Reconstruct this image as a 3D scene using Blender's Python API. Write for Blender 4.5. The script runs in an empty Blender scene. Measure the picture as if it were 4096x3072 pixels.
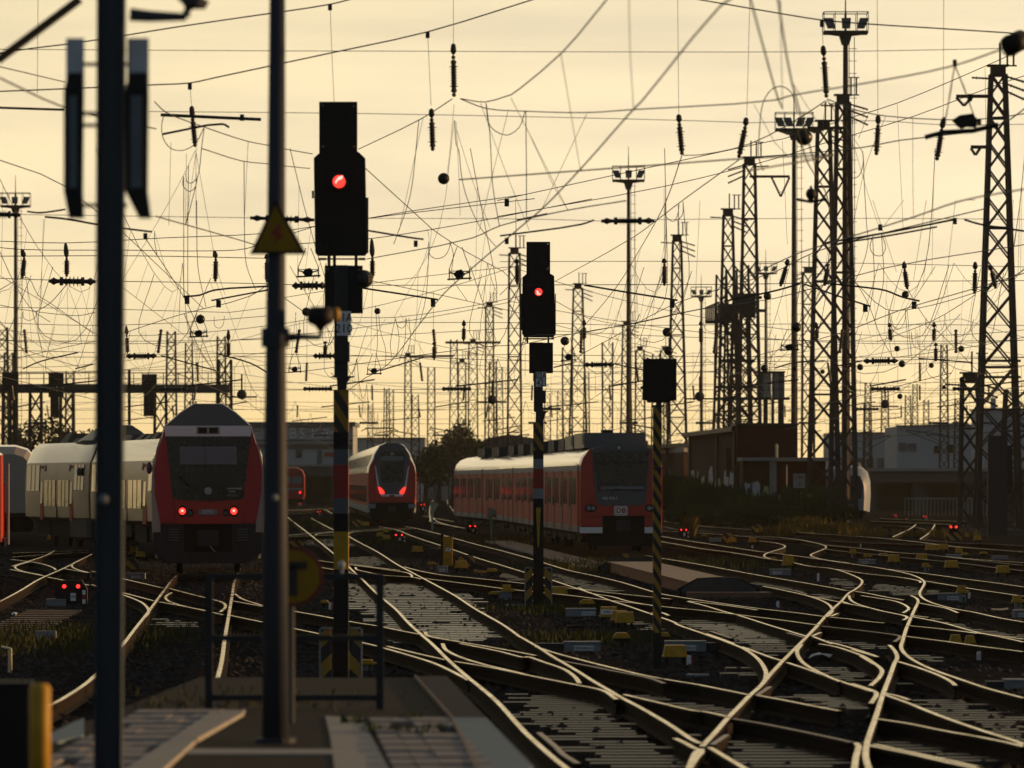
import bpy, math, random
from mathutils import Vector, Matrix
R = random.Random(7)
scene = bpy.context.scene
COL = scene.collection
PI = math.pi
# ---------------------------------------------------------------- camera model
F = 22756.0          # focal length in photo pixels (200 mm on 36 mm)
HS = 1926.0          # photo row of the horizon
CH = 2.4             # eye height over the rail heads
def W(x, y, D):      # photo pixel at a known distance -> place in the yard
    return Vector(((x-2048)*D/F, D, CH-(y-HS)*D/F))
def G(x, y, z=0.0):  # photo pixel of a point known to stand at height z
    D = (CH-z)*F/max(y-HS, 4.0)
    return Vector(((x-2048)*D/F, D, z))
TILE = {'A':(2000,2500,2.765),'B':(2700,2500,2.765),'C':(3300,2500,2.779),'D':(3300,2000,2.779),
 'E':(2600,2000,2.765),'F':(1900,2000,2.765),'G':(1100,2000,2.765),'K':(1300,2500,2.765),
 'L':(500,1950,3.687),'M':(0,2200,1.9027),'N':(0,1500,1.8436),'O':(1000,1500,1.8436),'P':(2000,1500,1.8436),
 'Q':(3000,1500,1.843),'a':(0,0,1.8436),'b':(1000,0,1.8436),'c':(2000,0,1.8436),'d':(3000,0,1.843),
 'e':(0,800,1.8436),'f':(1000,800,1.8436),'g':(2000,800,1.8436),'h':(3000,800,1.843),'s':(0,0,1.0)}
def T(t, x, y):
    a, b, k = TILE[t]
    return (a+x/k, b+y/k)
def px(s):
    out = []; t = 's'
    for w in s.split():
        if w in TILE: t = w
        else:
            u, v = w.split(','); out.append(T(t, float(u), float(v)))
    return out
# ---------------------------------------------------------------- mesh builder
class MB:
    def __init__(s): s.v=[]; s.f=[]; s.m=[]
    def add(s, vs, fs, mi=0):
        n=len(s.v); s.v += [tuple(v) for v in vs]
        for f in fs: s.f.append([n+i for i in f]); s.m.append(mi)
        return s
    def box(s, c, d, mi=0, rz=0, M=None):
        x,y,z=d[0]/2,d[1]/2,d[2]/2
        vs=[(-x,-y,-z),(x,-y,-z),(x,y,-z),(-x,y,-z),(-x,-y,z),(x,-y,z),(x,y,z),(-x,y,z)]
        if rz:
            cs,sn=math.cos(rz),math.sin(rz); vs=[(a*cs-b*sn,a*sn+b*cs,e) for a,b,e in vs]
        vs=[(a+c[0],b+c[1],e+c[2]) for a,b,e in vs]
        return s.add(vs,[(0,3,2,1),(4,5,6,7),(0,1,5,4),(1,2,6,5),(2,3,7,6),(3,0,4,7)],mi)
    def hexa(s, vs, mi=0):
        return s.add(vs,[(0,3,2,1),(4,5,6,7),(0,1,5,4),(1,2,6,5),(2,3,7,6),(3,0,4,7)],mi)
    def bar(s, p, q, w, mi=0, d=None):
        p=Vector(p);q=Vector(q);t=(q-p)
        if t.length<1e-6: return s
        t.normalize(); up=Vector((0,1,0)) if abs(t.y)<.9 else Vector((0,0,1))
        a=t.cross(up).normalized()*(w/2); b=t.cross(a).normalized()*((d or w)/2)
        vs=[p-a-b,p+a-b,p+a+b,p-a+b,q-a-b,q+a-b,q+a+b,q-a+b]
        return s.hexa(vs,mi)
    def tube(s, pts, r, n=6, mi=0, cap=True):
        pts=[Vector(p) for p in pts]; k=len(pts)
        rs=r if isinstance(r,(list,tuple)) else [r]*k
        vs=[]; prev=None
        for i,p in enumerate(pts):
            t=(pts[min(i+1,k-1)]-pts[max(i-1,0)])
            if t.length<1e-9: t=Vector((0,0,1))
            t.normalize()
            if prev is None:
                u=Vector((0,1,0)) if abs(t.y)<.9 else Vector((0,0,1))
                a=t.cross(u).normalized()
            else:
                a=prev-t*prev.dot(t)
                a=a.normalized() if a.length>1e-6 else t.orthogonal().normalized()
            prev=a; b=t.cross(a)
            for j in range(n):
                an=2*PI*j/n; vs.append(p+(a*math.cos(an)+b*math.sin(an))*rs[i])
        fs=[]
        for i in range(k-1):
            for j in range(n):
                fs.append((i*n+j,i*n+(j+1)%n,(i+1)*n+(j+1)%n,(i+1)*n+j))
        if cap: fs.append(tuple(range(n-1,-1,-1))); fs.append(tuple((k-1)*n+j for j in range(n)))
        return s.add(vs,fs,mi)
    def lathe(s, p, q, prof, n=10, mi=0):   # prof: (t along p->q, radius)
        p=Vector(p);q=Vector(q)
        return s.tube2([p+(q-p)*t for t,_ in prof],[max(r,.0005) for _,r in prof],(q-p).normalized(),n,mi)
    def tube2(s, pts, rs, t, n, mi):
        u=Vector((0,1,0)) if abs(t.y)<.9 else Vector((0,0,1))
        a=t.cross(u).normalized(); b=t.cross(a); vs=[];k=len(pts)
        for p,r in zip(pts,rs):
            for j in range(n):
                an=2*PI*j/n; vs.append(p+(a*math.cos(an)+b*math.sin(an))*r)
        fs=[(i*n+j,i*n+(j+1)%n,(i+1)*n+(j+1)%n,(i+1)*n+j) for i in range(k-1) for j in range(n)]
        fs.append(tuple(range(n-1,-1,-1))); fs.append(tuple((k-1)*n+j for j in range(n)))
        return s.add(vs,fs,mi)
    def sphere(s, c, r, nu=12, nv=8, mi=0, sc=(1,1,1)):
        vs=[(c[0],c[1],c[2]+r*sc[2])]
        for i in range(1,nv):
            th=PI*i/nv
            for j in range(nu):
                ph=2*PI*j/nu
                vs.append((c[0]+r*sc[0]*math.sin(th)*math.cos(ph),c[1]+r*sc[1]*math.sin(th)*math.sin(ph),c[2]+r*sc[2]*math.cos(th)))
        vs.append((c[0],c[1],c[2]-r*sc[2])); L=len(vs)-1
        fs=[(0,1+j,1+(j+1)%nu) for j in range(nu)]
        for i in range(nv-2):
            for j in range(nu): fs.append((1+i*nu+j,1+(i+1)*nu+j,1+(i+1)*nu+(j+1)%nu,1+i*nu+(j+1)%nu))
        fs+=[(L,1+(nv-2)*nu+(j+1)%nu,1+(nv-2)*nu+j) for j in range(nu)]
        return s.add(vs,fs,mi)
    def prism(s, poly, y0, y1, mi=0, mp=None):  # poly in x,z extruded along y; mp maps (x,y,z)
        n=len(poly); ar=sum(poly[i][0]*poly[(i+1)%n][1]-poly[(i+1)%n][0]*poly[i][1] for i in range(n))
        if ar<0: poly=poly[::-1]
        vs=[(x,y0,z) for x,z in poly]+[(x,y1,z) for x,z in poly]
        if mp: vs=[mp(*v) for v in vs]
        fs=[tuple(range(n)),tuple(range(2*n-1,n-1,-1))]+[(i,i+n,(i+1)%n+n,(i+1)%n) for i in range(n)]
        return s.add(vs,fs,mi)
    def disc(s, c, r, y0, y1, n=16, mi=0, mp=None):
        return s.prism([(c[0]+r*math.cos(2*PI*i/n),c[1]+r*math.sin(2*PI*i/n)) for i in range(n)],y0,y1,mi,mp)
    def build(s, name, mats, parent=None, smooth=False, origin=None):
        me=bpy.data.meshes.new(name)
        if not isinstance(mats,(list,tuple)): mats=[mats]
        if parent is not None: o0=parent.matrix_world_loc if hasattr(parent,'matrix_world_loc') else absloc(parent)
        elif origin is not None: o0=Vector(origin)
        else:
            xs=[v[0] for v in s.v]; ys=[v[1] for v in s.v]; zs=[v[2] for v in s.v]
            o0=Vector(((min(xs)+max(xs))/2,(min(ys)+max(ys))/2,min(zs)))
        me.from_pydata([(v[0]-o0[0],v[1]-o0[1],v[2]-o0[2]) for v in s.v],[],s.f)
        for m in mats: me.materials.append(m)
        me.polygons.foreach_set('material_index',s.m)
        if smooth: me.polygons.foreach_set('use_smooth',[True]*len(s.f))
        me.validate(); me.update()
        o=bpy.data.objects.new(name,me); COL.objects.link(o)
        if parent is not None: o.parent=parent
        else: o.location=o0
        return o
def absloc(o):
    l=Vector((0,0,0))
    while o is not None: l=l+o.location; o=o.parent
    return l
def thing(name,label,cat,loc=(0,0,0),group=None):
    o=bpy.data.objects.new(name,None); COL.objects.link(o); o.location=loc; o.empty_display_size=.3
    o['label']=label; o['category']=cat
    if group: o['group']=group
    return o
def tag(o,label=None,cat=None,group=None,kind=None):
    if label: o['label']=label
    if cat: o['category']=cat
    if group: o['group']=group
    if kind: o['kind']=kind
    return o
def text(s,size,mat,parent,loc,name='lettering',align='CENTER',depth=.004,sx=1.0,bold=0.0):
    cu=bpy.data.curves.new(name,'FONT'); cu.body=s; cu.size=size; cu.align_x=align; cu.align_y='CENTER'; cu.extrude=depth
    cu.resolution_u=3; cu.offset=bold
    t=bpy.data.objects.new('t',cu); COL.objects.link(t)
    bpy.context.view_layer.update()
    me=bpy.data.meshes.new_from_object(t.evaluated_get(bpy.context.evaluated_depsgraph_get()))
    bpy.data.objects.remove(t); bpy.data.curves.remove(cu)
    l=Vector(loc)-absloc(parent)
    me.transform(Matrix.Translation(l)@Matrix.Rotation(PI/2,4,'X')@Matrix.Diagonal((sx,1,1,1)))
    me.materials.clear(); me.materials.append(mat); me.name=name
    o=bpy.data.objects.new(name,me); COL.objects.link(o); o.parent=parent
    return o
def smooth_pts(P,sub=4):
    P=[Vector(p) for p in P]
    if len(P)<3: return P
    out=[]
    for i in range(len(P)-1):
        p0=P[i-1] if i>0 else P[i]*2-P[i+1]; p1=P[i]; p2=P[i+1]; p3=P[i+2] if i+2<len(P) else P[i+1]*2-P[i]
        d1=max((p1-p0).length,1e-4)**.5; d2=max((p2-p1).length,1e-4)**.5; d3=max((p3-p2).length,1e-4)**.5
        for k in range(sub):
            t=k/sub
            m1=(p1-p0)/d1-(p2-p0)/(d1+d2)+(p2-p1)/d2; m2=(p2-p1)/d2-(p3-p1)/(d2+d3)+(p3-p2)/d3
            m1*=d2; m2*=d2
            out.append(p1*(2*t**3-3*t*t+1)+m1*(t**3-2*t*t+t)+p2*(-2*t**3+3*t*t)+m2*(t**3-t*t))
    out.append(P[-1]); return out
# ---------------------------------------------------------------- materials
def mat(name,col,rough=.6,metal=0,spec=.5,var=.25,vs=8.0,bump=0,bs=30,emit=None,es=0,coat=0,rv=None):
    m=bpy.data.materials.new(name); m.use_nodes=True; nt=m.node_tree; b=nt.nodes['Principled BSDF']
    b.inputs['Roughness'].default_value=rough; b.inputs['Metallic'].default_value=metal
    b.inputs['Specular IOR Level'].default_value=spec
    if coat: b.inputs['Coat Weight'].default_value=coat; b.inputs['Coat Roughness'].default_value=.08
    tc=nt.nodes.new('ShaderNodeTexCoord'); no=nt.nodes.new('ShaderNodeTexNoise')
    no.inputs['Scale'].default_value=vs; no.inputs['Detail'].default_value=5
    nt.links.new(tc.outputs['Object'],no.inputs['Vector'])
    mx=nt.nodes.new('ShaderNodeMix'); mx.data_type='RGBA'
    mx.inputs['A'].default_value=(*[c*(1-var) for c in col],1); mx.inputs['B'].default_value=(*[min(1,c*(1+var)) for c in col],1)
    nt.links.new(no.outputs['Fac'],mx.inputs['Factor']); nt.links.new(mx.outputs['Result'],b.inputs['Base Color'])
    if rv:
        mr=nt.nodes.new('ShaderNodeMapRange'); mr.inputs['From Min'].default_value=.35; mr.inputs['From Max'].default_value=.7; mr.inputs['To Min'].default_value=rv[0]; mr.inputs['To Max'].default_value=rv[1]
        nt.links.new(no.outputs['Fac'],mr.inputs['Value']); nt.links.new(mr.outputs['Result'],b.inputs['Roughness'])
    if bump:
        n2=nt.nodes.new('ShaderNodeTexNoise'); n2.inputs['Scale'].default_value=bs; n2.inputs['Detail'].default_value=6
        nt.links.new(tc.outputs['Object'],n2.inputs['Vector'])
        bp=nt.nodes.new('ShaderNodeBump'); bp.inputs['Strength'].default_value=bump; bp.inputs['Distance'].default_value=.05
        nt.links.new(n2.outputs['Fac'],bp.inputs['Height']); nt.links.new(bp.outputs['Normal'],b.inputs['Normal'])
    if emit:
        b.inputs['Emission Color'].default_value=(*emit,1); b.inputs['Emission Strength'].default_value=es
    return m
def stripes(name,c1,c2,k,slope=1.0,rough=.5):
    m=mat(name,c1,rough); nt=m.node_tree; b=nt.nodes['Principled BSDF']
    tc=nt.nodes.new('ShaderNodeTexCoord'); sp=nt.nodes.new('ShaderNodeSeparateXYZ'); nt.links.new(tc.outputs['Object'],sp.inputs[0])
    a=nt.nodes.new('ShaderNodeMath'); a.operation='MULTIPLY_ADD'; a.inputs[1].default_value=slope
    nt.links.new(sp.outputs['X'],a.inputs[0]); nt.links.new(sp.outputs['Z'],a.inputs[2])
    q=nt.nodes.new('ShaderNodeMath'); q.operation='MULTIPLY'; q.inputs[1].default_value=k; nt.links.new(a.outputs[0],q.inputs[0])
    f=nt.nodes.new('ShaderNodeMath'); f.operation='FRACT'; nt.links.new(q.outputs[0],f.inputs[0])
    g=nt.nodes.new('ShaderNodeMath'); g.operation='GREATER_THAN'; g.inputs[1].default_value=.5; nt.links.new(f.outputs[0],g.inputs[0])
    mx=nt.nodes.new('ShaderNodeMix'); mx.data_type='RGBA'
    mx.inputs['A'].default_value=(*c1,1); mx.inputs['B'].default_value=(*c2,1)
    nt.links.new(g.outputs[0],mx.inputs['Factor']); nt.links.new(mx.outputs['Result'],b.inputs['Base Color'])
    return m
M={}
M['black']=mat('signal_black',(.012,.012,.013),.6,spec=.25)
M['dark']=mat('dark_steel',(.03,.032,.035),.55,spec=.3)
M['mast']=mat('galvanised_mast',(.055,.065,.078),.6,spec=.25,var=.15,vs=3)
M['mast2']=mat('painted_pole',(.040,.048,.062),.6,spec=.2,var=.15,vs=3)
M['lattice']=mat('rusty_lattice',(.055,.042,.034),.7,spec=.25,var=.4,vs=1.5)
M['wire']=mat('wire_bronze',(.045,.034,.026),.6,spec=.3)
M['wiregrey']=mat('wire_green_grey',(.08,.085,.07),.6,spec=.3)
M['insul']=mat('brown_insulator',(.03,.022,.018),.35,spec=.5)
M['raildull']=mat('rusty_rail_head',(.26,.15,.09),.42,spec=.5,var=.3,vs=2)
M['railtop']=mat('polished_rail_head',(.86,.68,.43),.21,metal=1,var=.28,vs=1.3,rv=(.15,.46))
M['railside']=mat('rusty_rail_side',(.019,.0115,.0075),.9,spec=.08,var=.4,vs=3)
M['sleeper']=mat('concrete_sleeper',(.115,.092,.074),.36,spec=.30,var=.5,vs=1.6)
M['sleeper2']=mat('brown_sleeper',(.085,.060,.043),.46,spec=.2,var=.5,vs=1.6)
M['railing']=mat('dark_railing',(.030,.033,.037),.6,spec=.2)
M['rim']=mat('dull_red_rim',(.13,.012,.01),.6)
M['dimyellow']=mat('dim_yellow_sign',(.30,.175,.012),.7,spec=.2)
M['ballast']=mat('sooty_ballast',(.028,.026,.025),1,spec=0,var=.5,vs=14,bump=.8,bs=16)
M['stone']=mat('ballast_stone',(.050,.048,.048),.95,spec=.05,var=.5,vs=1.2)
M['yellow']=mat('yellow_paint',(.52,.29,.018),.55,spec=.35,var=.5,vs=7)
M['yellowd']=mat('weathered_yellow',(.48,.28,.02),.6,spec=.3,var=.4,vs=6)
M['white']=mat('white_paint',(.86,.87,.87),.45,spec=.4,var=.08,vs=5)
M['plate']=mat('grey_trough_concrete',(.25,.27,.28),.6,spec=.3,var=.2)
M['lettering']=mat('black_lettering',(.015,.015,.017),.6)
M['wlettering']=mat('white_lettering',(.75,.75,.75),.6)
M['redlamp']=mat('red_lamp',(.5,.01,.01),.3,emit=(1,.03,.02),es=2.6)
M['redhot']=mat('red_lamp_core',(.6,.1,.08),.3,emit=(1,.35,.28),es=2.2)
M['clear']=mat('lamp_glass',(.35,.38,.4),.1,spec=.8)
M['hazard']=stripes('hazard_stripes',(.42,.22,.012),(.014,.014,.014),2.6,1.0)
M['hazardp2']=stripes('hazard_pole_fine',(.40,.21,.01),(.014,.014,.014),4.6,1.6)
M['hazardp']=stripes('hazard_pole',(.34,.18,.01),(.014,.014,.014),3.0,1.6)
M['red']=mat('traffic_red',(.46,.024,.014),.32,spec=.45,var=.12,vs=1.2,coat=.25)
M['redpost']=mat('red_band_paint',(.33,.02,.015),.5)
M['dbside']=mat('dusty_red_side',(.50,.050,.028),.6,spec=.22,var=.2,vs=1.0,bump=.2,bs=2.5)
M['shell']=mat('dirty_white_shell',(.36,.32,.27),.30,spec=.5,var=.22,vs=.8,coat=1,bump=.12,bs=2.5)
M['skygoldside']=mat('sky_gold_side_panels',(.37,.235,.125),.36,spec=.45,var=.32,vs=.7,bump=.2,bs=2.2)  # cream sides; golden sky reflection is put into the amber base colour
M['vmag']=mat('magenta_red',(.40,.015,.03),.35,spec=.4,var=.15,vs=1.5,coat=.2)
M['tgrey']=mat('train_grey',(.10,.115,.125),.4,spec=.4,var=.12)
M['skirt']=mat('skirt_grey',(.032,.035,.038),.6,spec=.25,var=.25)
M['under']=mat('underframe_black',(.012,.011,.011),.8,spec=.15)
M['glass']=mat('dark_window_glass',(.012,.014,.016),.07,spec=.5,var=.1)
M['sideglass']=mat('wavy_side_glass',(.012,.013,.014),.10,spec=.6,var=.1,bump=.13,bs=2.0)
M['blind']=mat('window_blind',(.20,.22,.24),.8,spec=.1,var=.06)
M['brick']=mat('dark_brick',(.050,.025,.018),.9,spec=.1,var=.4,vs=1.2)
M['brickr']=mat('red_brick',(.055,.020,.014),.9,spec=.1,var=.3,vs=2)
M['conc']=mat('pale_concrete',(.34,.32,.30),.8,spec=.2,var=.2,vs=.6)
M['bldg']=mat('grey_white_render',(.42,.46,.48),.8,spec=.2,var=.12,vs=.2)
M['bldgd']=mat('dark_bridge_concrete',(.10,.095,.085),.85,spec=.1,var=.3,vs=.3)
M['leaf']=mat('shrub_leaf',(.045,.07,.018),.7,spec=.2,var=.5,vs=.9)
M['leafd']=mat('dark_leaf',(.035,.05,.018),.7,spec=.15,var=.5,vs=.6)
M['dry']=mat('dry_grass',(.16,.12,.03),.8,spec=.1,var=.4,vs=1)
M['grass']=mat('rough_grass',(.06,.065,.02),.8,spec=.1,var=.5,vs=1.5)
M['trunk']=mat('bark',(.05,.038,.028),.9,spec=.1)
M['paver']=mat('platform_paver',(.31,.295,.285),.9,spec=.08,var=.3,vs=3)
M['asph']=mat('platform_asphalt',(.045,.041,.037),.95,spec=.04,var=.4,vs=4)
M['pwhite']=mat('pale_guide_strip',(.37,.36,.335),.85,spec=.1,var=.2,vs=3)
M['pedge']=mat('blue_grey_edge_slab',(.16,.225,.28),.75,spec=.12,var=.25,vs=2)
M['wood']=mat('rusty_deck',(.22,.12,.075),.6,spec=.3,var=.35,vs=3)
M['paleg']=mat('pale_green_post',(.32,.38,.27),.6,spec=.3)
M['graf']=mat('graffiti_white',(.50,.52,.53),.8,spec=.1,var=.4,vs=3)
M['grafy']=mat('graffiti_green',(.42,.45,.20),.8,spec=.1,var=.4,vs=3)
M['ballm']=mat('glazed_ball',(.02,.018,.01),.35,spec=.5)
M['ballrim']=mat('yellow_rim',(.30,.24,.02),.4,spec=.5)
M['panel']=mat('pale_housing',(.5,.56,.62),.6,spec=.3)
M['panel2']=mat('dim_diffuser',(.12,.15,.18),.6,spec=.3)
M['shadeshell']=mat('shaded_white_shell',(.26,.32,.40),.45,spec=.4,var=.1)  # white train shell, its bluish shade put into the base colour
M['paper']=mat('litter_white',(.7,.74,.78),.7)
# ---------------------------------------------------------------- camera
cam=bpy.data.cameras.new('camera'); co=bpy.data.objects.new('camera',cam); COL.objects.link(co); scene.camera=co
cam.lens=200; cam.sensor_width=36; cam.sensor_fit='HORIZONTAL'; cam.clip_start=.5; cam.clip_end=6000
co.location=(0,0,CH); co.rotation_euler=(PI/2,0,0)
cam.shift_y=(HS-1536)/4096
cam.dof.use_dof=True; cam.dof.focus_distance=122; cam.dof.aperture_fstop=4.6
# ---------------------------------------------------------------- sky and sun
HAZE=.00008
SUN_AZ=math.radians(77); SUN_EL=math.radians(6.5)
wd=bpy.data.worlds.new('World'); scene.world=wd; wd.use_nodes=True
nt=wd.node_tree; nt.nodes.clear(); N=nt.nodes.new; L=nt.links.new
out=N('ShaderNodeOutputWorld'); addsh=N('ShaderNodeAddShader')
sky=N('ShaderNodeTexSky'); sky.sky_type='NISHITA'; sky.sun_disc=False; sky.sun_elevation=SUN_EL; sky.sun_rotation=SUN_AZ
sky.dust_density=3.0
bg1=N('ShaderNodeBackground'); bg1.inputs['Strength'].default_value=.012; L(sky.outputs[0],bg1.inputs['Color'])
tc=N('ShaderNodeTexCoord'); nrm=N('ShaderNodeVectorMath'); nrm.operation='NORMALIZE'; L(tc.outputs['Generated'],nrm.inputs[0])
dt=N('ShaderNodeVectorMath'); dt.operation='DOT_PRODUCT'; L(nrm.outputs[0],dt.inputs[0])
ga,ge=math.radians(7),math.radians(3)
dt.inputs[1].default_value=(math.sin(ga)*math.cos(ge),math.cos(ga)*math.cos(ge),math.sin(ge))
h1=N('ShaderNodeMath'); h1.operation='MULTIPLY_ADD'; h1.inputs[1].default_value=.5; h1.inputs[2].default_value=.5; L(dt.outputs['Value'],h1.inputs[0])
rp=N('ShaderNodeValToRGB'); L(h1.outputs[0],rp.inputs[0])
def setramp(r,st):
    e=r.color_ramp.elements
    while len(e)>1: e.remove(e[-1])
    e[0].position=st[0][0]; e[0].color=(*st[0][1],1)
    for p,c in st[1:]:
        q=e.new(p); q.color=(*c,1)
setramp(rp,[(0,(.135,.172,.205)),(.45,(.090,.113,.135)),(.75,(.17,.16,.15)),(.90,(.50,.43,.30)),(.975,(.90,.755,.485)),(.9925,(.955,.805,.53)),(.9988,(1.02,.868,.60))])
sx=N('ShaderNodeSeparateXYZ'); L(nrm.outputs[0],sx.inputs[0])
rz=N('ShaderNodeValToRGB'); L(sx.outputs['Z'],rz.inputs[0])
setramp(rz,[(0,(1.04,.86,.57)),(.012,(1.05,.93,.68)),(.026,(1,.965,.87)),(.05,(.985,.965,.93)),(.085,(.90,.89,.85)),(.25,(.75,.76,.78)),(.5,(.6,.62,.66)),(1,(.5,.53,.58))])
mp=N('ShaderNodeMapping'); mp.inputs['Scale'].default_value=(13,13,95); mp.inputs['Rotation'].default_value=(0,.16,0); L(nrm.outputs[0],mp.inputs['Vector'])
cl=N('ShaderNodeTexNoise'); cl.inputs['Scale'].default_value=1.0; cl.inputs['Detail'].default_value=6; cl.inputs['Roughness'].default_value=.55; L(mp.outputs[0],cl.inputs['Vector'])
rc=N('ShaderNodeValToRGB'); L(cl.outputs['Fac'],rc.inputs[0]); setramp(rc,[(.30,(.86,.865,.90)),(.52,(.975,.975,.98)),(.74,(1.06,1.05,1.02))])
m1=N('ShaderNodeMix'); m1.data_type='RGBA'; m1.blend_type='MULTIPLY'; m1.inputs['Factor'].default_value=1; L(rp.outputs[0],m1.inputs['A']); L(rz.outputs[0],m1.inputs['B'])
m2=N('ShaderNodeMix'); m2.data_type='RGBA'; m2.blend_type='MULTIPLY'; m2.inputs['Factor'].default_value=1; L(m1.outputs['Result'],m2.inputs['A']); L(rc.outputs[0],m2.inputs['B'])
bg2=N('ShaderNodeBackground'); bg2.inputs['Strength'].default_value=1.10; L(m2.outputs['Result'],bg2.inputs['Color'])
L(bg1.outputs[0],addsh.inputs[0]); L(bg2.outputs[0],addsh.inputs[1]); L(addsh.outputs[0],out.inputs['Surface'])
sl=bpy.data.lights.new('sun','SUN'); so=bpy.data.objects.new('sun',sl); COL.objects.link(so)
sl.energy=3.4; sl.color=(1,.57,.24); sl.angle=math.radians(.6)
sd=Vector((math.sin(SUN_AZ)*math.cos(SUN_EL),math.cos(SUN_AZ)*math.cos(SUN_EL),math.sin(SUN_EL)))
so.rotation_euler=(-sd).to_track_quat('-Z','Y').to_euler(); so.location=(60,60,60)
scene.view_settings.view_transform='Standard'; scene.view_settings.look='None'; scene.view_settings.exposure=0; scene.view_settings.gamma=1
scene.cycles.max_bounces=8; scene.cycles.volume_bounces=0
# ================================================================ ground
gb=MB(); ys=[12,40,60,90,130,180,260,400,650,1000,1700]; xs=[-330,-120,-50,-25,-12,-5,0,5,12,25,50,120,330]
nv=len(xs)
gb.add([(x,y,-.235) for y in ys for x in xs],[(j*nv+i,j*nv+i+1,(j+1)*nv+i+1,(j+1)*nv+i) for j in range(len(ys)-1) for i in range(nv-1)])
tag(gb.build('ballast_ground',M['ballast'],origin=(0,0,0)),kind='structure')
# ================================================================ rails
RAILP=[(-.036,-.011),(-.028,-.002),(0,0),(.028,-.002),(.036,-.011),(.036,-.040),(.009,-.056),(.009,-.150),(.070,-.172),(-.070,-.172),(-.009,-.150),(-.009,-.056),(-.036,-.040)]
railn=[0]
def rail_mb(mb,pts,check=False):
    P=smooth_pts([G(x,y) for x,y in pts],5)
    n=len(RAILP); railn[0]+=1; dz=-(railn[0]%9)*.0012
    vs=[]; k=len(P)
    for i,p in enumerate(P):
        t=(P[min(i+1,k-1)]-P[max(i-1,0)]); t.z=0
        t=t.normalized() if t.length>1e-6 else Vector((0,1,0)); a=Vector((t.y,-t.x,0))
        for u,z in RAILP: vs.append(p+a*u+Vector((0,0,z+dz)))
    for i in range(k-1):
        for j in range(n):
            f=(i*n+j,i*n+(j+1)%n,(i+1)*n+(j+1)%n,(i+1)*n+j)
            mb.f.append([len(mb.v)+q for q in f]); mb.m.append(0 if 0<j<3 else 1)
    for e in (0,k-1):
        f=[len(mb.v)+e*n+j for j in range(n)]; mb.f.append(f if e else f[::-1]); mb.m.append(1)
    mb.v+=[tuple(v) for v in vs]
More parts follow.
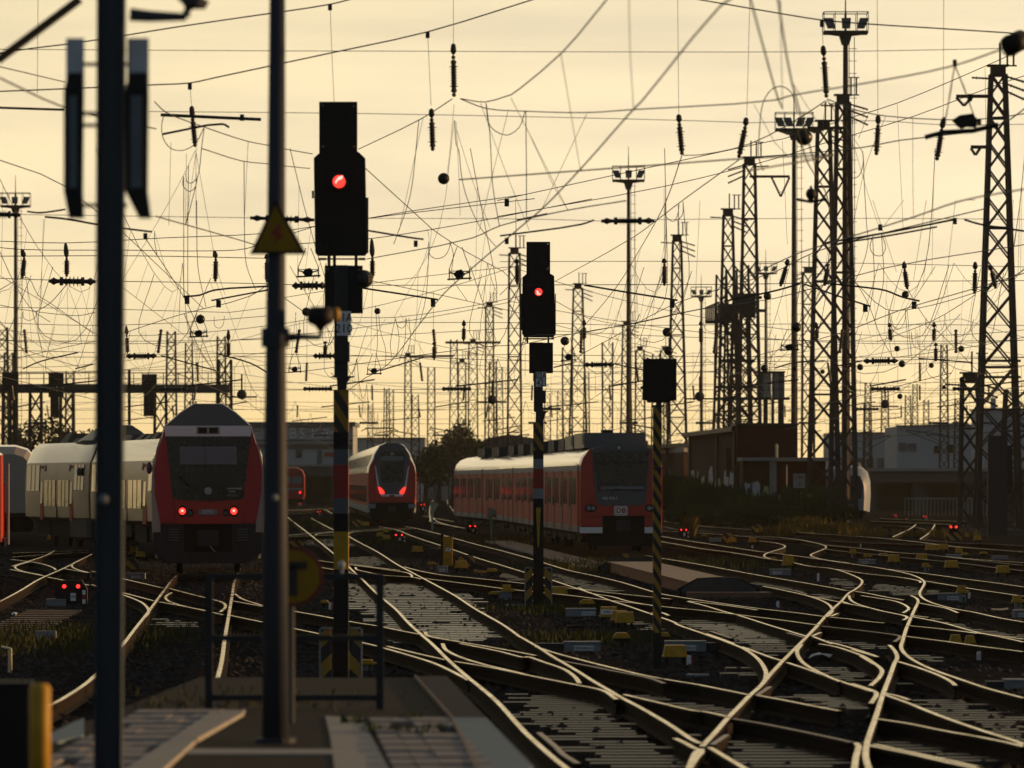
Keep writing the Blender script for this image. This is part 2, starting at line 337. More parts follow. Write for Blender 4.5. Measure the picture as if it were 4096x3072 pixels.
TRACKS=[
('railway_track','straight bright track running from the platform end to left of the double-deck train',[
 'G 130,185 360,360 500,470 660,600 770,690 860,780 970,880 1135,1040 1340,1210 1480,1360 1600,1470 K 1200,220 1340,360 1460,470 1600,590 1700,670 1900,840 2212,1180 A 450,1340 600,1470 740,1582 860,1690',
 'G 400,200 660,335 770,375 900,450 1130,570 1350,710 1480,780 1640,865 1800,950 2000,1060 2212,1200 F 300,1370 470,1490 A 193,108 320,180 430,245 590,350 660,390 850,500 1040,620 1230,730 1330,790 1560,910 1850,1080 2212,1300 B 296,1302',
 'B 385,1345 560,1450 780,1582 900,1660']),
('railway_track','curving track passing behind the second signal base and bending into the right-hand crossing',[
 'G 1440,290 1550,310 1840,380 1980,420 2212,485 F 300,560 660,660 820,710 1060,780 1300,830 1600,900 1900,990 2040,1030 E 400,1080 800,1140 1200,1195 1600,1240 1945,1285',
 'G 1150,290 1350,330 1500,390 1800,490 1980,550 2212,630 F 300,720 530,790 815,870 1100,965 1300,1030 1480,1100 1700,1170 1960,1260 2212,1350 E 300,1370 500,1440 700,1510 930,1582 B 350,90 600,190 760,255 900,350 980,450 1008,530 985,620 930,680',
 'E 2000,1290 2212,1310 D 300,1320 500,1345 665,1360',
 'B 740,232 900,290 1080,355 1185,385', 'B 1245,405 1500,490 1800,600 2212,730 C 300,640 540,720 572,752 510,860']),
('railway_track','track passing left of the low rusty deck cover and crossing the diagonal rail at right',[
 'E -60,610 110,640 300,670 600,720 900,775 1200,830 1500,880 1800,930 2050,975 2200,1000 D 290,1005',
 'D 335,1012 500,1040 700,1080 880,1110',
 'E 1250,950 1450,990 1700,1045 1850,1090 1960,1140 2012,1195 2008,1240 1950,1290',
 'E 1800,1065 2050,1115 2140,1130 2200,1143 D 180,1120', 'D 215,1142 480,1190 640,1230 880,1280 912,1300 870,1330']),
('track_crossing','bright diagonal rail climbing from bottom right of centre through the crossing',[
 'B 150,1582 190,1480 240,1390 300,1360 240,1380', 'B 300,1330 450,1170 590,1010 700,900 830,765 930,680 1060,530 1190,390 1340,240 1460,120 1580,0 E 1750,1490 1860,1370 1950,1270 2040,1180 2110,1120 2200,1022 D 340,985 395,940 412,895 375,862 280,820 130,770 0,747 E 1800,732 1600,692 1500,672 1300,645 1100,610 850,570 600,540 400,505 110,455',
 'B 0,1240 110,1290 210,1345 290,1375 240,1450 185,1530 150,1600',
 '!B 905,765 1050,670', '!B 410,1320 575,1210','E 1795,1500 1885,1462','E 2000,1282 2075,1250','!E 1520,1465 1620,1490 1700,1515',
 'B 1400,210 1350,280 1375,360 1430,420 1500,465 1700,565 1830,620','!B 390,60 520,105 630,140','D 265,1055 285,1105 350,1145 480,1188']),
('track_crossing','second bright diagonal rail farther right, almost upright before it bends',[
 'C 500,1620 452,1450 462,1320 500,1190 560,1020 650,740 720,560 770,420 802,350 770,270 715,215',
 'D 955,1055 1010,1080 1035,1115 1000,1200 950,1310 900,1430 870,1530 C 862,170 845,230 880,300 1000,390 1200,485 1500,590 1800,690 2212,800',
 'D 0,665 300,710 550,745 800,790 950,825 1060,870 1105,912 1090,960 1055,1020 1060,1062 1120,1110 1250,1160 1450,1210 1630,1240 1950,1310 2212,1355',
 'D 405,1060 600,1090 750,1115 860,1150 930,1200 905,1230 865,1252','B 1600,205 1750,230 1950,290 2100,350 2212,430 C 400,340 560,430 632,500 600,580 505,670',
 'D 1020,1135 1200,1170 1350,1200 1480,1250','C 815,400 1000,455 1250,545 1400,620 1450,665','C 345,1300 372,1330 345,1450 325,1600']),
('railway_track','pair of rails fanning to the right edge below the white-lettered trough plate',[
 'D 130,765 500,820 800,850 1045,893 1060,915','D 1115,895 1480,955 1600,975 2212,1065','D 700,765 1100,810 1500,865 1870,912 2212,960',
 'D 960,1293 1300,1360 1700,1470 2000,1530 2212,1578','D 920,1392 1300,1430 1700,1480 C 1400,52 1900,112 2212,155','D 960,1280 1150,1300',
 'C 900,120 1400,185 1680,225 2212,292']),
('railway_track','rails sweeping into the bottom right corner over bare concrete sleepers',[
 'C 660,765 900,850 1200,970 1500,1080 1800,1180 2100,1275 2212,1320','C 560,1030 900,1080 1300,1160 1700,1230 2000,1290 2212,1340',
 'C 470,1320 700,1370 1000,1430 1300,1500 1600,1565 1800,1610','C 650,745 800,775 940,822','C 550,1310 900,1385 1300,1470 1700,1560']),
('railway_track','track running from behind the platform fence to the lower right, across the straight track',[
 'G 100,1210 480,1275 905,1355 1130,1390 1400,1445 1610,1485','K 1108,75 1150,120 1500,185 1800,235 2212,310 A 400,335',
 'K 1500,200 1900,280 2212,355 A 300,345 500,410 700,480 830,570 880,640','!A 620,380 900,430 1300,510 1650,580 1820,640',
 'A 400,235 600,300 900,380 1300,480 1700,570 2212,655 B 300,660 600,720 820,765','B 920,770 1200,820 1500,880 1820,940','!E 1520,1462 1700,1510']),
('railway_track','nearest curved track hugging the right edge of the platform',[
 'G 100,1390 460,1465 905,1555 K 580,225 650,245 980,340 1200,410 1400,500 1590,600','K 690,225 1000,300 1335,375',
 'K 1440,400 1800,460 2212,545 A 400,570 800,650 1120,715 1290,820','A 1380,765 1700,840 2212,950 B 300,950 585,1010',
 '!B 650,1030 1000,1090 1500,1190 1960,1290','K 1300,200 1340,270 1500,350 1800,440 2100,510 2212,540','!A 430,1180 620,1340 700,1420 860,1520']),
('railway_track','track with crossing blades passing left to right in front of the yellow cabinet',[
 'G 470,665 660,690 820,705 1100,740 1390,775','G 820,710 1050,740 1300,775 1460,800 1512,830 1512,850','G 1430,735 1650,790 1900,830 2070,845 F 530,915 820,945 1140,980 1500,1020 1980,1070 E 240,1090',
 'E 430,1110 700,1140 1000,1180 1190,1210','G 510,745 660,770 840,795','G 890,740 910,770 1000,790 1200,830 1500,850 1620,872',
 'G 1660,865 1900,895 2212,935 F 300,975 530,1000 1030,1050 1480,1105 1700,1130 2212,1190 E 500,1210 900,1255 1100,1280 1500,1330 1850,1380','!E 1900,1390 2212,1425 D 400,1445 810,1500 828,1525 770,1570',
 'G 770,790 880,815 925,835','F 1150,965 1300,1030 1500,1060 1700,1115 2000,1170']),
('railway_track','long straight rails running right of the red train towards the far right of the yard',[
 'E 60,390 125,400 400,445 700,490 1000,535 1240,570 1420,590 1700,625 1900,655 2212,692','E 420,1115 600,1160 800,1220 950,1260 1050,1290 1300,1370 1500,1430 1735,1500',
 'E 1800,1500 2020,1582 B 1700,180 1900,230 2212,330 C 300,262 590,345','E 0,1250 100,1240 210,1275','!E 1465,975 1600,1000 1740,1040']),
('railway_track','far set of rails in front of the bushes below the brick building',[
 'E 150,235 420,270 670,295 950,315 1250,335 1550,350 1900,375 2212,395 D 600,420 900,450 1080,470 1230,490 1500,520 1800,545 2212,575',
 'E 145,340 400,355 800,380 1000,395 1300,405 1600,430 1750,455 1900,490 1950,520 1900,550 1800,590 1778,612 1850,640 2000,670',
 'E 1210,450 1400,475 1492,505 1470,530 1320,575 1265,602 1275,628 1330,645','!E 150,290 300,322 450,330 700,350 870,358','!E 950,390 1400,430 1650,440',
 '!D 50,447 400,470 800,485 1200,500 1500,525','D 0,495 240,520 490,545 800,580 1100,600 1400,630 1800,665 2212,692','!D 0,545 300,580 700,620 1000,650 1500,700 1900,750 2212,785','!D 1150,605 1700,670 2212,725']),
('railway_track','short stretch of two rails rising away beside the white train at far right',[
 'D 750,410 850,365 960,310 1010,270','D 1055,435 1150,370 1200,310 1222,270','!D 1060,435 1300,462 1500,475 1900,490 2212,510','D 510,236 1000,252 1600,282','D 600,206 1100,222 1600,242','!D 640,285 900,292 1150,330']),
('railway_track','track under the red-nosed white train running down to the platform',[
 'L 760,1290 690,1360 600,1480 480,1640 M 1110,490 1030,590 930,720 800,860 670,995 480,1120 340,1195 180,1290','L 1697,1180 1670,1260 1610,1400 1585,1560 M 1740,500 1710,680 1690,830 1660,960 1610,1120']),
('track_crossing','dark diamond crossing between the left mast and the tall tapered pole',[
 'M 700,160 925,215 1100,255 1240,288','M 1290,290 1400,320 1560,360 1690,395 1716,430 1675,470','M 925,320 1080,360 1175,385','M 1215,392 1450,435 1700,490','M 1735,490 2000,545',
 'M 700,260 930,335 1060,385 1110,420 1132,465 1100,510','M 1305,320 1262,350 1285,385 1400,422 1560,455','M 1782,325 1850,370 2000,418','M 1765,385 2000,428']),
('track_crossing','bright forked rails at the left edge in front of the red locomotive',[
 'M 700,30 480,140 300,220 150,310 -60,420','M 420,0 350,40 230,80 90,122','M 85,70 280,95 400,130 425,150','M 480,138 670,170','M 80,145 340,195','M 365,203 500,230 680,265',
 'M 230,85 120,120 130,142 200,165 310,185','M 660,50 560,98 550,125 590,145 680,170','M 90,22 400,14 680,0','M 90,52 400,30 680,14']),
('track_crossing','far crossover rails in front of the double-deck train',[
 'G 150,390 400,365 660,350 770,345 1100,325 1240,310','G 150,405 400,395 660,383','G 440,385 480,372 660,350','G 900,450 800,385 830,362 900,350 1300,325 1540,310','G 1640,175 1980,240','G 1700,235 2100,310',
 'G 100,150 400,140','G 100,110 660,92','G 640,150 480,100 100,125']),
('railway_track','curved track disappearing behind the long red train',[
 's 1722,2085 1718,2045 1726,2010 1760,1975 1815,1955','s 1815,2045 1790,2010 1796,1985 1815,1970','s 1722,2062 1760,2090 1830,2108','s 1680,1930 1735,1915 1790,1903','s 1690,1944 1790,1922']),
]
EXT=[]
for nm,lb,rails in TRACKS:
    base=G(*px(rails[0])[0]); base.z=-.2
    t=thing(nm,lb,'railway track' if nm=='railway_track' else 'track crossing',base,'tracks across the yard')
    for r in rails:
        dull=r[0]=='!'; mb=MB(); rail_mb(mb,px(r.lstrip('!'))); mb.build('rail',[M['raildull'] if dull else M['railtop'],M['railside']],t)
# ================================================================ sleepers (dense concrete ones laid bare between the rails)
PATCH=['G 765,920 1620,930 1830,1010 2120,1050 2212,1130 F 190,1530 A 60,70 G 2230,1560 1800,1582 1480,1582 1350,1500 1000,1260 850,1120 765,1000',
 'K 1250,0 1700,0 1830,90 1700,150 1400,165 1150,100','A 200,760 900,800 1400,1100 1800,1340 2000,1582 1200,1582 1000,1450 700,1210 500,1150 150,1010 400,960',
 'B 650,1280 1300,1320 1800,1500 1820,1582 600,1582','C 0,1590 0,1480 160,1500 160,1590','C 1040,790 1450,850 1900,990 2212,1000 2212,1320 2000,1250 1500,1060 1200,960 1020,870',
 'C 680,1280 1300,1370 2000,1560 1750,1560 1200,1460 700,1370','B 200,0 760,0 1100,130 1300,240 1280,290 1080,345 920,280 600,130','E 400,1325 700,1330 1100,1420 1480,1540 1500,1582 1000,1582 640,1440 480,1390',
 'D 140,870 250,900 340,950 330,985 190,980','D 640,930 980,965 1000,1050 850,1060 640,1010 450,1000 650,985','D 1160,1000 1480,1050 1480,1075 1180,1060',
 'C 0,440 270,475 390,590 370,645 250,620 0,530','C 0,800 330,850 400,940 170,920 0,890','B 0,850 580,960 560,1000 0,900','B 1340,760 2050,880 2030,940 1700,900 1300,800','B 60,1120 360,1180 380,1230 200,1220',
 'F 820,815 960,815 1400,930 1620,1010 1300,1000 1150,965','F 1120,975 1600,1020 1500,1030','E 1150,885 1400,935 1700,1010 2110,1070 2100,1105 1700,1040 1450,980 1240,930',
 'D 0,1050 250,1095 180,1115 0,1095','D 1180,1320 1400,1370 1700,1430 2212,1500 2212,1570 1700,1460 1300,1350','C 950,300 1160,350 1160,430 1100,430','C 1270,505 1390,530 1290,520',
 'A 1400,780 1980,820 2212,900 2212,930 1700,830','B 670,460 820,580 660,550','E 1040,600 1240,625 1100,622','G 350,440 660,430 660,520 420,500','G 760,440 880,500 770,510',
 'G 780,640 1100,620 1230,700 1000,735 780,690','M 1180,520 1560,560 1240,600','F 340,815 530,850 530,890 440,880','F 1790,1330 1970,1370 1970,1460 1900,1440','C 60,170 600,230 600,290 380,270']
def inpoly(x,y,P):
    c=False; j=len(P)-1
    for i in range(len(P)):
        if (P[i][1]>y)!=(P[j][1]>y) and x<(P[j][0]-P[i][0])*(y-P[i][1])/(P[j][1]-P[i][1])+P[i][0]: c=not c
        j=i
    return c
ZS=-.172
polys=[[(G(x,y,ZS).x,G(x,y,ZS).y) for x,y in px(p)] for p in PATCH]
sm=MB()
for pi,P in enumerate(polys):
    y=min(p[1] for p in P); y1=max(p[1] for p in P)
    tilt=.02 if pi!=19 else -.25
    while y<y1:
        step=min(max(.6,7.2*y*y/(2.57*F)),1.6); y+=step; yy=y-step*.5+R.uniform(-.02,.02); xs_=[]
        for i in range(len(P)):
            a=P[i];b=P[(i+1)%len(P)]
            if (a[1]>yy)!=(b[1]>yy): xs_.append(a[0]+(b[0]-a[0])*(yy-a[1])/(b[1]-a[1]))
        xs_.sort()
        for i in range(0,len(xs_)-1,2):
            xa,xb=xs_[i]+R.uniform(-.3,.15),xs_[i+1]+R.uniform(-.15,.3)
            while xa<xb-.2:
                xe=xb if R.random()<.72 else min(xb,xa+R.uniform(.4,2.5))
                sm.box(((xa+xe)/2,yy,ZS-.1+(pi%5)*.0013),(xe-xa,step*.46,.2),0 if pi<2 else 1,tilt); xa=xe+R.uniform(.1,.7)
so_=sm.build('bare_sleepers',[M['sleeper'],M['sleeper2']],origin=(5,60,-.3)); tag(so_,kind='stuff',label='bare concrete sleepers showing between the rails in long pale stripes',cat='sleepers')
# loose ballast stones
st=MB()
def stone(x,y,z,r):
    a=R.uniform(0,6.28); h=r*R.uniform(.5,.9)
    vs=[(x,y,z+h)]+[(x+r*R.uniform(.7,1.2)*math.cos(a+i*1.2566),y+r*R.uniform(.7,1.2)*math.sin(a+i*1.2566),z+h*R.uniform(-.3,.45)) for i in range(5)]
    n=len(st.v); st.v+=vs
    for i in range(5): st.f.append([n,n+1+i,n+1+(i+1)%5]); st.m.append(0)
cnt=0
while cnt<34000:
    D=44+150*R.random()**.75; X=R.uniform(-150,4250)
    x=(X-2048)*D/F
    inside=any(inpoly(x,D,P) for P in polys)
    if inside:
        if R.random()>.22: cnt+=.25; continue
        stone(x,D,ZS-.02,R.uniform(.03,.085))
    else: stone(x,D,-.24+R.random()*.03,R.uniform(.035,.075))
    cnt+=1
tag(st.build('loose_ballast',M['stone'],origin=(5,60,-.25)),kind='stuff',label='dark loose ballast stones lying between the tracks',cat='ballast')
# small ballast heaps break up the flat ground
hp=MB()
for i in range(260):
    D=R.uniform(52,240); x=(R.uniform(-100,4200)-2048)*D/F
    if any(inpoly(x,D,P) for P in polys): continue
    w=R.uniform(.5,1.8); n=9
    hp.add([(x,D,-.235+R.uniform(.03,.09))]+[(x+w*R.uniform(.7,1.1)*math.cos(2*PI*j/n),D+1.6*w*R.uniform(.7,1.1)*math.sin(2*PI*j/n),-.24) for j in range(n)],[(0,1+j,1+(j+1)%n) for j in range(n)])
tag(hp.build('ballast_humps',M['ballast'],origin=(5,60,-.25)),kind='structure')
# ================================================================ platform
PZ=.76
def PG(x,y): return G(x,y,PZ)
pf=MB(); 
a=G(1784,2712,PZ); b=G(2180,3100,PZ); a2=G(800,2709,PZ); b2=G(100,2985,PZ)
near=18.0
def ext(p,q,Y): t=(Y-p.y)/(q.y-p.y); return p+(q-p)*t
br=ext(a,b,near); bl=ext(a2,b2,near)
pf.hexa([(bl.x,near,-.3),(br.x,near,-.3),(a.x,a.y,-.3),(a2.x,a2.y,-.3),(bl.x,near,PZ),(br.x,near,PZ),(a.x,a.y,PZ),(a2.x,a2.y,PZ)])
tag(pf.build('platform',M['asph'],origin=(-1.5,35,0)),kind='structure')
def slab(name,quad,m,h=.004,label=None):
    mb=MB(); q=[PG(*p) for p in px(quad)]; n=len(q)
    ar=sum(q[i].x*q[(i+1)%n].y-q[(i+1)%n].x*q[i].y for i in range(n))
    if ar<0: q=q[::-1]
    vs=[(v.x,v.y,PZ+.001) for v in q]+[(v.x,v.y,PZ+h) for v in q]
    mb.add(vs,[tuple(range(n-1,-1,-1)),tuple(range(n,2*n))]+[(i,(i+1)%n,(i+1)%n+n,i+n) for i in range(n)])
    return tag(mb.build(name,m),kind='structure')
slab('platform_edge_slabs','K 1415,1055 1785,1055 2300,1600 2000,1900 1700,1640',M['pedge'],.02)
slab('platform_edge_strip','K 1000,590 1345,590 1780,1050 1410,1050',mat('dark_edge_slab',(.05,.05,.055),.9,spec=.05,var=.2),.02)
slab('platform_edge_line','K 985,590 1000,590 1410,1050 1700,1645 1660,1640 1385,1050',mat('edge_joint',(.16,.12,.10),.8),.03)
slab('guide_strip','K 5,1015 415,1035 480,1180 600,1400 760,1700 120,1700 60,1250',M['pwhite'],.006)
slab('guide_strip','M 900,1740 1600,1268 1862,1262 1500,1470 1180,1760',M['pwhite'],.030)
slab('guide_strip','M 1430,1520 2570,1525 2590,1560 1370,1560',M['pwhite'],.008)
slab('platform_edge_slabs','M 560,1330 640,1300 640,1430 400,1490 380,1420',M['pedge'],.02)
# paver rows
pv=MB(); rows=[(K_y) for K_y in range(0,11)]
def pav(x0,x1,y0,y1,nr,nc,rng):
    q=[]
    A_,B_=PG(x0[0],y0),PG(x0[1],y1); C_,D_=PG(x1[0],y0),PG(x1[1],y1)
    for r in range(nr):
        t0=r/nr; t1=(r+.70)/nr
        for c in range(nc):
            u0=c/nc; u1=(c+.965)/nc
            if rng.random()<.05: continue
            def pt(u,t):
                l=A_+(B_-A_)*t; rr=C_+(D_-C_)*t; p=l+(rr-l)*u; return p
            ps=[pt(u0,t1),pt(u1,t1),pt(u1,t0),pt(u0,t0)]
            z=PZ+.02+rng.uniform(0,.008)
            pv.hexa([(p.x,p.y,PZ+.001) for p in ps]+[(p.x,p.y,z) for p in ps])
pav((1478,1585),(1795,2000),2882,3110,9,4,R)
pav((560,60),(985,480),2852,3110,11,5,R)
tag(pv.build('platform_pavers',M['paver'],origin=(-1.5,36,PZ)),kind='structure')
# weeds
def tuft(name,label,P,n,h,spread,m,cat='weeds',kind=None,group=None):
    mb=MB()
    for i in range(n):
        x=P.x+R.gauss(0,spread[0]); y=P.y+R.gauss(0,spread[1]); hh=h*R.uniform(.4,1.1); l=R.uniform(-.4,.4)*hh; w=hh*.06+.004
        a=R.uniform(0,PI)
        ca,sa=math.cos(a)*w,math.sin(a)*w
        mb.add([(x-ca,y-sa,P.z),(x+ca,y+sa,P.z),(x+l*.5+ca*.7,y+l*.3+sa*.7,P.z+hh*.6),(x+l,y+l*.4,P.z+hh),(x+l*.5-ca*.7,y+l*.3-sa*.7,P.z+hh*.6)],[(0,1,2,3,4)])
    return tag(mb.build(name,m),label,cat,group,kind)
def grassbed(label,P,n,h,spread,m=None): return tuft('grass',label,P,n,h,spread,m or M['grass'],'grass','stuff')
for (x,y,s_) in ((560,1190,.5),(1060,1230,.5),(1230,1170,.6),(780,1200,.5),(320,1090,.35),(940,1060,.3)):
    q=PG(*T('K',x,y)); tuft('weed_tuft','small dark weeds growing in the joints of the platform paving',q,40,.07,(.05,.25*s_),M['leaf'],'weeds','stuff')
for lb,p,n,h,sp in (('rough grass along the path at the far left edge',(130,2560),5200,.16,(1.3,4.5)),('grass between the signal box and the striped signal base',(2330,2440),2200,.14,(1.0,2.5)),
  ('short grass beside the red train track',(2330,2275),2200,.16,(1.4,8)),('grass patch left of the double-deck train',(1220,2100),2500,.3,(1.6,16)),('grass behind the platform fence',(900,2810),420,.05,(.5,1.2)),
  ('grass tufts right of the red train front',(2730,2260),2200,.22,(2.2,6)),('grass at the foot of the double-deck train',(1600,2170),1400,.25,(2.5,8)),('grass strip around the yellow covers in the middle',(2420,2560),1800,.12,(.8,2.2))):
    z=-.22 if p!=(900,2810) else PZ
    grassbed(lb,G(p[0],p[1],z),n,h,sp)
# plank path at the left
pp=MB(); A_,B_=G(20,2555,-.2),G(250,2440,-.2)
for i in range(14):
    t=i/14; c=A_+(B_-A_)*t; pp.box((c.x-.1,c.y,-.2),(1.1,.42,.06),0,.05)
tag(pp.build('plank_path',M['wood']),'worn walkway of planks beside the left tracks','path') and None
pq=MB(); A_,B_=G(2400,2270,-.2),G(1990,2165,-.2)
for i in range(40):
    t=i/40; c=A_+(B_-A_)*t; pq.box((c.x,c.y,-.2),(1.2,.9,.06),0,.06)
tag(pq.build('slab_path',M['conc']),'grey slab walkway beside the long red train','path')
# ================================================================ trains
class Path:
    def __init__(s,pts):  # (x,y) from the front end towards the rear
        s.p=[Vector((x,y,0)) for x,y in pts]
        s.L=[0]
        for a,b in zip(s.p,s.p[1:]): s.L.append(s.L[-1]+(b-a).length)
    def tan(s,i): return (s.p[i+1]-s.p[i]).normalized()
    def at(s,d,x,z):
        i=0
        while i<len(s.p)-2 and d>s.L[i+1]: i+=1
        t=s.tan(i); c=s.p[i]+t*(d-s.L[i])
        j=i
        # blend the heading near the bends so that the body stays smooth
        w=6.0; tt=t.copy()
        if i+1<len(s.p)-1 and s.L[i+1]-d<w: k=(1-(s.L[i+1]-d)/w)*.5; tt=(t*(1-k)+s.tan(i+1)*k).normalized()
        if i>0 and d-s.L[i]<w: k=(1-(d-s.L[i])/w)*.5; tt=(t*(1-k)+s.tan(i-1)*k).normalized()
        r=Vector((tt.y,-tt.x,0))
        return c+r*x+Vector((0,0,z))
def mirror(half): return half+[(-x,z,m) for x,z,m in reversed(half)]
def loft(mb,pa,prof,stations,capm=0):
    # prof: list of (x,z,mat of the segment that starts here) closed loop ; stations: (d, sx, zc, sz)
    n=len(prof); base=len(mb.v)
    for d,k,zc,kz in stations:
        for x,z,_ in prof: mb.v.append(tuple(pa.at(d,x*k,zc+(z-zc)*kz)))
    for i in range(len(stations)-1):
        for j in range(n):
            mb.f.append([base+i*n+j,base+i*n+(j+1)%n,base+(i+1)*n+(j+1)%n,base+(i+1)*n+j]); mb.m.append(prof[j][2])
    mb.f.append([base+j for j in range(n)][::-1]); mb.m.append(capm)
    mb.f.append([base+(len(stations)-1)*n+j for j in range(n)]); mb.m.append(capm)
def sidebox(mb,pa,side,d0,d1,z0,z1,hw,th=.006,mi=0,x1=None):
    xa=hw*side; xo=(hw+th)*side; xt=(x1 if x1 else hw)*side; xto=((x1 if x1 else hw)+th)*side
    q=[pa.at(d0,xa,z0),pa.at(d0,xo,z0),pa.at(d1,xo,z0),pa.at(d1,xa,z0),pa.at(d0,xt,z1),pa.at(d0,xto,z1),pa.at(d1,xto,z1),pa.at(d1,xt,z1)]
    if side<0: q=[q[1],q[0],q[3],q[2],q[5],q[4],q[7],q[6]]
    mb.hexa(q,mi)
def panel(pa,name,poly,d0,d1,m,par,mi=0):   # front-face plate, poly in (x,z)
    mb=MB(); mb.prism(poly,d0,d1,0,lambda x,y,z: pa.at(y,x,z)); return mb.build(name,m,par)
def rrect(x0,x1,z0,z1,r,n=4):
    P=[]
    for cx,cz,a in ((x1-r,z1-r,0),(x0+r,z1-r,90),(x0+r,z0+r,180),(x1-r,z0+r,270)):
        for i in range(n+1): t=math.radians(a+90*i/n); P.append((cx+r*math.cos(t),cz+r*math.sin(t)))
    return P
def wheels(pa,par,d0,d1):
    for d in (d0+2.2,d0+4.7,d1-4.7,d1-2.2):
        for s in (-1,1):
            mb=MB(); c=pa.at(d,.75*s,.44)
            mb.lathe(pa.at(d,.68*s,.44),pa.at(d,.82*s,.44),[(0,.45),(.3,.45),(.3,.42),(1,.42)],16); mb.build('wheel',M['under'],par)
def underbox(pa,par,d0,d1,hw=1.15,z0=.28,z1=.95):
    mb=MB(); d=d0+.6
    while d<d1-1:
        l=R.uniform(1.2,3); a=R.uniform(.9,1.0)*hw; zz=R.uniform(z0,z0+.2)
        q=[pa.at(d,-a,zz),pa.at(d,a,zz),pa.at(d+l,a,zz),pa.at(d+l,-a,zz),pa.at(d,-a,z1),pa.at(d,a,z1),pa.at(d+l,a,z1),pa.at(d+l,-a,z1)]
        mb.hexa(q); d+=l+R.uniform(.1,.7)
    mb.build('underframe',M['under'],par)
def lamp(pa,par,x,z,r,d,m,name='lamp',rim=True):
    o=panel(pa,name,[(x+r*math.cos(2*PI*i/18),z+r*math.sin(2*PI*i/18)) for i in range(18)],d-.02,d+.05,m,par)
    return o
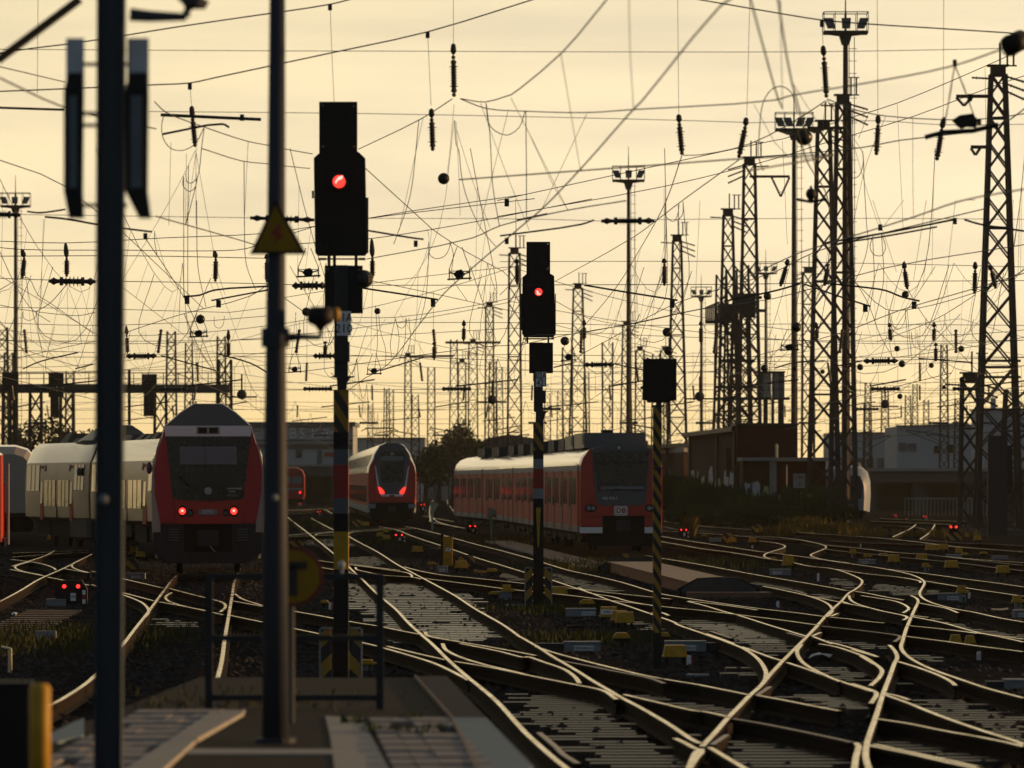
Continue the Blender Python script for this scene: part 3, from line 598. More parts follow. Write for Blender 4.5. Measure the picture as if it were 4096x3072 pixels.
# ---- white-and-red diesel railcars (left)
def railcar(pts,label,front=True,length=22.0,d0=0.0):
    pa=Path(pts); base=pa.at(d0,0,0)
    t=thing('railcar',label,'train',(base.x,base.y,-.1),'coupled white and red railcars')
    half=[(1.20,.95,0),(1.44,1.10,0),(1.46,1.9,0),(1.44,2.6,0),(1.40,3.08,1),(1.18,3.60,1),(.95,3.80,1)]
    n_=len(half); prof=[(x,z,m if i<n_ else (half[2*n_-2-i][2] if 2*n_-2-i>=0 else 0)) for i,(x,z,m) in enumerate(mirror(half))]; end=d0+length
    st=[]
    if front: st=[(d0+.02,.90,2.3,.95),(d0+.12,.955,2.3,.975),(d0+.45,.985,2.3,.99),(d0+1.3,1,2.3,1)]
    else: st=[(d0,.97,2.3,.98),(d0+.5,1,2.3,1)]
    d=d0+2
    while d<end-.6: st.append((d,1,2.3,1)); d+=3
    st+=[(end-.5,1,2.3,1),(end,.96,2.3,.97)]
    mb=MB(); loft(mb,pa,prof,st); sm_=mb.build('body',[M['skygoldside'],M['shell']],t,True); sm_.data.set_sharp_from_angle(angle=math.radians(38))
    # skirt
    sk=mirror([(1.0,.30,0),(1.38,.42,0),(1.43,1.08,0)])
    mb=MB(); loft(mb,pa,sk,[(d0+.06,.93,.7,1),(d0+.5,.985,.7,1),(d0+3.2,1,.7,1)]); mb.build('skirt',M['skirt'],t)
    underbox(pa,t,d0+3.2,end,1.2,.35,.96); wheels(pa,t,d0,end)
    # side windows and doors
    for s in (-1,1):
        q0=d0+(1.2 if front else .3); LL=end-q0-.3
        for (a,b,z0,z1) in ((.03,.18,2.1,3.0),(.27,.445,1.5,2.45),(.49,.67,1.5,2.45),(.765,.97,2.05,3.0)):
            a=q0+a*LL; b=q0+b*LL
            mb=MB(); sidebox(mb,pa,s,a,b,z0,z1,1.462,.02,0,1.45 if z1<2.6 else 1.42)
            o=mb.build('window',M['sideglass'],t)
            for e in (.33,.66): f=MB(); sidebox(f,pa,s,a+(b-a)*e-.04,a+(b-a)*e+.04,z0,z1,1.462,.03,0,1.45 if z1<2.6 else 1.42); f.build('window_bar',M['skygoldside'],o)
        for a in (.205,.695):
            mb=MB(); sidebox(mb,pa,s,q0+a*LL,q0+(a+.05)*LL,1.0,2.98,1.46,.014,0,1.40); o=mb.build('door',M['dbside'],t)
            q=MB(); sidebox(q,pa,s,q0+(a+.012)*LL,q0+(a+.04)*LL,1.6,2.4,1.468,.014,0,1.44); q.build('door_window',M['sideglass'],o)
        for a in (.465,):
            mb=MB(); sidebox(mb,pa,s,q0+a*LL,q0+a*LL+.14,.98,3.1,1.461,.014,0,1.37); mb.build('body_joint',M['under'],t)
        for a in (.255,.66): mb=MB(); sidebox(mb,pa,s,q0+a*LL,q0+(a+.02)*LL,2.78,3.08,1.44,.012,0,1.38); mb.build('side_display',M['black'],t)
        mb=MB(); p=pa.at(d0+1.15,1.52*s,2.75); mb.sphere(p,.10,10,8,0,(.8,1,1.6)); mb.build('mirror_pod',M['tgrey'],t)
    # roof gear
    ro=[(1.05,3.72,0),(1.09,3.87,0),(.72,4.20,0),(.37,4.42,0)]
    mb=MB(); loft(mb,pa,mirror(ro),[(d0+.95,.97,3.7,.97),(d0+1.25,1,3.7,1),(d0+2.6,1,3.7,1),(d0+4.4,.9,3.7,.45)]); mb.build('roof_unit',M['tgrey'],t)
    mb=MB(); 
    for i in range(int((length-6)/2.1)):
        a=4.2+i*2.05
        q=[pa.at(d0+a,-.95,3.7),pa.at(d0+a,.95,3.7),pa.at(d0+a+1.5,.95,3.7),pa.at(d0+a+1.5,-.95,3.7)]
        hh=R.uniform(3.95,4.2); w_=R.uniform(.5,.8)
        q+=[pa.at(d0+a+.3,-w_,hh),pa.at(d0+a+.3,w_,hh),pa.at(d0+a+1.2,w_,hh),pa.at(d0+a+1.2,-w_,hh)]
        mb.hexa(q)
    mb.build('roof_equipment',M['skirt'],t)
    if not front: return t,pa
    # face
    f0=-.03+d0
    panel(pa,'face_panel',[(-1.15,3.55),(1.15,3.55),(1.30,2.6),(1.34,1.9),(1.15,1.32),(-1.15,1.32),(-1.34,1.9),(-1.30,2.6)],f0,d0+.1,M['red'],t)
    for s in (-1,1):
        panel(pa,'side_cheek',[(s*1.11,3.78),(s*1.08,3.5),(s*.84,1.34),(s*1.22,1.34),(s*1.36,2.1),(s*1.375,2.7),(s*1.28,3.2)],f0-.05,d0+.1,M['vmag'],t)
        panel(pa,'side_edge',[(s*1.11,3.80),(s*1.285,3.2),(s*1.38,2.7),(s*1.365,2.1),(s*1.225,1.34),(s*1.22,1.10),(s*1.42,1.10),(s*1.45,2.0),(s*1.43,2.7),(s*1.32,3.25),(s*1.16,3.72)],f0-.03,d0+.3,M['shell'],t)
    panel(pa,'brow_panel',[(-1.13,3.83),(1.13,3.83),(1.09,3.56),(-1.09,3.56)],f0-.06,d0+.2,M['white'],t)
    o=panel(pa,'vent_frame',rrect(-.30,.30,3.61,3.81,.02),f0-.07,f0,M['shell'],t)
    for x in (-.14,.14): panel(pa,'vent',[(x-.11,3.64),(x+.11,3.64),(x+.11,3.78),(x-.11,3.78)],f0-.085,f0,M['black'],o)
    w=panel(pa,'windscreen',[(-1.085,3.56),(1.085,3.56),(.90,1.97),(.7,1.93),(0,1.90),(-.7,1.93),(-.90,1.97)],f0-.065,d0,M['glass'],t)
    b=panel(pa,'sun_blind',[(-.72,3.30),(.73,3.30),(.73,2.84),(-.72,2.84)],f0-.071,f0,M['blind'],w)
    panel(pa,'divider',[(-.085,3.52),(-.075,3.52),(-.07,2.25),(-.08,2.25)],f0-.078,f0,M['black'],w)
    panel(pa,'wiper',[(-.75,2.62),(-.72,2.55),(-.42,2.22),(-.45,2.2),(-.75,2.5)],f0-.085,f0,M['black'],w)
    panel(pa,'head_lamp',[(.0+.10*math.cos(i*.349),2.16+.10*math.sin(i*.349)) for i in range(18)],f0-.08,f0,M['plate'],t)
    panel(pa,'lamp_lens',[(.0+.085*math.cos(i*.349),2.16+.085*math.sin(i*.349)) for i in range(18)],f0-.09,f0,M['clear'],t)
    for s in (-1,1):
        h=panel(pa,'lamp_housing',[(s*.66+.11*math.cos(i*.349),1.64+.15*math.sin(i*.349)) for i in range(18)],f0-.06,f0,M['black'],t)
        panel(pa,'tail_light',[(s*.66+.088*math.cos(i*.349),1.64+.088*math.sin(i*.349)) for i in range(18)],f0-.075,f0,M['redlamp'],h)
        panel(pa,'lamp_core',[(s*.66+.035*math.cos(i*.349),1.65+.035*math.sin(i*.349)) for i in range(18)],f0-.08,f0,M['redhot'],h)
        h=panel(pa,'lamp_housing',[(s*.455+.072*math.cos(i*.349),1.60+.10*math.sin(i*.349)) for i in range(18)],f0-.06,f0,M['black'],t)
        panel(pa,'lamp_lens',[(s*.455+.05*math.cos(i*.349),1.59+.05*math.sin(i*.349)) for i in range(18)],f0-.07,f0,M['tgrey'],h)
        g=panel(pa,'grille',[(s*.72,1.20),(s*1.04,1.20),(s*1.04,.85),(s*.72,.85)],f0-.02,d0+.1,M['black'],t)
        for k in range(5): panel(pa,'slat',[(s*.74,.88+k*.07),(s*1.02,.88+k*.07),(s*1.02,.91+k*.07),(s*.74,.91+k*.07)],f0-.035,f0,M['tgrey'],g)
    panel(pa,'front_skirt',[(-1.22,1.31),(1.22,1.31),(1.40,1.08),(1.42,.6),(1.1,.35),(.8,.30),(-.8,.30),(-1.1,.35),(-1.42,.6),(-1.40,1.08)],f0,d0+.3,M['skirt'],t)
    c=panel(pa,'coupler_pocket',[(-.62,1.31),(.62,1.31),(.62,.60),(-.62,.60)],f0-.02,f0+.1,M['under'],t)
    panel(pa,'coupler',rrect(-.27,.27,.75,1.15,.05),f0-.35,f0,M['skirt'],c)
    panel(pa,'coupler_hose',[(0,.78),(.04,.78),(.20,.60),(.16,.60)],f0-.3,f0-.27,M['plate'],c)
    p=pa.at(f0-.075,0,1.60); lg=panel(pa,'logo_plate',[(-.25,1.54),(.19,1.54),(.245,1.58),(.245,1.63),(.20,1.69),(-.22,1.69)],f0-.045,f0,M['plate'],t)
    text('RMV',.15,M['wlettering'],lg,pa.at(f0-.055,.0,1.612),'lettering','CENTER',.004,1.0)
    text('BOMBARDIER',.062,M['wlettering'],w,pa.at(f0-.085,.68,2.215))
    text('ITINO',.066,M['wlettering'],w,pa.at(f0-.085,.61,2.14))
    text('VT115.1',.085,M['plate'],w,pa.at(f0-.085,.64,2.04))
    return t,pa
railcar([(-7.80,146),(-9.35,176)],'white railcar with red cheeks and two glowing red tail lights facing the camera',True,25)
ROW=[(-9.71,182.4),(-13.56,201.35),(-16.8,212.4),(-18.2,217)]
railcar(ROW,'dirty cream railcar with golden side windows between the left mast and the red-cheeked railcar',False,19.1)
railcar(ROW,'cream railcar with golden side windows left of the mast, end of its row',False,11.3,19.5)
# a rounded white train beyond, at far left
def farcoach(pts,label,name='coach'):
    pa=Path(pts); b=pa.at(0,0,0); t=thing(name,label,'train',(b.x,b.y,-.1))
    prof=mirror([(1.3,.9,0),(1.45,1.6,1),(1.45,2.6,0),(1.3,3.3,0),(.9,3.75,0),(.4,3.9,0)])
    mb=MB(); loft(mb,pa,prof,[(0,.75,2,.8),(.5,.95,2,.96),(1.4,1,2,1),(10,1,2,1),(20,1,2,1)]); mb.build('body',[M['shell'],M['skygoldside']],t)
    underbox(pa,t,1,20,1.2,.3,.9)
    for s in (-1,1):
        for k in range(5): mb=MB(); sidebox(mb,pa,s,3+k*3,5+k*3,2.0,2.75,1.456,.008,0,1.41); mb.build('window',M['sideglass'],t)
    return t
farcoach([(-20.6,232),(-23.4,256)],'rounded cream train end half hidden behind the white railcars at far left')
# ---- red electric multiple unit (centre right)
def redunit():
    P0=(3.67,192); pts=[P0,(.95,253),(-1.6,289)]
    pa=Path(pts); t=thing('electric_train','long red electric train with grey nose and square windscreen, standing right of centre','train',(P0[0],P0[1],-.1))
    half=[(1.25,.55,4),(1.40,.68,2),(1.42,.90,0),(1.42,2.75,3),(1.42,2.95,1),(1.33,3.22,1),(1.12,3.45,1),(.8,3.58,1),(.35,3.65,1)]
    prof=mirror(half)
    Lt=pa.L[-1]-1
    st=[(.03,.955,2.0,.985),(.25,.985,2.0,.995),(.8,1,2,1)]; d=3
    while d<Lt-1: st.append((d,1,2,1)); d+=4
    st+=[(Lt-.5,1,2,1),(Lt,.93,2,.97)]
    # mat index per mirrored segment
    pr=[]; n=len(half)
    for i,(x,z,m) in enumerate(prof):
        if i<n: pr.append((x,z,m))
        else: pr.append((x,z,half[2*n-2-i][2] if 2*n-2-i>=0 else 4))
    mb=MB(); loft(mb,pa,pr,st); sm_=mb.build('body',[M['dbside'],M['shell'],M['plate'],M['plate'],M['under']],t,True); sm_.data.set_sharp_from_angle(angle=math.radians(38))
    underbox(pa,t,.5,Lt,1.25,.25,.6)
    for s in (-1,1):
        for c in range(4):
            c0=c*24.5+1.0; c1=c0+23
            if c1>Lt+2: break
            mb=MB(); sidebox(mb,pa,s,c0-.6,c0-.4 if c else c0-.45,.6,3.0,1.421,.02,0)
            mb.build('car_joint',M['under' if c else 'redpost'],t)
            for k in range(8):
                a=c0+.8+k*2.75
                if k in (1,3,5,7):
                    mb=MB(); sidebox(mb,pa,s,a,a+1.35,.72,2.78,1.421,.012,0); o=mb.build('door',M['dbside'],t)
                    for e in (0,1.25): q=MB(); sidebox(q,pa,s,a+e,a+e+.1,.72,2.78,1.428,.016,0); q.build('door_frame',M['plate'],o)
                    for e in (.14,.75): q=MB(); sidebox(q,pa,s,a+e,a+e+.46,1.55,2.55,1.428,.014,0); q.build('door_window',M['sideglass'],o)
                else:
                    mb=MB(); sidebox(mb,pa,s,a,a+2.5,1.62,2.55,1.421,.010,0); o=mb.build('window',M['sideglass'],t)
                    for e in (.8,1.65): q=MB(); sidebox(q,pa,s,a+e,a+e+.05,1.62,2.55,1.428,.012,0); q.build('window_bar',M['tgrey'],o)
    wheels(pa,t,0,22); wheels(pa,t,25,47)
    # roof boxes
    for i,(a,l,w_,h) in enumerate(((1.6,6,1.15,4.06),(9.5,5,1.1,4.03),(17,4,1.0,3.98),(24,4.5,1.0,3.98),(31,5,1.05,3.98),(39,4,1.0,3.98),(48,5,1.05,3.98),(57,5,1.05,3.98),(68,5,1.05,3.98),(78,5,1.05,3.98))):
        mb=MB(); z=3.55
        x0=-w_+ (.0 if i else .0); x1=w_ if i else .95
        q=[pa.at(a,x0,z),pa.at(a,x1,z),pa.at(a+l,x1,z),pa.at(a+l,x0,z),pa.at(a,x0,h),pa.at(a,x1,h),pa.at(a+l,x1,h),pa.at(a+l,x0,h)]
        mb.hexa(q); mb.build('roof_box',M['tgrey'] if i<2 else M['skirt'],t)
        for s in (-1,1):
            g=MB(); sidebox(g,pa,s,a+.2,a+1.0,z+.12,h-.05,w_ if (i or s<0) else .95,.02,0); g.build('roof_vent',M['conc'],t)
    mb=MB(); mb.hexa([pa.at(6,-.25,4.02),pa.at(6,.1,4.02),pa.at(7,.1,4.02),pa.at(7,-.25,4.02),pa.at(6,-.25,4.2),pa.at(6,.1,4.2),pa.at(7,.1,4.2),pa.at(7,-.25,4.2)]); mb.build('roof_fan',M['black'],t)
    f0=-.02
    panel(pa,'nose_panel',[(-1.36,.90),(1.36,.90),(1.38,2.0),(1.36,2.9),(1.24,3.25),(1.05,3.50),(-1.05,3.50),(-1.24,3.25),(-1.36,2.9),(-1.38,2.0)],f0-.05,.15,M['red'],t)
    panel(pa,'brow_panel',[(-.99,3.43),(1.0,3.43),(.96,3.52),(.6,3.63),(.2,3.68),(-.2,3.68),(-.6,3.63),(-.96,3.52)],f0-.12,.2,M['tgrey'],t)
    g=panel(pa,'windscreen_surround',[(-.99,3.43),(1.0,3.43),(.84,1.78),(.80,1.64),(.70,1.60),(-.68,1.60),(-.78,1.64),(-.84,1.78)],f0-.09,.1,M['tgrey'],t)
    w=panel(pa,'windscreen',[(-.94,3.38),(.95,3.38),(.79,2.10),(-.77,2.10)],f0-.105,.1,M['glass'],t)
    panel(pa,'destination_strip',[(-.92,3.06),(.92,3.06),(.92,3.02),(-.92,3.02)],f0-.112,f0,M['black'],w)
    panel(pa,'dashboard',[(-.75,2.24),(.79,2.24),(.77,2.13),(-.74,2.13)],f0-.112,f0,M['blind'],w)
    panel(pa,'tail_disc',[(-.70+.05*math.cos(i*.5),2.18+.05*math.sin(i*.5)) for i in range(12)],f0-.118,f0,M['redpost'],w)
    panel(pa,'wiper',[(-.42,1.98),(-.38,2.0),(-.22,2.15),(.72,2.12),(.72,2.09),(-.2,2.11)],f0-.13,f0-.1,M['black'],w)
    panel(pa,'top_lamp',[(-.07+.105*math.cos(i*.349),3.54+.105*math.sin(i*.349)) for i in range(18)],f0-.14,f0,M['black'],t)
    panel(pa,'top_lamp_lens',[(-.07+.075*math.cos(i*.349),3.54+.075*math.sin(i*.349)) for i in range(18)],f0-.15,f0,M['clear'],t)
    for s in (-1,1):
        h=panel(pa,'lamp_housing',[(s*1.02+.21*math.cos(i*.3142),1.50+.135*math.sin(i*.3142)) for i in range(20)],f0-.075,f0,M['black'],t)
        for dx,r,m_ in ((-.06,.075,'plate'),(.09,.06,'clear')): panel(pa,'head_lamp',[(s*1.02+dx+r*math.cos(i*.349),1.50+r*math.sin(i*.349)) for i in range(18)],f0-.09,f0,M[m_],h)
        panel(pa,'lower_stripe',[(s*1.38,.66),(s*.60,.66),(s*.60,.86),(s*1.38,.86)],f0-.055,.1,M['white'],t)
        panel(pa,'seam',[(s*1.36,1.19),(s*.62,1.19),(s*.62,1.175),(s*1.36,1.175)],f0-.055,.1,M['black'],t)
    c=panel(pa,'coupler_pocket',[(-.62,1.25),(.80,1.25),(.80,.62),(-.62,.62)],f0-.058,.1,M['under'],t)
    panel(pa,'coupler',rrect(-.17,.30,.72,1.08,.06),f0-.4,f0,M['skirt'],c)
    panel(pa,'snow_plough',[(-1.2,.64),(1.2,.64),(1.1,.22),(-1.1,.22)],.0,.4,M['under'],t)
    lg=panel(pa,'logo_plate',rrect(-.225,.225,1.25,1.575,.05),f0-.065,f0,M['white'],t)
    panel(pa,'logo_frame',rrect(-.200,.200,1.275,1.55,.04),f0-.068,f0,M['red'],lg)
    panel(pa,'logo_field',rrect(-.183,.183,1.292,1.533,.03),f0-.071,f0,M['white'],lg)
    text('DB',.235,M['redpost'],lg,pa.at(f0-.078,0,1.412),'lettering','CENTER',.004,1.05,.006)
    text('425 076-7',.125,M['white'],g,pa.at(f0-.1,-.37,1.83))
redunit()
# ---- red double-deck coach (centre)
def doubledeck():
    P0=(-6.9,327); pts=[P0,(-11.1,430),(-12.9,480)]
    pa=Path(pts); t=thing('double_deck_train','tall red double-deck train with rounded grey nose and glowing red tail lights','train',(P0[0],P0[1],-.1))
    half=[(1.25,.45,3),(1.40,.6,2),(1.42,1.0,0),(1.42,2.9,1),(1.36,3.3,1),(1.05,4.05,1),(.72,4.5,1),(.35,4.63,1)]
    prof=mirror(half); n=len(half); pr=[]
    for i,(x,z,m) in enumerate(prof): pr.append((x,z,m if i<n else (half[2*n-2-i][2] if 2*n-2-i>=0 else 3)))
    Lt=pa.L[-1]-1; st=[(.05,.90,2.2,.97),(.35,.965,2.2,.99),(1.2,1,2.2,1)]; d=4
    while d<Lt-1: st.append((d,1,2.2,1)); d+=5
    st.append((Lt,1,2.2,1))
    mb=MB(); loft(mb,pa,pr,st); sm_=mb.build('body',[M['dbside'],M['shell'],M['plate'],M['under']],t,True); sm_.data.set_sharp_from_angle(angle=math.radians(38))
    underbox(pa,t,.5,Lt,1.25,.2,.5); wheels(pa,t,0,26)
    for s in (-1,1):
        d=2.5
        while d<Lt-6:
            mb=MB(); sidebox(mb,pa,s,d,d+2.6,1.2,2.15,1.421,.02,0); mb.build('lower_window',M['sideglass'],t)
            mb=MB(); sidebox(mb,pa,s,d,d+2.6,3.32,3.98,1.36,.03,0,1.085); mb.build('upper_window',M['glass'],t)
            d+=4.3 if Lt-d>60 else 6
    f0=-.02
    panel(pa,'red_cheeks',[(-1.30,1.2),(1.30,1.2),(1.36,1.6),(1.36,2.9),(1.28,3.3),(1.05,3.7),(-1.05,3.7),(-1.28,3.3),(-1.36,2.9),(-1.36,1.6)],f0-.05,.2,M['red'],t)
    panel(pa,'grey_hood',[(-1.0,3.95),(-1.04,3.8),(-.92,2.9),(-.8,2.0),(-.6,1.62),(.6,1.62),(.8,2.0),(.92,2.9),(1.04,3.8),(1.0,3.95),(.70,4.46),(.34,4.62),(-.34,4.62),(-.70,4.46)],f0-.09,.3,M['tgrey'],t)
    for s in (-1,1): panel(pa,'white_trim',[(s*.98,3.3),(s*.83,2.1),(s*.62,1.55),(0,1.52),(0,1.66),(s*.55,1.68),(s*.72,2.1),(s*.93,3.3)],f0-.095,f0,M['white'],t)
    w=panel(pa,'windscreen',[(-.70,4.0),(-.5,4.15),(.5,4.15),(.70,4.0),(.72,3.6),(.62,2.5),(.52,2.35),(-.52,2.35),(-.62,2.5),(-.72,3.6)],f0-.11,f0,M['glass'],t)
    panel(pa,'destination_strip',[(-.66,3.85),(.66,3.85),(.66,3.6),(-.66,3.6)],f0-.12,f0,M['blind'],w)
    panel(pa,'top_lamp',[(-.12,3.92),(.12,3.92),(.06,4.06),(-.06,4.06)],f0-.125,f0,M['clear'],w)
    panel(pa,'wiper',[(.12,2.5),(.16,2.5),(.30,3.2),(.27,3.2)],f0-.13,f0,M['black'],w)
    for s in (-1,1): panel(pa,'tail_light',[(s*.78,2.08),(s*.62,2.02),(s*.44,1.80),(s*.46,1.70),(s*.66,1.70),(s*.72,1.82)],f0-.13,f0,M['redlamp'],t)
    panel(pa,'logo_plate',rrect(-.15,.15,1.46,1.63,.03),f0-.12,f0,M['red'],t)
    panel(pa,'front_skirt',[(-1.3,1.2),(1.3,1.2),(1.3,.85),(1.2,.35),(-1.2,.35),(-1.3,.85)],f0,.2,M['under'],t)
    for s in (-1,1): panel(pa,'lower_stripe',[(s*1.36,.86),(s*.95,.86),(s*.95,1.12),(s*1.36,1.12)],f0-.05,.1,M['plate'],t)
    panel(pa,'coupler',rrect(-.22,.22,.65,1.0,.05),f0-.4,f0,M['skirt'],t)
    # raised pantograph on the rear loco
    d=40; mb=MB(); c=pa.at(d,0,0); z=4.6
    for s in (-1,1):
        mb.tube([pa.at(d,.35*s,z),pa.at(d,.9*s*.9,5.75)],.03,6); mb.tube([pa.at(d,-.95,5.85),pa.at(d,.95,5.85)],.03,6)
    mb.tube([pa.at(d,-1.2,5.65),pa.at(d,-.85,5.82),pa.at(d,.85,5.82),pa.at(d,1.2,5.65)],.03,6); mb.tube([pa.at(d,0,4.4),pa.at(d,0,4.75)],.08,6)
    mb.build('pantograph',M['lattice'],t)
doubledeck()
# ---- streamlined white train at right, red loco at far left edge, distant red train
def streamliner():
    P0=(20.66,350); pa=Path([P0,(22.6,395)]); t=thing('express_train','white streamlined train end with dark windscreen half hidden behind the lattice towers','train',(P0[0],P0[1],-.1))
    prof=mirror([(1.1,.3,2),(1.38,.5,0),(1.45,1.6,0),(1.42,2.4,0),(1.25,3.0,0),(.9,3.3,0),(.4,3.42,0)])
    mb=MB(); loft(mb,pa,prof,[(-.2,.70,1.0,.75),(.25,.90,1.2,.92),(1.1,.98,1.3,.99),(2.2,1,1.3,1),(12,1,1.3,1),(42,1,1.3,1)]); sm_=mb.build('body',[M['shadeshell'],M['shadeshell'],M['under']],t,True); sm_.data.set_sharp_from_angle(angle=math.radians(38))
    panel(pa,'windscreen',[(-.75,2.75),(.75,2.75),(.95,2.2),(.82,1.25),(.5,1.0),(-.5,1.0),(-.82,1.25),(-.95,2.2)],-.26,.1,mat('blue_black_glass',(.03,.045,.07),.25,spec=.5),t)
    panel(pa,'front_skirt',[(-1.05,.62),(1.05,.62),(.9,.1),(-.9,.1)],-.24,.1,M['under'],t)
    for s in (-1,1): panel(pa,'head_lamp',[(s*.7-.12,1.15),(s*.7+.12,1.2),(s*.7+.1,1.35),(s*.7-.1,1.3)],-.28,.0,M['clear'],t)
    mb=MB(); loft(mb,pa,mirror([(.9,3.3,0),(.85,3.55,0),(.5,3.68,0)]),[(2,.8,3.4,.5),(3,1,3.4,1),(8,1,3.4,1)]); mb.build('roof_unit',M['skirt'],t)
    for s in (-1,1):
        for k in range(4): mb=MB(); sidebox(mb,pa,s,4+k*4,6.6+k*4,1.75,2.35,1.452,.01,0,1.42); mb.build('window',M['sideglass'],t)
streamliner()
def loco():
    P0=(-12.72,126); pa=Path([P0,(-17.2,150)]); t=thing('locomotive','red locomotive with sunlit ribbed side, cut off by the left edge of the photo','locomotive',(P0[0],P0[1],-.1))
    prof=mirror([(1.35,.95,1),(1.5,1.05,0),(1.5,3.0,2),(1.35,3.1,2),(1.0,3.8,2),(.4,3.95,2)]); n=6
    pr=[]
    for i,(x,z,m) in enumerate(prof): pr.append((x,z,m if i<n else [1,0,2,2,2][2*n-2-i] if 0<=2*n-2-i<5 else 1))
    mb=MB(); loft(mb,pa,pr,[(0,.93,2,.98),(.5,1,2,1),(2,1,2,1),(17,1,2,1)]); mb.build('body',[M['dbside'],M['skirt'],M['shell']],t)
    for s in (-1,1):
        for k in range(22): mb=MB(); sidebox(mb,pa,s,.7+k*.62,.95+k*.62,1.2,2.35,1.505,.05,0); mb.build('side_rib',M['dbside'],t)
        mb=MB(); sidebox(mb,pa,s,.3,14,.95,1.15,1.5,.06,0); mb.build('sill',M['plate'],t)
        mb=MB(); mb.tube([pa.at(.2,1.58*s,1.0),pa.at(.2,1.58*s,2.8)],.03,6); mb.build('handrail',M['plate'],t)
    panel(pa,'windscreen',[(-1.1,3.05),(1.1,3.05),(.85,3.65),(-.85,3.65)],-.03,.3,M['glass'],t)
    for s in (-1,1):
        mb=MB(); mb.lathe(pa.at(-.6,.88*s,1.05),pa.at(.1,.88*s,1.05),[(0,.24),(.1,.25),(.12,.1),(1,.1)],14); mb.build('buffer',M['under'],t)
        panel(pa,'tail_light',[(s*.95+.1*math.cos(i*.5),1.5+.1*math.sin(i*.5)) for i in range(12)],-.05,.2,M['clear'],t)
        mb=MB(); mb.tube([pa.at(.1,1.35*s,.25),pa.at(.1,1.35*s,1.0)],.04,6)
        for k in range(3): mb.box(pa.at(.1,1.35*s,.3+.25*k),(.35,.2,.03))
        mb.build('step',M['under'],t)
    underbox(pa,t,.3,16,1.3,.2,.96); wheels(pa,t,0,16)
loco()
def farred(x,y,hm,D,label,tail=True):
    c=W(x,y,D); pa=Path([(c.x,D),(c.x-1.5,D+30)]); t=thing('electric_train',label,'train',(c.x,D,-.1))
    prof=mirror([(1.3,.5,0),(1.45,1.0,0),(1.45,3.0,0),(1.2,3.6,0),(.6,3.9,0)])
    mb=MB(); loft(mb,pa,prof,[(0,.93,2,.97),(.6,1,2,1),(28,1,2,1)]); mb.build('body',[M['redpost']],t)
    for s in (-1,1): panel(pa,'windscreen',[(s*.1,2.9),(s*1.1,2.9),(s*1.05,2.2),(s*.1,2.2)],-.05,.1,M['blind'],t)
    panel(pa,'lower_stripe',[(-1.2,1.7),(1.2,1.7),(1.2,1.5),(-1.2,1.5)],-.05,.1,M['plate'],t)
    underbox(pa,t,.3,27,1.25,.2,.6)
    if tail:
        for s in (-1,1): lamp(pa,t,s*.9,1.25,.1,-.05,M['redlamp'],'tail_light')
farred(1166,2030,0,600,'small distant red train facing the camera left of the tall striped signal')
# ================================================================ signals, poles and masts
def sx(t,x): return TILE[t][0]+x/TILE[t][2]
def sy(t,y): return TILE[t][1]+y/TILE[t][2]
class Face:   # boards standing at distance D, drawn with photo pixels of tile t
    def __init__(s,t,D,par): s.t=t;s.D=D;s.par=par
    def pt(s,x,y): p=W(sx(s.t,x),sy(s.t,y),s.D); return (p.x,p.z)
    def rect(s,name,x0,y0,x1,y1,m,off=0,th=.12,par=None,mi=0):
        mb=MB(); a=s.pt(x0,y1); b=s.pt(x1,y0)
        mb.box(((a[0]+b[0])/2,s.D+off+th/2,(a[1]+b[1])/2),(b[0]-a[0],th,b[1]-a[1])); return mb.build(name,m,par or s.par)
    def poly(s,name,pts,m,off=0,th=.12,par=None):
        mb=MB(); mb.prism([s.pt(*p) for p in pts],s.D+off,s.D+off+th); return mb.build(name,m,par or s.par)
    def circ(s,name,x,y,r,m,off=0,th=.05,par=None):
        c=s.pt(x,y); rr=r/TILE[s.t][2]*s.D/F; mb=MB(); mb.disc(c,rr,s.D+off,s.D+off+th,20); return mb.build(name,m,par or s.par)
def bolts(fc,pts,par):
    for x,y in pts: fc.circ('bolt',x,y,8,M['wood'],-.02,.03,par)
def tubepole(par,x,y0,z1,r,segs,name='pole'):
    # segs: list of (z_bottom,z_top,material)
    for zb,zt,m in segs:
        mb=MB(); mb.box((x,y0,(zb+zt)/2),(2*r,2*r,zt-zb)); mb.build(name,m,par)
def zat(t,y,D): return CH-(sy(t,y)-HS)*D/F
# --- signal with 1A 210 plate
D=71; t1=thing('light_signal','tall black light signal with red lamp and 210 number plate, foreground left of centre','signal',(W(sx('f',672),0,D).x,D,-.2),'main light signals')
fb=Face('b',D,t1); ff=Face('f',D,t1)
tb=fb.rect('top_board',510,750,790,1125,M['black'],0,.10); bolts(fb,[(535,778),(765,783),(540,1080),(768,1082)],tb)
mbd=ff.poly('main_board',[(470,-310),(520,-355),(800,-355),(848,-310),(860,390),(845,408),(495,408),(480,385)],M['black'],0,.22)
fb.circ('hood',660,1345,56,M['dark'],-.16,.18,mbd); fb.circ('red_lamp',660,1345,46,M['redlamp'],-.20,.05,mbd)
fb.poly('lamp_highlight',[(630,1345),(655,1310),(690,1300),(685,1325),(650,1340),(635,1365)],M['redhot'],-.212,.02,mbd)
for x in (520,570,620,670,720,770,815): ff.circ('bolt',x,330,5,M['dark'],-.02,.04,mbd)
for a in ((455,-70,470,-15),(850,-20,872,390)): ff.rect('cable_duct',a[0],a[1],a[2],a[3],M['dark'],.05,.06,mbd)
for x0,x1 in ((500,560),(800,850)): ff.rect('bracket',x0,425,x1,442,M['dark'],.05,.05)
ff.rect('crossbar',500,428,850,438,M['dark'],.06,.05)
for x in (570,610,770): ff.rect('strut',x,405,x+22,485,M['black'],.06,.06)
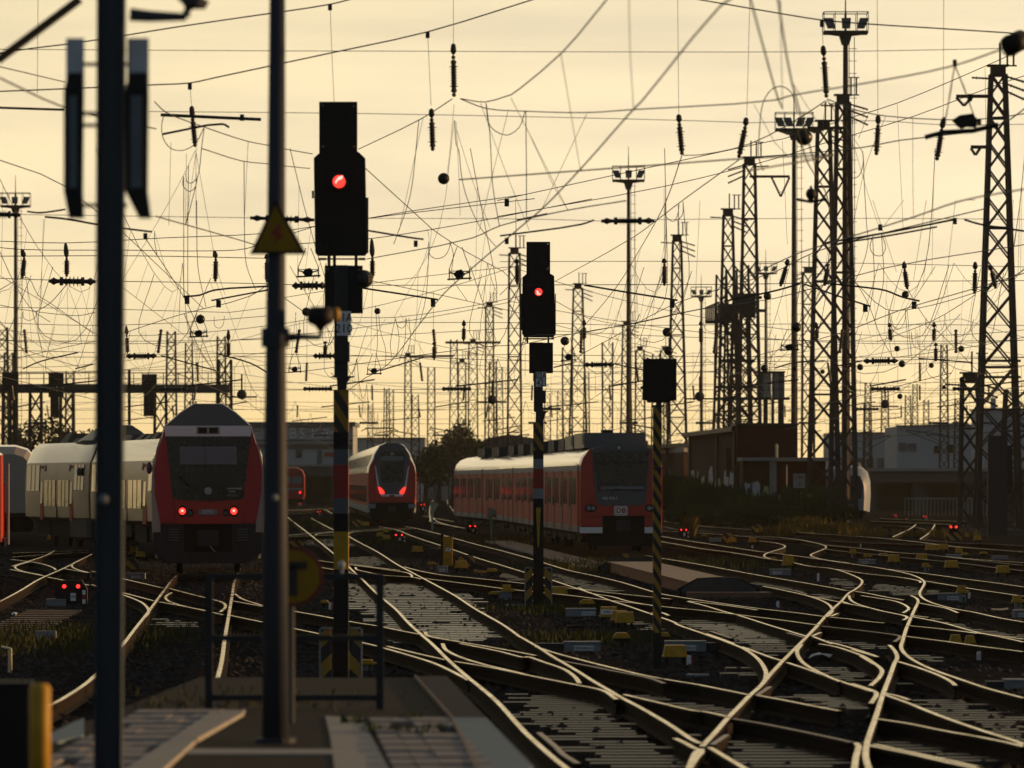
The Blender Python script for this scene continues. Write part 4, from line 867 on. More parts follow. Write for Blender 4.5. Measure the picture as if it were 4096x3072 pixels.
lb_=ff.rect('lower_board',550,483,830,835,M['black'],0,.12); bolts(ff,[(573,510),(804,515)],lb_)
mb=MB(); c=W(sx('f',840),sy('f',582),D); mb.sphere((c.x,c.y+.05,c.z),.115,12,8); mb.build('side_lamp',M['dark'],t1)
pl=ff.rect('number_plate',640,820,745,1000,M['white'],-.02,.02)
text('01A',.155,M['lettering'],pl,W(sx('f',695),sy('f',868),D-.03),'lettering','CENTER',.003,.8)
text('210',.155,M['lettering'],pl,W(sx('f',692),sy('f',950),D-.03),'lettering','CENTER',.003,.95)
ff.rect('control_box',630,1045,732,1192,M['dark'],-.05,.3)
ff.poly('pole_head',[(600,1298),(770,1298),(770,1306),(740,1310),(715,1345),(710,1400),(645,1400),(640,1310),(600,1306)],M['dark'],-.02,.16)
px_=W(sx('f',671),0,D).x
zz=lambda y: zat('O',y,D)
zf=lambda y: zat('f',y,D)
tubepole(t1,px_,D+.08,0,.085,[(zf(1298),zf(480),M['dark'])],'upper_pole')
tubepole(t1,px_,D+.08,0,.093,[(zz(420),zf(1400),M['hazardp']),(zz(548),zz(420),M['black']),(zz(662),zz(548),M['tgrey']),(zz(910),zz(662),M['redpost']),(zz(1022),zz(910),M['tgrey']),(zz(1155),zz(1022),M['black']),(zz(1435),zz(1155),M['yellowd']),(-.2,zz(1435),M['black'])])
def guardbase(par,x,y,w,h,z0=-.2):
    mb=MB(); mb.box((x,y+.25,z0+h/2),(w*.36,.3,h)); mb.build('base_box',M['black'],par)
    for s in (-1,1):
        mb=MB(); mb.box((x+s*w*.37,y,z0+h/2),(w*.26,.04,h)); g=mb.build('hazard_board',M['hazard'] if s>0 else M['hazardm'],par)
        e=MB(); e.box((x+s*w*.37,y-.005,z0+h+.012),(w*.27,.06,.024)); e.box((x+s*(w*.5+.012),y-.005,z0+h/2),(.024,.06,h)); e.build('board_frame',M['plate'],g)
M['hazardm']=stripes('hazard_stripes_mirrored',(.42,.22,.012),(.014,.014,.014),2.6,-1.0)
guardbase(t1,px_,D-.15,157/320*1.0,.76)
# --- signal with 02A 421 plate
D=118; t2=thing('light_signal','black light signal with red lamp and 421 number plate beside the long red train','signal',(W(sx('g',283),0,D).x,D,-.2),'main light signals')
fg=Face('g',D,t2)
tb=fg.rect('top_board',195,308,370,552,M['black'],0,.10)
fg.circ('bolt',353,325,6,M['white'],-.02,.03,tb); fg.poly('corner_glint',[(340,515),(358,515),(358,490)],M['plate'],-.02,.03,tb)
mbd=fg.poly('main_board',[(165,570),(195,545),(375,545),(400,560),(410,985),(395,1012),(180,1012),(163,985)],M['black'],0,.22)
fg.circ('hood',284,680,34,M['dark'],-.14,.16,mbd); fg.circ('red_lamp',284,680,27,M['redlamp'],-.17,.05,mbd)
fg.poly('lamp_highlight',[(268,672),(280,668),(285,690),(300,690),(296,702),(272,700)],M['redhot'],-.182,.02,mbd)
fg.rect('crossbar',170,1018,400,1028,M['dark'],.06,.06)
for x in (195,350): fg.rect('strut',x,1012,x+14,1058,M['black'],.06,.06)
fg.rect('lower_board',215,1052,391,1277,M['black'],0,.12)
for (x0,y0,x1,y1) in ((152,690,165,960),(405,690,412,990)): fg.rect('cable_duct',x0,y0,x1,y1,M['dark'],.05,.05,mbd)
pl=fg.rect('number_plate',264,1268,342,1377,M['white'],-.02,.02)
text('02A',.20,M['lettering'],pl,W(sx('g',303),sy('g',1297),D-.03),'lettering','CENTER',.003,.66)
text('421',.20,M['lettering'],pl,W(sx('g',309),sy('g',1350),D-.03),'lettering','CENTER',.003,.74)
fg.rect('control_box',268,1404,338,1498,M['dark'],-.05,.3)
fg.poly('pole_head',[(248,1556),(356,1556),(335,1575),(318,1640),(262,1640),(264,1565)],M['dark'],-.02,.2)
px_=W(sx('g',283),0,D).x; zg=lambda y: zat('g',y,D); zp=lambda y: zat('P',y,D)
tubepole(t2,px_,D+.1,0,.095,[(zg(1560),zg(1050),M['dark'])],'upper_pole')
tubepole(t2,px_,D+.1,0,.107,[(zp(556),zg(1640),M['hazardp']),(zp(620),zp(556),M['black']),(zp(692),zp(620),M['plate']),(zp(838),zp(692),M['redpost']),(zp(912),zp(838),M['plate']),(zp(976),zp(912),M['black']),(-.2,zp(976),M['black'])])
fp=Face('P',D,t2); fp.poly('yellow_wedge',[(266,978),(299,978),(288,1270),(278,1270)],M['yellowd'],-.02,.02)
guardbase(t2,px_,D-.15,.53,.80)
# --- black board on striped pole
D=79; t3=thing('signal_board','black rectangular signal board seen from behind on a thin yellow and black striped post','signal',(W(sx('g',1166),0,D).x,D,-.2))
fg=Face('g',D,t3)
bd=fg.poly('board',[(1057,1170),(1302,1170),(1302,1480),(1255,1482),(1248,1494),(1090,1494),(1082,1480),(1050,1470)],M['black'],0,.10)
for x,y in ((1090,1168),(1195,1168),(1274,1195),(1060,1470),(1285,1472)): fg.circ('bolt',x,y,7,M['dark'],-.02,.1,bd)
for y in (1383,): fg.circ('knob',1045,y,10,M['black'],.0,.1,bd)
fg.rect('pole_head',1120,1512,1212,1524,M['dark'],0,.12)
fg.rect('neck',1150,1494,1190,1520,M['dark'],.03,.06)
px_=W(sx('P',1159),0,D).x
tubepole(t3,px_,D+.06,0,.0585,[(.3,zat('P',230,D),M['hazardp2'] if 'hazardp2' in M else M['hazardp']),(-.2,.3,M['black'])])
fp=Face('P',D,t3)
fp.rect('clamp',1122,682,1196,697,M['dark'],-.02,.14)
# --- left mast with two side panels
D=30; x0=W(436,0,D).x; tm=thing('platform_mast','thick blurred dark mast at left with two tall side panels','mast',(x0,D,PZ))
mb=MB(); w0=W(488,0,D).x-W(378,0,D).x; xb=W(433,0,D).x; xt=W(447,0,D).x
for (a,b) in ((-.5,-.42),(.42,.5)): mb.hexa([(xb+a*w0,D-.07,PZ),(xb+b*w0,D-.07,PZ),(xb+b*w0,D+.07,PZ),(xb+a*w0,D+.07,PZ),(xt+a*w0,D-.07,5.4),(xt+b*w0,D-.07,5.4),(xt+b*w0,D+.07,5.4),(xt+a*w0,D+.07,5.4)])
mb.hexa([(xb-.42*w0,D-.012,PZ),(xb+.42*w0,D-.012,PZ),(xb+.42*w0,D+.012,PZ),(xb-.42*w0,D+.012,PZ),(xt-.42*w0,D-.012,5.4),(xt+.42*w0,D-.012,5.4),(xt+.42*w0,D+.012,5.4),(xt-.42*w0,D+.012,5.4)])
mb.build('mast_post',M['mast'],tm)
TILE['t']=(200,60,1.844)
ft=Face('t',D,tm)
for s,(xa,xb_) in enumerate(((118,250),(570,728))):
    p=ft.rect('light_housing',xa,170,xb_,600,M['panel'],.0,.03)
    ft.poly('dark_casing',[(xa-12,560),(xa+20,430),(xb_-10,430),(xb_,560),(xb_-8,1300),(xb_+(18 if s else 0),1500),(xa+(90 if s else 25),1500),(xa-12,1300)],M['black'],-.05,.08)
    ft.rect('diffuser',xa+30,600,xb_-45,1280,M['panel2'],-.062,.03)
    for y in (350,712,800,1390): ft.rect('bracket',(xb_ if s==0 else 530),y,(365 if s==0 else xa),y+26,M['dark'],0,.02)
mb=MB(); mb.tube([W(520,58,D),W(600,65,D),W(745,68,D)],[.035,.03,.02],8); mb.tube([W(745,68,D),W(748,40,D)],.02,8); mb.build('lamp_arm',M['mast'],tm)
mb=MB(); mb.lathe(W(748,45,D),W(775,-20,D),[(0,.01),(.25,.03),(.5,.085),(1,.09)],12); mb.build('lantern',M['mast'],tm)
mb=MB(); c=W(420,1997,D); mb.sphere((c.x,D-.07,c.z),.03,10,6); mb.build('bolt_cap',M['plate'],tm)
# --- tapered pole with warning triangle and lantern
D=35.7; xb=W(1102,0,D).x; xt=W(1110,0,D).x; tp=thing('lamp_pole','tall tapered grey pole carrying a yellow warning triangle and a small lantern','pole',(xb,D,PZ))
mb=MB(); mb.tube([(xb,D,PZ),(xb-.002,D,2.2),(xb+.002,D,3.4),(xt,D,5.6)],[.086,.076,.062,.048],20); mb.build('pole_shaft',M['mast2'],tp,True)
mb=MB(); mb.tube([(xb,D,PZ),(xb,D,PZ+.03)],.13,16); mb.build('base_flange',M['mast2'],tp)
Dt=D-.10; ff=Face('f',Dt,tp)
tr=ff.poly('warning_triangle',[(186,-10),(-2,400),(418,400)],M['black'],0,.01)
ff.poly('triangle_face',[(186,38),(38,378),(376,378)],M['dimyellow'],-.008,.008,tr)
ff.poly('bolt_mark',[(205,180),(150,255),(200,262),(165,335),(250,250),(205,240),(235,180)],M['redpost'],-.014,.006,tr)
fD=Face('f',D,tp)
mb=MB(); a=zat('f',1085,D); b=zat('f',945,D); mb.tube([(xb,D,a),(xb,D,b)],.088,16); mb.build('collar',M['mast2'],tp)
mb=MB(); mb.tube([W(sx('f',250),sy('f',1015),D),W(sx('f',380),sy('f',1008),D),W(sx('f',520),sy('f',1012),D)],[.03,.018,.014],8); mb.tube([W(sx('f',520),sy('f',1012),D),W(sx('f',522),sy('f',950),D)],.012,8); mb.build('lamp_arm',M['mast2'],tp)
mb=MB(); ctr=W(sx('f',520),sy('f',970),D); mb.lathe(ctr,ctr+Vector((0,0,.155)),[(0,.01),(.22,.035),(.34,.075),(.5,.086),(.85,.084),(1,.06)],18); mb.build('lantern',M['black'],tp,True)
mb=MB(); ctr=W(sx('f',640),sy('f',845),D+.02); mb.sphere(ctr,.035,10,8,0,(.7,1,1.3)); mb.build('lantern_sunlit_end',M['yellow'],tp)  # sunlit right end of the lantern, drawn as a yellow blob
mb=MB(); c=W(1100,1990,D-.075); mb.sphere(c,.022,10,6); mb.build('bolt_cap',M['plate'],tp)
# --- round T sign on its own post
D=38.5; c=W(1172,2306,D); ts=thing('round_sign','round yellow sign with a black T behind the tall tapered pole','sign',(W(1105,0,D).x,D,PZ))
mb=MB(); mb.disc((c.x,c.z),.205,D,D+.02,32); rm=mb.build('sign_rim',M['rim'],ts)
mb=MB(); mb.disc((c.x,c.z),.180,D-.012,D,32); mb.build('sign_face',M['dimyellow'],rm)
mb=MB(); mb.box((c.x,D-.02,c.z-.03),(.055,.012,.20)); mb.box((c.x,D-.02,c.z+.075),(.19,.012,.05)); mb.build('letter_t',M['lettering'],rm)
mb=MB(); mb.tube([(c.x-.02,D+.05,PZ),(c.x-.02,D+.05,c.z+.15)],.03,10); mb.build('sign_post',M['mast2'],ts)
# --- platform end fence
D=41; xa=W(836,0,D).x; xb=W(1520,0,D).x; tfz=thing('platform_fence','low dark railing across the end of the platform','fence',((xa+xb)/2,D,PZ))
zt=CH-(2305-HS)*D/F
for x in (xa,xb): mb=MB(); mb.box((x,D,(PZ+zt)/2),(.055,.055,zt-PZ)); mb.build('fence_post',M['railing'],tfz)
for yy in (2305,2552,2790): z=CH-(yy-HS)*D/F; mb=MB(); mb.box(((xa+xb)/2,D,z),(xb-xa+.05,.05,.042)); mb.build('rail',M['railing'],tfz)
mb=MB(); c=W(1367,2262,D); mb.sphere((c.x,D,c.z),.026,12,8,0,(1,1,1.3)); mb.tube([(c.x,D,zt),(c.x,D,c.z)],.012,8); mb.build('end_knob',M['clear'],tfz)
# --- yellow post and dark cabinet at the bottom left corner
D=27.5; xl=W(119,0,D).x; xr=W(203,0,D).x; zt=CH-(2735-HS)*D/F
mb=MB(); mb.tube([(( xl+xr)/2,D,PZ),((xl+xr)/2,D,zt-.02),((xl+xr)/2,D,zt)],[(xr-xl)/2,(xr-xl)/2,(xr-xl)/2*.7],20)
tag(mb.build('yellow_post',M['yellow'],None,True),'blurred yellow post lit by the sun at the bottom left corner','post')
mb=MB(); x=W(55,0,D+.6).x; mb.box((x,D+.6,(PZ+zt-.03)/2),(.17,.2,zt-.03-PZ)); mb.box((x,D+.6,zt-.02),(.19,.22,.02))
tag(mb.build('dark_cabinet',M['black']),'dark blurred cabinet beside the yellow post in the bottom left corner','cabinet')
mb=MB(); c=G(40,2690,-.2); mb.tube([(c.x,c.y,-.2),(c.x,c.y,.12),(c.x-.12,c.y,.14)],.03,8); tag(mb.build('bent_rail_end',M['railtop']),'short bent metal stub in the grass at the left edge','metal stub')
# ================================================================ lattice towers and flood-light masts
def lattice(par,x,D,z0,z1,w0,w1,mi='lattice',panels=None,leg=.13,name='lattice_body'):
    mb=MB(); n=panels or max(6,int((z1-z0)/1.5))
    def cor(t): w=w0+(w1-w0)*t; return [(x-w/2,D-w/2),(x+w/2,D-w/2),(x+w/2,D+w/2),(x-w/2,D+w/2)]
    A=cor(0);B=cor(1)
    for i in range(4): mb.bar((A[i][0],A[i][1],z0),(B[i][0],B[i][1],z1),leg)
    # panels shrink with width
    ts=[0];w=w0
    tt=0
    hs=[]
    for k in range(n): hs.append(w0+(w1-w0)*(k/n)+.4)
    S=sum(hs); acc=0; ts=[0]
    for h in hs: acc+=h; ts.append(acc/S)
    for k in range(n):
        P=cor(ts[k]);Q=cor(ts[k+1]); za=z0+(z1-z0)*ts[k]; zb=z0+(z1-z0)*ts[k+1]
        for i in range(4):
            j=(i+1)%4
            mb.bar((P[i][0],P[i][1],za),(Q[j][0],Q[j][1],zb),leg*.40)
            mb.bar((P[j][0],P[j][1],za),(Q[i][0],Q[i][1],zb),leg*.40)
        if k%4==0:
            for i in range(4): j=(i+1)%4; mb.bar((P[i][0],P[i][1],za),(P[j][0],P[j][1],za),leg*.5)
    return mb.build(name,M[mi],par)
def insul_mb(mb,p,q,r,fins,mi=0,n=8,body=.45):
    prof=[(0,r*.35),(.04,r*.6),(.10,r*.6),(.101,r*body)]
    for k in range(fins):
        t=.16+.68*(k+.5)/fins; e=.17/fins
        rr=r*(1.0 if k in (0,fins-1) else .74)
        prof+=[(t-e,r*body),(t+e*.3,rr),(t+e*.5,rr*.97),(t+e*.6,r*body)]
    prof+=[(.899,r*body),(.90,r*.6),(.96,r*.6),(1,r*.35)]
    mb.lathe(p,q,prof,n,mi)
def towerhead(par,x,D,z,s=1.0,side=1,arm=True):
    mb=MB(); mb.box((x,D,z+.15),(.7*s,.7*s,.5*s)); mb.box((x,D,z+.42*s),(1.0*s,.8*s,.08*s)); mb.tube([(x+.1*s,D,z+.4*s),(x+.1*s,D,z+1.5*s)],.05*s,5)
    for k,(dx,h) in enumerate(((.45,1.0),(.75,1.0))): mb.tube([(x+dx*s,D,z+.42*s),(x+dx*s,D,z+(.42+h)*s)],.05*s,5)
    mb.bar((x+.3*s,D,z+1.4*s),(x+.9*s,D,z+1.4*s),.06*s); mb.bar((x+.3*s,D,z+.42*s),(x+.9*s,D,z+.42*s),.07*s)
    mb.build('switch_head',M['lattice'],par)
    for k in range(3):
        im=MB(); a=Vector((x+side*.4*s,D,z-.1*s-.35*k*s)); b=a+Vector((side*1.0*s,0,-.3*s-.08*k)); insul_mb(im,a,b,.10*s,5,0,6); im.build('tower_insulator',M['insul'],par)
    im=MB(); a=Vector((x-side*.35*s,D,z-.2)); insul_mb(im,a,a+Vector((-side*.9*s,0,.05)),.09*s,4,0,6); im.build('tower_insulator',M['insul'],par)
def fulltower(px_,ty,label,w0=2.3,w1=.75,H=22.0,D=None,base=None,head=1,group='lattice towers',side=1,leg=None):
    w0*=.70; w1*=.78; s=(HS-ty)/(H-CH); D=D or F/s; x=W(px_,0,D).x; zt=CH+(HS-ty)*D/F
    t=thing('lattice_tower',label,'tower',(x,D,-.2),group)
    lattice(t,x,D,-.2,zt,w0,w1,leg=leg or .17)
    if head: towerhead(t,x,D,zt,1.0,side)
    f=MB(); f.box((x,D,-.05),(w0+.3,w0+.3,.35)); f.build('foundation',M['bldgd'],t)
    return t,x,D,zt
def arm(par,x,D,z,l,drop=1.0):
    mb=MB(); mb.bar((x,D,z),(x+l,D,z),.16); mb.build('cross_arm',M['lattice'],par)
    for k in (0.55,1.0): im=MB(); a=Vector((x+l*k,D,z-.05)); b=Vector((x+l*.78,D,z-1.3*drop)); insul_mb(im,a,b,.13,6,0,6); im.build('tower_insulator',M['insul'],par)
tw,x,D,zt=fulltower(3992,298,'wide dark lattice tower nearest the right edge',3.0,.85,22.5,D=272,leg=.20)
arm(tw,x-.3,D,CH+(HS-385)*D/F,-1.7,.35); arm(tw,x-.3,D,CH+(HS-588)*D/F,-1.0,.3)
for yy in (1445,1510,1640): mb=MB(); z=CH+(HS-yy)*D/F; mb.box((x,D-1.0,z),(2.0,.12,.12)); mb.build('platform_beam',M['lattice'],tw)
mb=MB(); c=W(3870,2030,262); mb.box((W(3990,0,262).x,262,2.2),(.9,.3,4.6)); mb.build('mesh_cage',M['dark'],tw)
mb=MB(); p=W(4010,1880,268); mb.box(p,(.9,.5,2.3)); mb.build('signal_case',M['black'],tw)
tw,x,D,zt=fulltower(3295,512,'slim lattice tower left of the tallest floodlight mast',2.6,.9,22,D=330,leg=.20)
arm(tw,x,D,zt-.1,-2.6,.2); 
tw2,x2,D2,z2=fulltower(3372,410,'dark lattice tower overlapping the tallest floodlight mast',2.1,.85,24,D=318,leg=.20); arm(tw2,x2,D2,CH+(HS-512)*D2/F,-2.0,.2)
tw,x,D,zt=fulltower(2998,655,'lattice tower with V-shaped insulator bracket behind the gantry platform',2.3,.9,23,side=-1); arm(tw,x,D,CH+(HS-706)*D/F,2.6)
fulltower(2912,860,'lattice tower left of the gantry platform with pole switch on its head',2.4,.8,21)
fulltower(2708,962,'lattice tower rising behind the black signal board',2.5,.8,21)
fulltower(2312,1152,'lattice tower behind the long red train roof, right of the second signal',2.9,1.1,21)
fulltower(2058,1012,'lattice tower just left of the second red signal',1.75,1.1,21)
fulltower(1958,1225,'slender lattice tower left of the second signal',1.5,1.0,21)
tw,x,D,zt=fulltower(1892,1370,'short T-topped lattice mast between the signals',1.9,1.3,20); mb=MB(); mb.bar((x-3.5,D,zt),(x+3.5,D,zt),.3); mb.build('cross_arm',M['lattice'],tw)
tw,x,D,zt=fulltower(1632,1425,'thin lattice mast above the double-deck train',1.6,1.0,19); mb=MB(); mb.bar((x,D,zt),(x+6,D,zt),.25); mb.build('cross_arm',M['lattice'],tw)
fulltower(1848,1448,'faint lattice mast left of the second signal, in front of the trees',1.6,1.2,18)
fulltower(2505,1300,'faint lattice tower behind the thin floodlight mast',2.2,1.0,20)
fulltower(2560,1400,'faint lattice tower left of the black signal board',2.0,1.2,18)
fulltower(2660,1400,'faint lattice mast just right of the black signal board',2.0,1.3,18)
fulltower(2430,1370,'faint square-topped mast between second signal and floodlight mast',1.5,1.5,18,head=0)
fulltower(2270,1390,'faint mast right behind the second signal pole',1.5,1.5,18,head=0)
fulltower(685,1325,'lattice tower left of the railcar roof',2.2,1.2,20,head=0)
fulltower(885,1345,'lattice tower above the railcar roof',2.0,1.2,20,head=0)
fulltower(8,1310,'lattice tower cut by the left edge',2.6,1.5,20,head=0)
fulltower(35,1410,'lattice tower close to the left edge behind the gantry',2.2,1.4,20,head=0)
fulltower(280,1485,'low lattice mast behind the left gantry',2.0,1.4,18,head=0)
fulltower(3232,1088,'lattice tower between the grey cabin and the slim tower',1.6,1.2,21,side=-1)
fulltower(3540,1562,'distant lattice mast right of the white express train',2.2,1.4,18,head=0)
fulltower(3632,1580,'distant lattice mast in front of the pale building',2.0,1.2,18,head=0)
fulltower(3705,1600,'second distant lattice mast in front of the pale building',1.8,1.2,18,head=0)
fulltower(4065,1560,'dark lattice mast at the right edge beside the wide tower',2.6,1.4,19,head=0,D=300)
fulltower(3880,1525,'lattice post left of the wide tower legs',1.5,1.0,10,head=1,D=285)
tw,x,D,zt=fulltower(1725,1470,'faint lattice mast left of the trees',1.5,1.2,18,head=0)
fulltower(1560,1560,'hazy thin mast above the double-deck train roof',1.8,1.5,18,head=0)
def floodmast(px_,ty,label,H=28.0,D=None,lamps=3,wide=1.0,r0=.17):
    s=(HS-ty)/(H-CH); D=D or F/s; x=W(px_,0,D).x; zt=CH+(HS-ty)*D/F
    t=thing('floodlight_mast',label,'light mast',(x,D,-.2),'floodlight masts')
    mb=MB(); mb.tube([(x,D,-.2),(x,D,zt*.5),(x,D,zt-1.3)],[r0*1.25,r0,r0*.72],10); mb.build('mast_shaft',M['lattice'],t)
    lm=MB(); 
    for sgn in (0,.30): lm.tube([(x+r0+.05+sgn,D,.5),(x+r0*.8+.05+sgn,D,zt-1.3)],.022,4)
    k=1.0
    while k<zt-1.4: lm.bar((x+r0-.02,D,k),(x+r0+.45,D,k),.03); k+=.7
    lm.build('ladder',M['lattice'],t)
    w=1.25*wide
    mb=MB(); mb.prism([(x-w,zt-1.15),(x+w,zt-1.15),(x+w,zt-1.0),(x-w,zt-1.0)],D-w*.6,D+w*.6); mb.prism([(x-w*.9,zt-1.15),(x-.35,zt-1.25),(x-.2,zt-1.75),(x+.2,zt-1.75),(x+.35,zt-1.25),(x+w*.9,zt-1.15)],D-.4,D+.4)
    mb.build('basket_floor',M['dark'],t)
    mb=MB()
    for a in (-1,-.5,0,.5,1):
        for b in (-1,1): mb.bar((x+w*a,D+w*.6*b,zt-1.0),(x+w*a,D+w*.6*b,zt+.05),.04)
    for b in (-1,1): mb.bar((x-w,D+w*.6*b,zt+.05),(x+w,D+w*.6*b,zt+.05),.05); mb.bar((x+w*b,D-w*.6,zt+.05),(x+w*b,D+w*.6,zt+.05),.05)
    mb.tube([(x,D,zt-1.0),(x,D,zt+1.6)],[.06,.02],6); mb.build('basket_rail',M['lattice'],t)
    xs_=[-.95,0,.95] if lamps==3 else [-1.0,-.42,.42,1.0]
    for q in xs_:
        mb=MB(); z=zt-.6; tl=.14 if q<-.1 else (-.14 if q>.1 else 0)
        mb.prism([(x+q*wide-.26-tl*.6,z+.3),(x+q*wide+.26-tl*.6,z+.3),(x+q*wide+.22+tl,z-.28),(x+q*wide-.22+tl,z-.28)],D-w*.6-.1,D-w*.6+.3); mb.build('floodlight',M['tgrey'],t)
    return t
for i in range(22):
    s_=R.choice([1480,1530,1590,1660,1780,1830,1990,2100,2180,2230,2360,2460,2600,2640,2760,3480,3570,3660,3760,3830,620,760])+R.uniform(-20,20); D=R.uniform(430,760); h=R.uniform(10,15); x=W(s_,0,D).x
    o=thing('catenary_mast','slender distant catenary mast among the far wires','mast',(x,D,-.2),'slender far catenary masts')
    lattice(o,x,D,-.2,h,.9,.55,leg=.10,panels=14,name='mast_body'); mb=MB(); l=R.choice([-1,1])*R.uniform(2,3.5); mb.bar((x,D,6.6),(x+l,D,7.0),.09); mb.bar((x,D,5.6),(x+l,D,6.9),.07); mb.build('bracket',M['lattice'],o)
floodmast(3382,55,'tallest floodlight mast with ladder and three lamps, upper right',28,D=322,r0=.19)
floodmast(3176,455,'floodlight mast with four lamps left of the tallest one',27,lamps=4,r0=.18)
floodmast(2514,668,'floodlight mast alone in the sky right of centre',27)
floodmast(62,775,'floodlight mast near the left edge',27)
floodmast(3063,1055,'small distant floodlight mast beside the gantry platform',27)
floodmast(2805,1150,'distant floodlights peeping out left of the gantry towers',26)
# ================================================================ overhead wires
def wpts(s,D0,D1,sub=3):
    P=px(s); L_=[0]
    for a,b in zip(P,P[1:]): L_.append(L_[-1]+math.hypot(b[0]-a[0],b[1]-a[1]))
    out=[]
    for (x,y),l in zip(P,L_):
        t=l/max(L_[-1],1e-6); inv=(1-t)/D0+t/D1; out.append(W(x,y,1/inv))
    return smooth_pts(out,sub) if len(out)>2 else out
def wire(par,name,s,D0,D1=None,r=.007,m='wire',n=5):
    mb=MB(); mb.tube(wpts(s,D0,D1 or D0),r,n); return mb.build(name,M[m],par)
def fitting(par,t,x,y,D,k=.06):
    mb=MB(); p=W(sx(t,x),sy(t,y),D); mb.box((p.x,D,p.z-k*.6),(k,k,k*1.6)); mb.build('clamp',M['dark'],par)
def hanginsul(par,s,D,r,fins):   # s: three points - top of cap, end of cap, bottom
    P=px(s); a,b,c=[W(x,y,D) for x,y in P]
    mb=MB(); mb.lathe(a,b,[(0,.012),(.15,.03),(.62,r*.62),(.8,r*.5),(1,.01)],8); mb.build('wedge_clamp',M['dark'],par)
    mb=MB(); q=b+(c-b)*.12; e=b+(c-b)*.90; insul_mb(mb,q,e,r,fins,0,10,.5); mb.tube([b,q],.012,5); mb.tube([e,c],.012,5)
    mb.sphere(b+(c-b)*.06,.028,6,5); mb.sphere(b+(c-b)*.95,.028,6,5); mb.build('insulator',M['insul'],par)
def rodinsul(par,s,D,r,fins):    # horizontal strain insulator between two points
    P=px(s); a,b=[W(x,y,D) for x,y in P]
    mb=MB(); d=b-a
    mb.lathe(a,a+d*.24,[(0,.02),(.2,r*.35),(.45,r*.7),(.7,r*.4),(1,r*.35)],8); mb.lathe(b,a+d*.76,[(0,.02),(.2,r*.35),(.45,r*.7),(.7,r*.4),(1,r*.35)],8)
    mb.lathe(a+d*.24,a+d*.76,[(0,r*.75),(.13,r*.75),(.131,r*.45)]+sum([[(.18+.64*(k+.2)/fins,r*.45),(.18+.64*(k+.5)/fins,r),(.18+.64*(k+.6)/fins,r*.45)] for k in range(fins)],[])+[(.869,r*.45),(.87,r*.75),(1,r*.75)],10)
    return mb.build('strain_insulator',M['insul'],par)
# ---- nearest headspan
D=72; p=W(2048,470,D)
h1=thing('headspan','nearest overhead span with large insulators crossing the top of the sky','overhead span',(p.x,D,5.6),'overhead spans')
for s,r in (('a -200,420 250,355 500,325 725,292 960,255 1300,200 2000,98 b 165,97 590,32 760,-10',.009),('a -200,682 480,655 1150,625 1400,612 1600,570 2000,485 b 165,483 600,390 1310,235 2028,15 c 260,-8',.009),('c 1440,-8 2028,93 d 530,148 870,177 1430,212 2020,250 2200,262',.009)): wire(h1,'sag_rope',s,D,D,r)
for s,r in (('a -200,362 2000,375 b 1000,377 2028,381 c 1000,383 2028,383 d 900,376 2100,352',.0045),('a 1100,822 2000,830 b 800,837 2028,860 c 1310,887 1850,905 d 0,905 940,890 1420,920 2100,915',.0045),('a 150,1582 1840,1606',.004),('b 870,1610 2028,1615 c 740,1630',.004),('c 1140,1620 2028,1612 d 1000,1610 2100,1618',.004)): wire(h1,'cross_wire',s,D,D,r)
for s in ('b 590,32 600,300 620,752','b 1310,240 1335,780','a 1400,620 1412,775','b 1500,-10 1500,320','d 530,150 538,330','c 1310,-10 1318,838','c 1843,-10 1820,855','d 938,-10 943,840','d 1428,-10 1425,870','a 280,-10 275,690'): wire(h1,'hanger',s,D,D,.0035)
for s,r,f in (('b 1500,320 1500,405 1505,715',.062,8),('b 1337,800 1340,870 1348,1110',.062,6),('a 1413,780 1420,870 1440,1080',.058,6),('d 538,335 545,415 564,720',.062,8),('c 1318,842 1322,905 1343,1140',.062,6),('c 1816,865 1810,930 1762,1160',.062,6),('d 944,848 945,918 932,1140',.060,6),('d 1427,875 1415,950 1378,1180',.062,6)): hanginsul(h1,s,D,r,f)
rodinsul(h1,'c 745,1630 1140,1628',D,.062,10); rodinsul(h1,'a -150,1578 152,1585',D,.062,8); rodinsul(h1,'b 0,1607 475,1622',D,.058,6)
for s in ('a 590,-10 -20,445',): wire(h1,'stay_tube',s,34,34,.028)
for s,r in (('a -100,792 470,810',.016),('a 1185,848 1925,882',.022),('a 1200,990 1640,915 1690,940',.015),('c 125,1625 350,1578',.014),('g 0,265 600,180 695,148',.012),('h 545,318 1000,243 1505,145',.014),('h 620,325 1000,267 1380,198',.012),('h 1580,145 1700,180 2080,238',.014),('f 865,225 1210,282 1280,290',.013),('e 200,85 290,95 480,70',.012),('e 330,125 480,140 720,182',.014),('e 900,208 1075,230 1120,235',.013)): wire(h1,'steady_arm',s,D,D,r,'dark')
for t,x,y in (('b',590,35),('b',1310,240),('a',1400,620),('d',530,158),('a',1785,850),('g',50,285),('f',1222,305),('e',1072,250),('h',960,185),('d',1510,1612)): fitting(h1,t,x,y,D,.05)
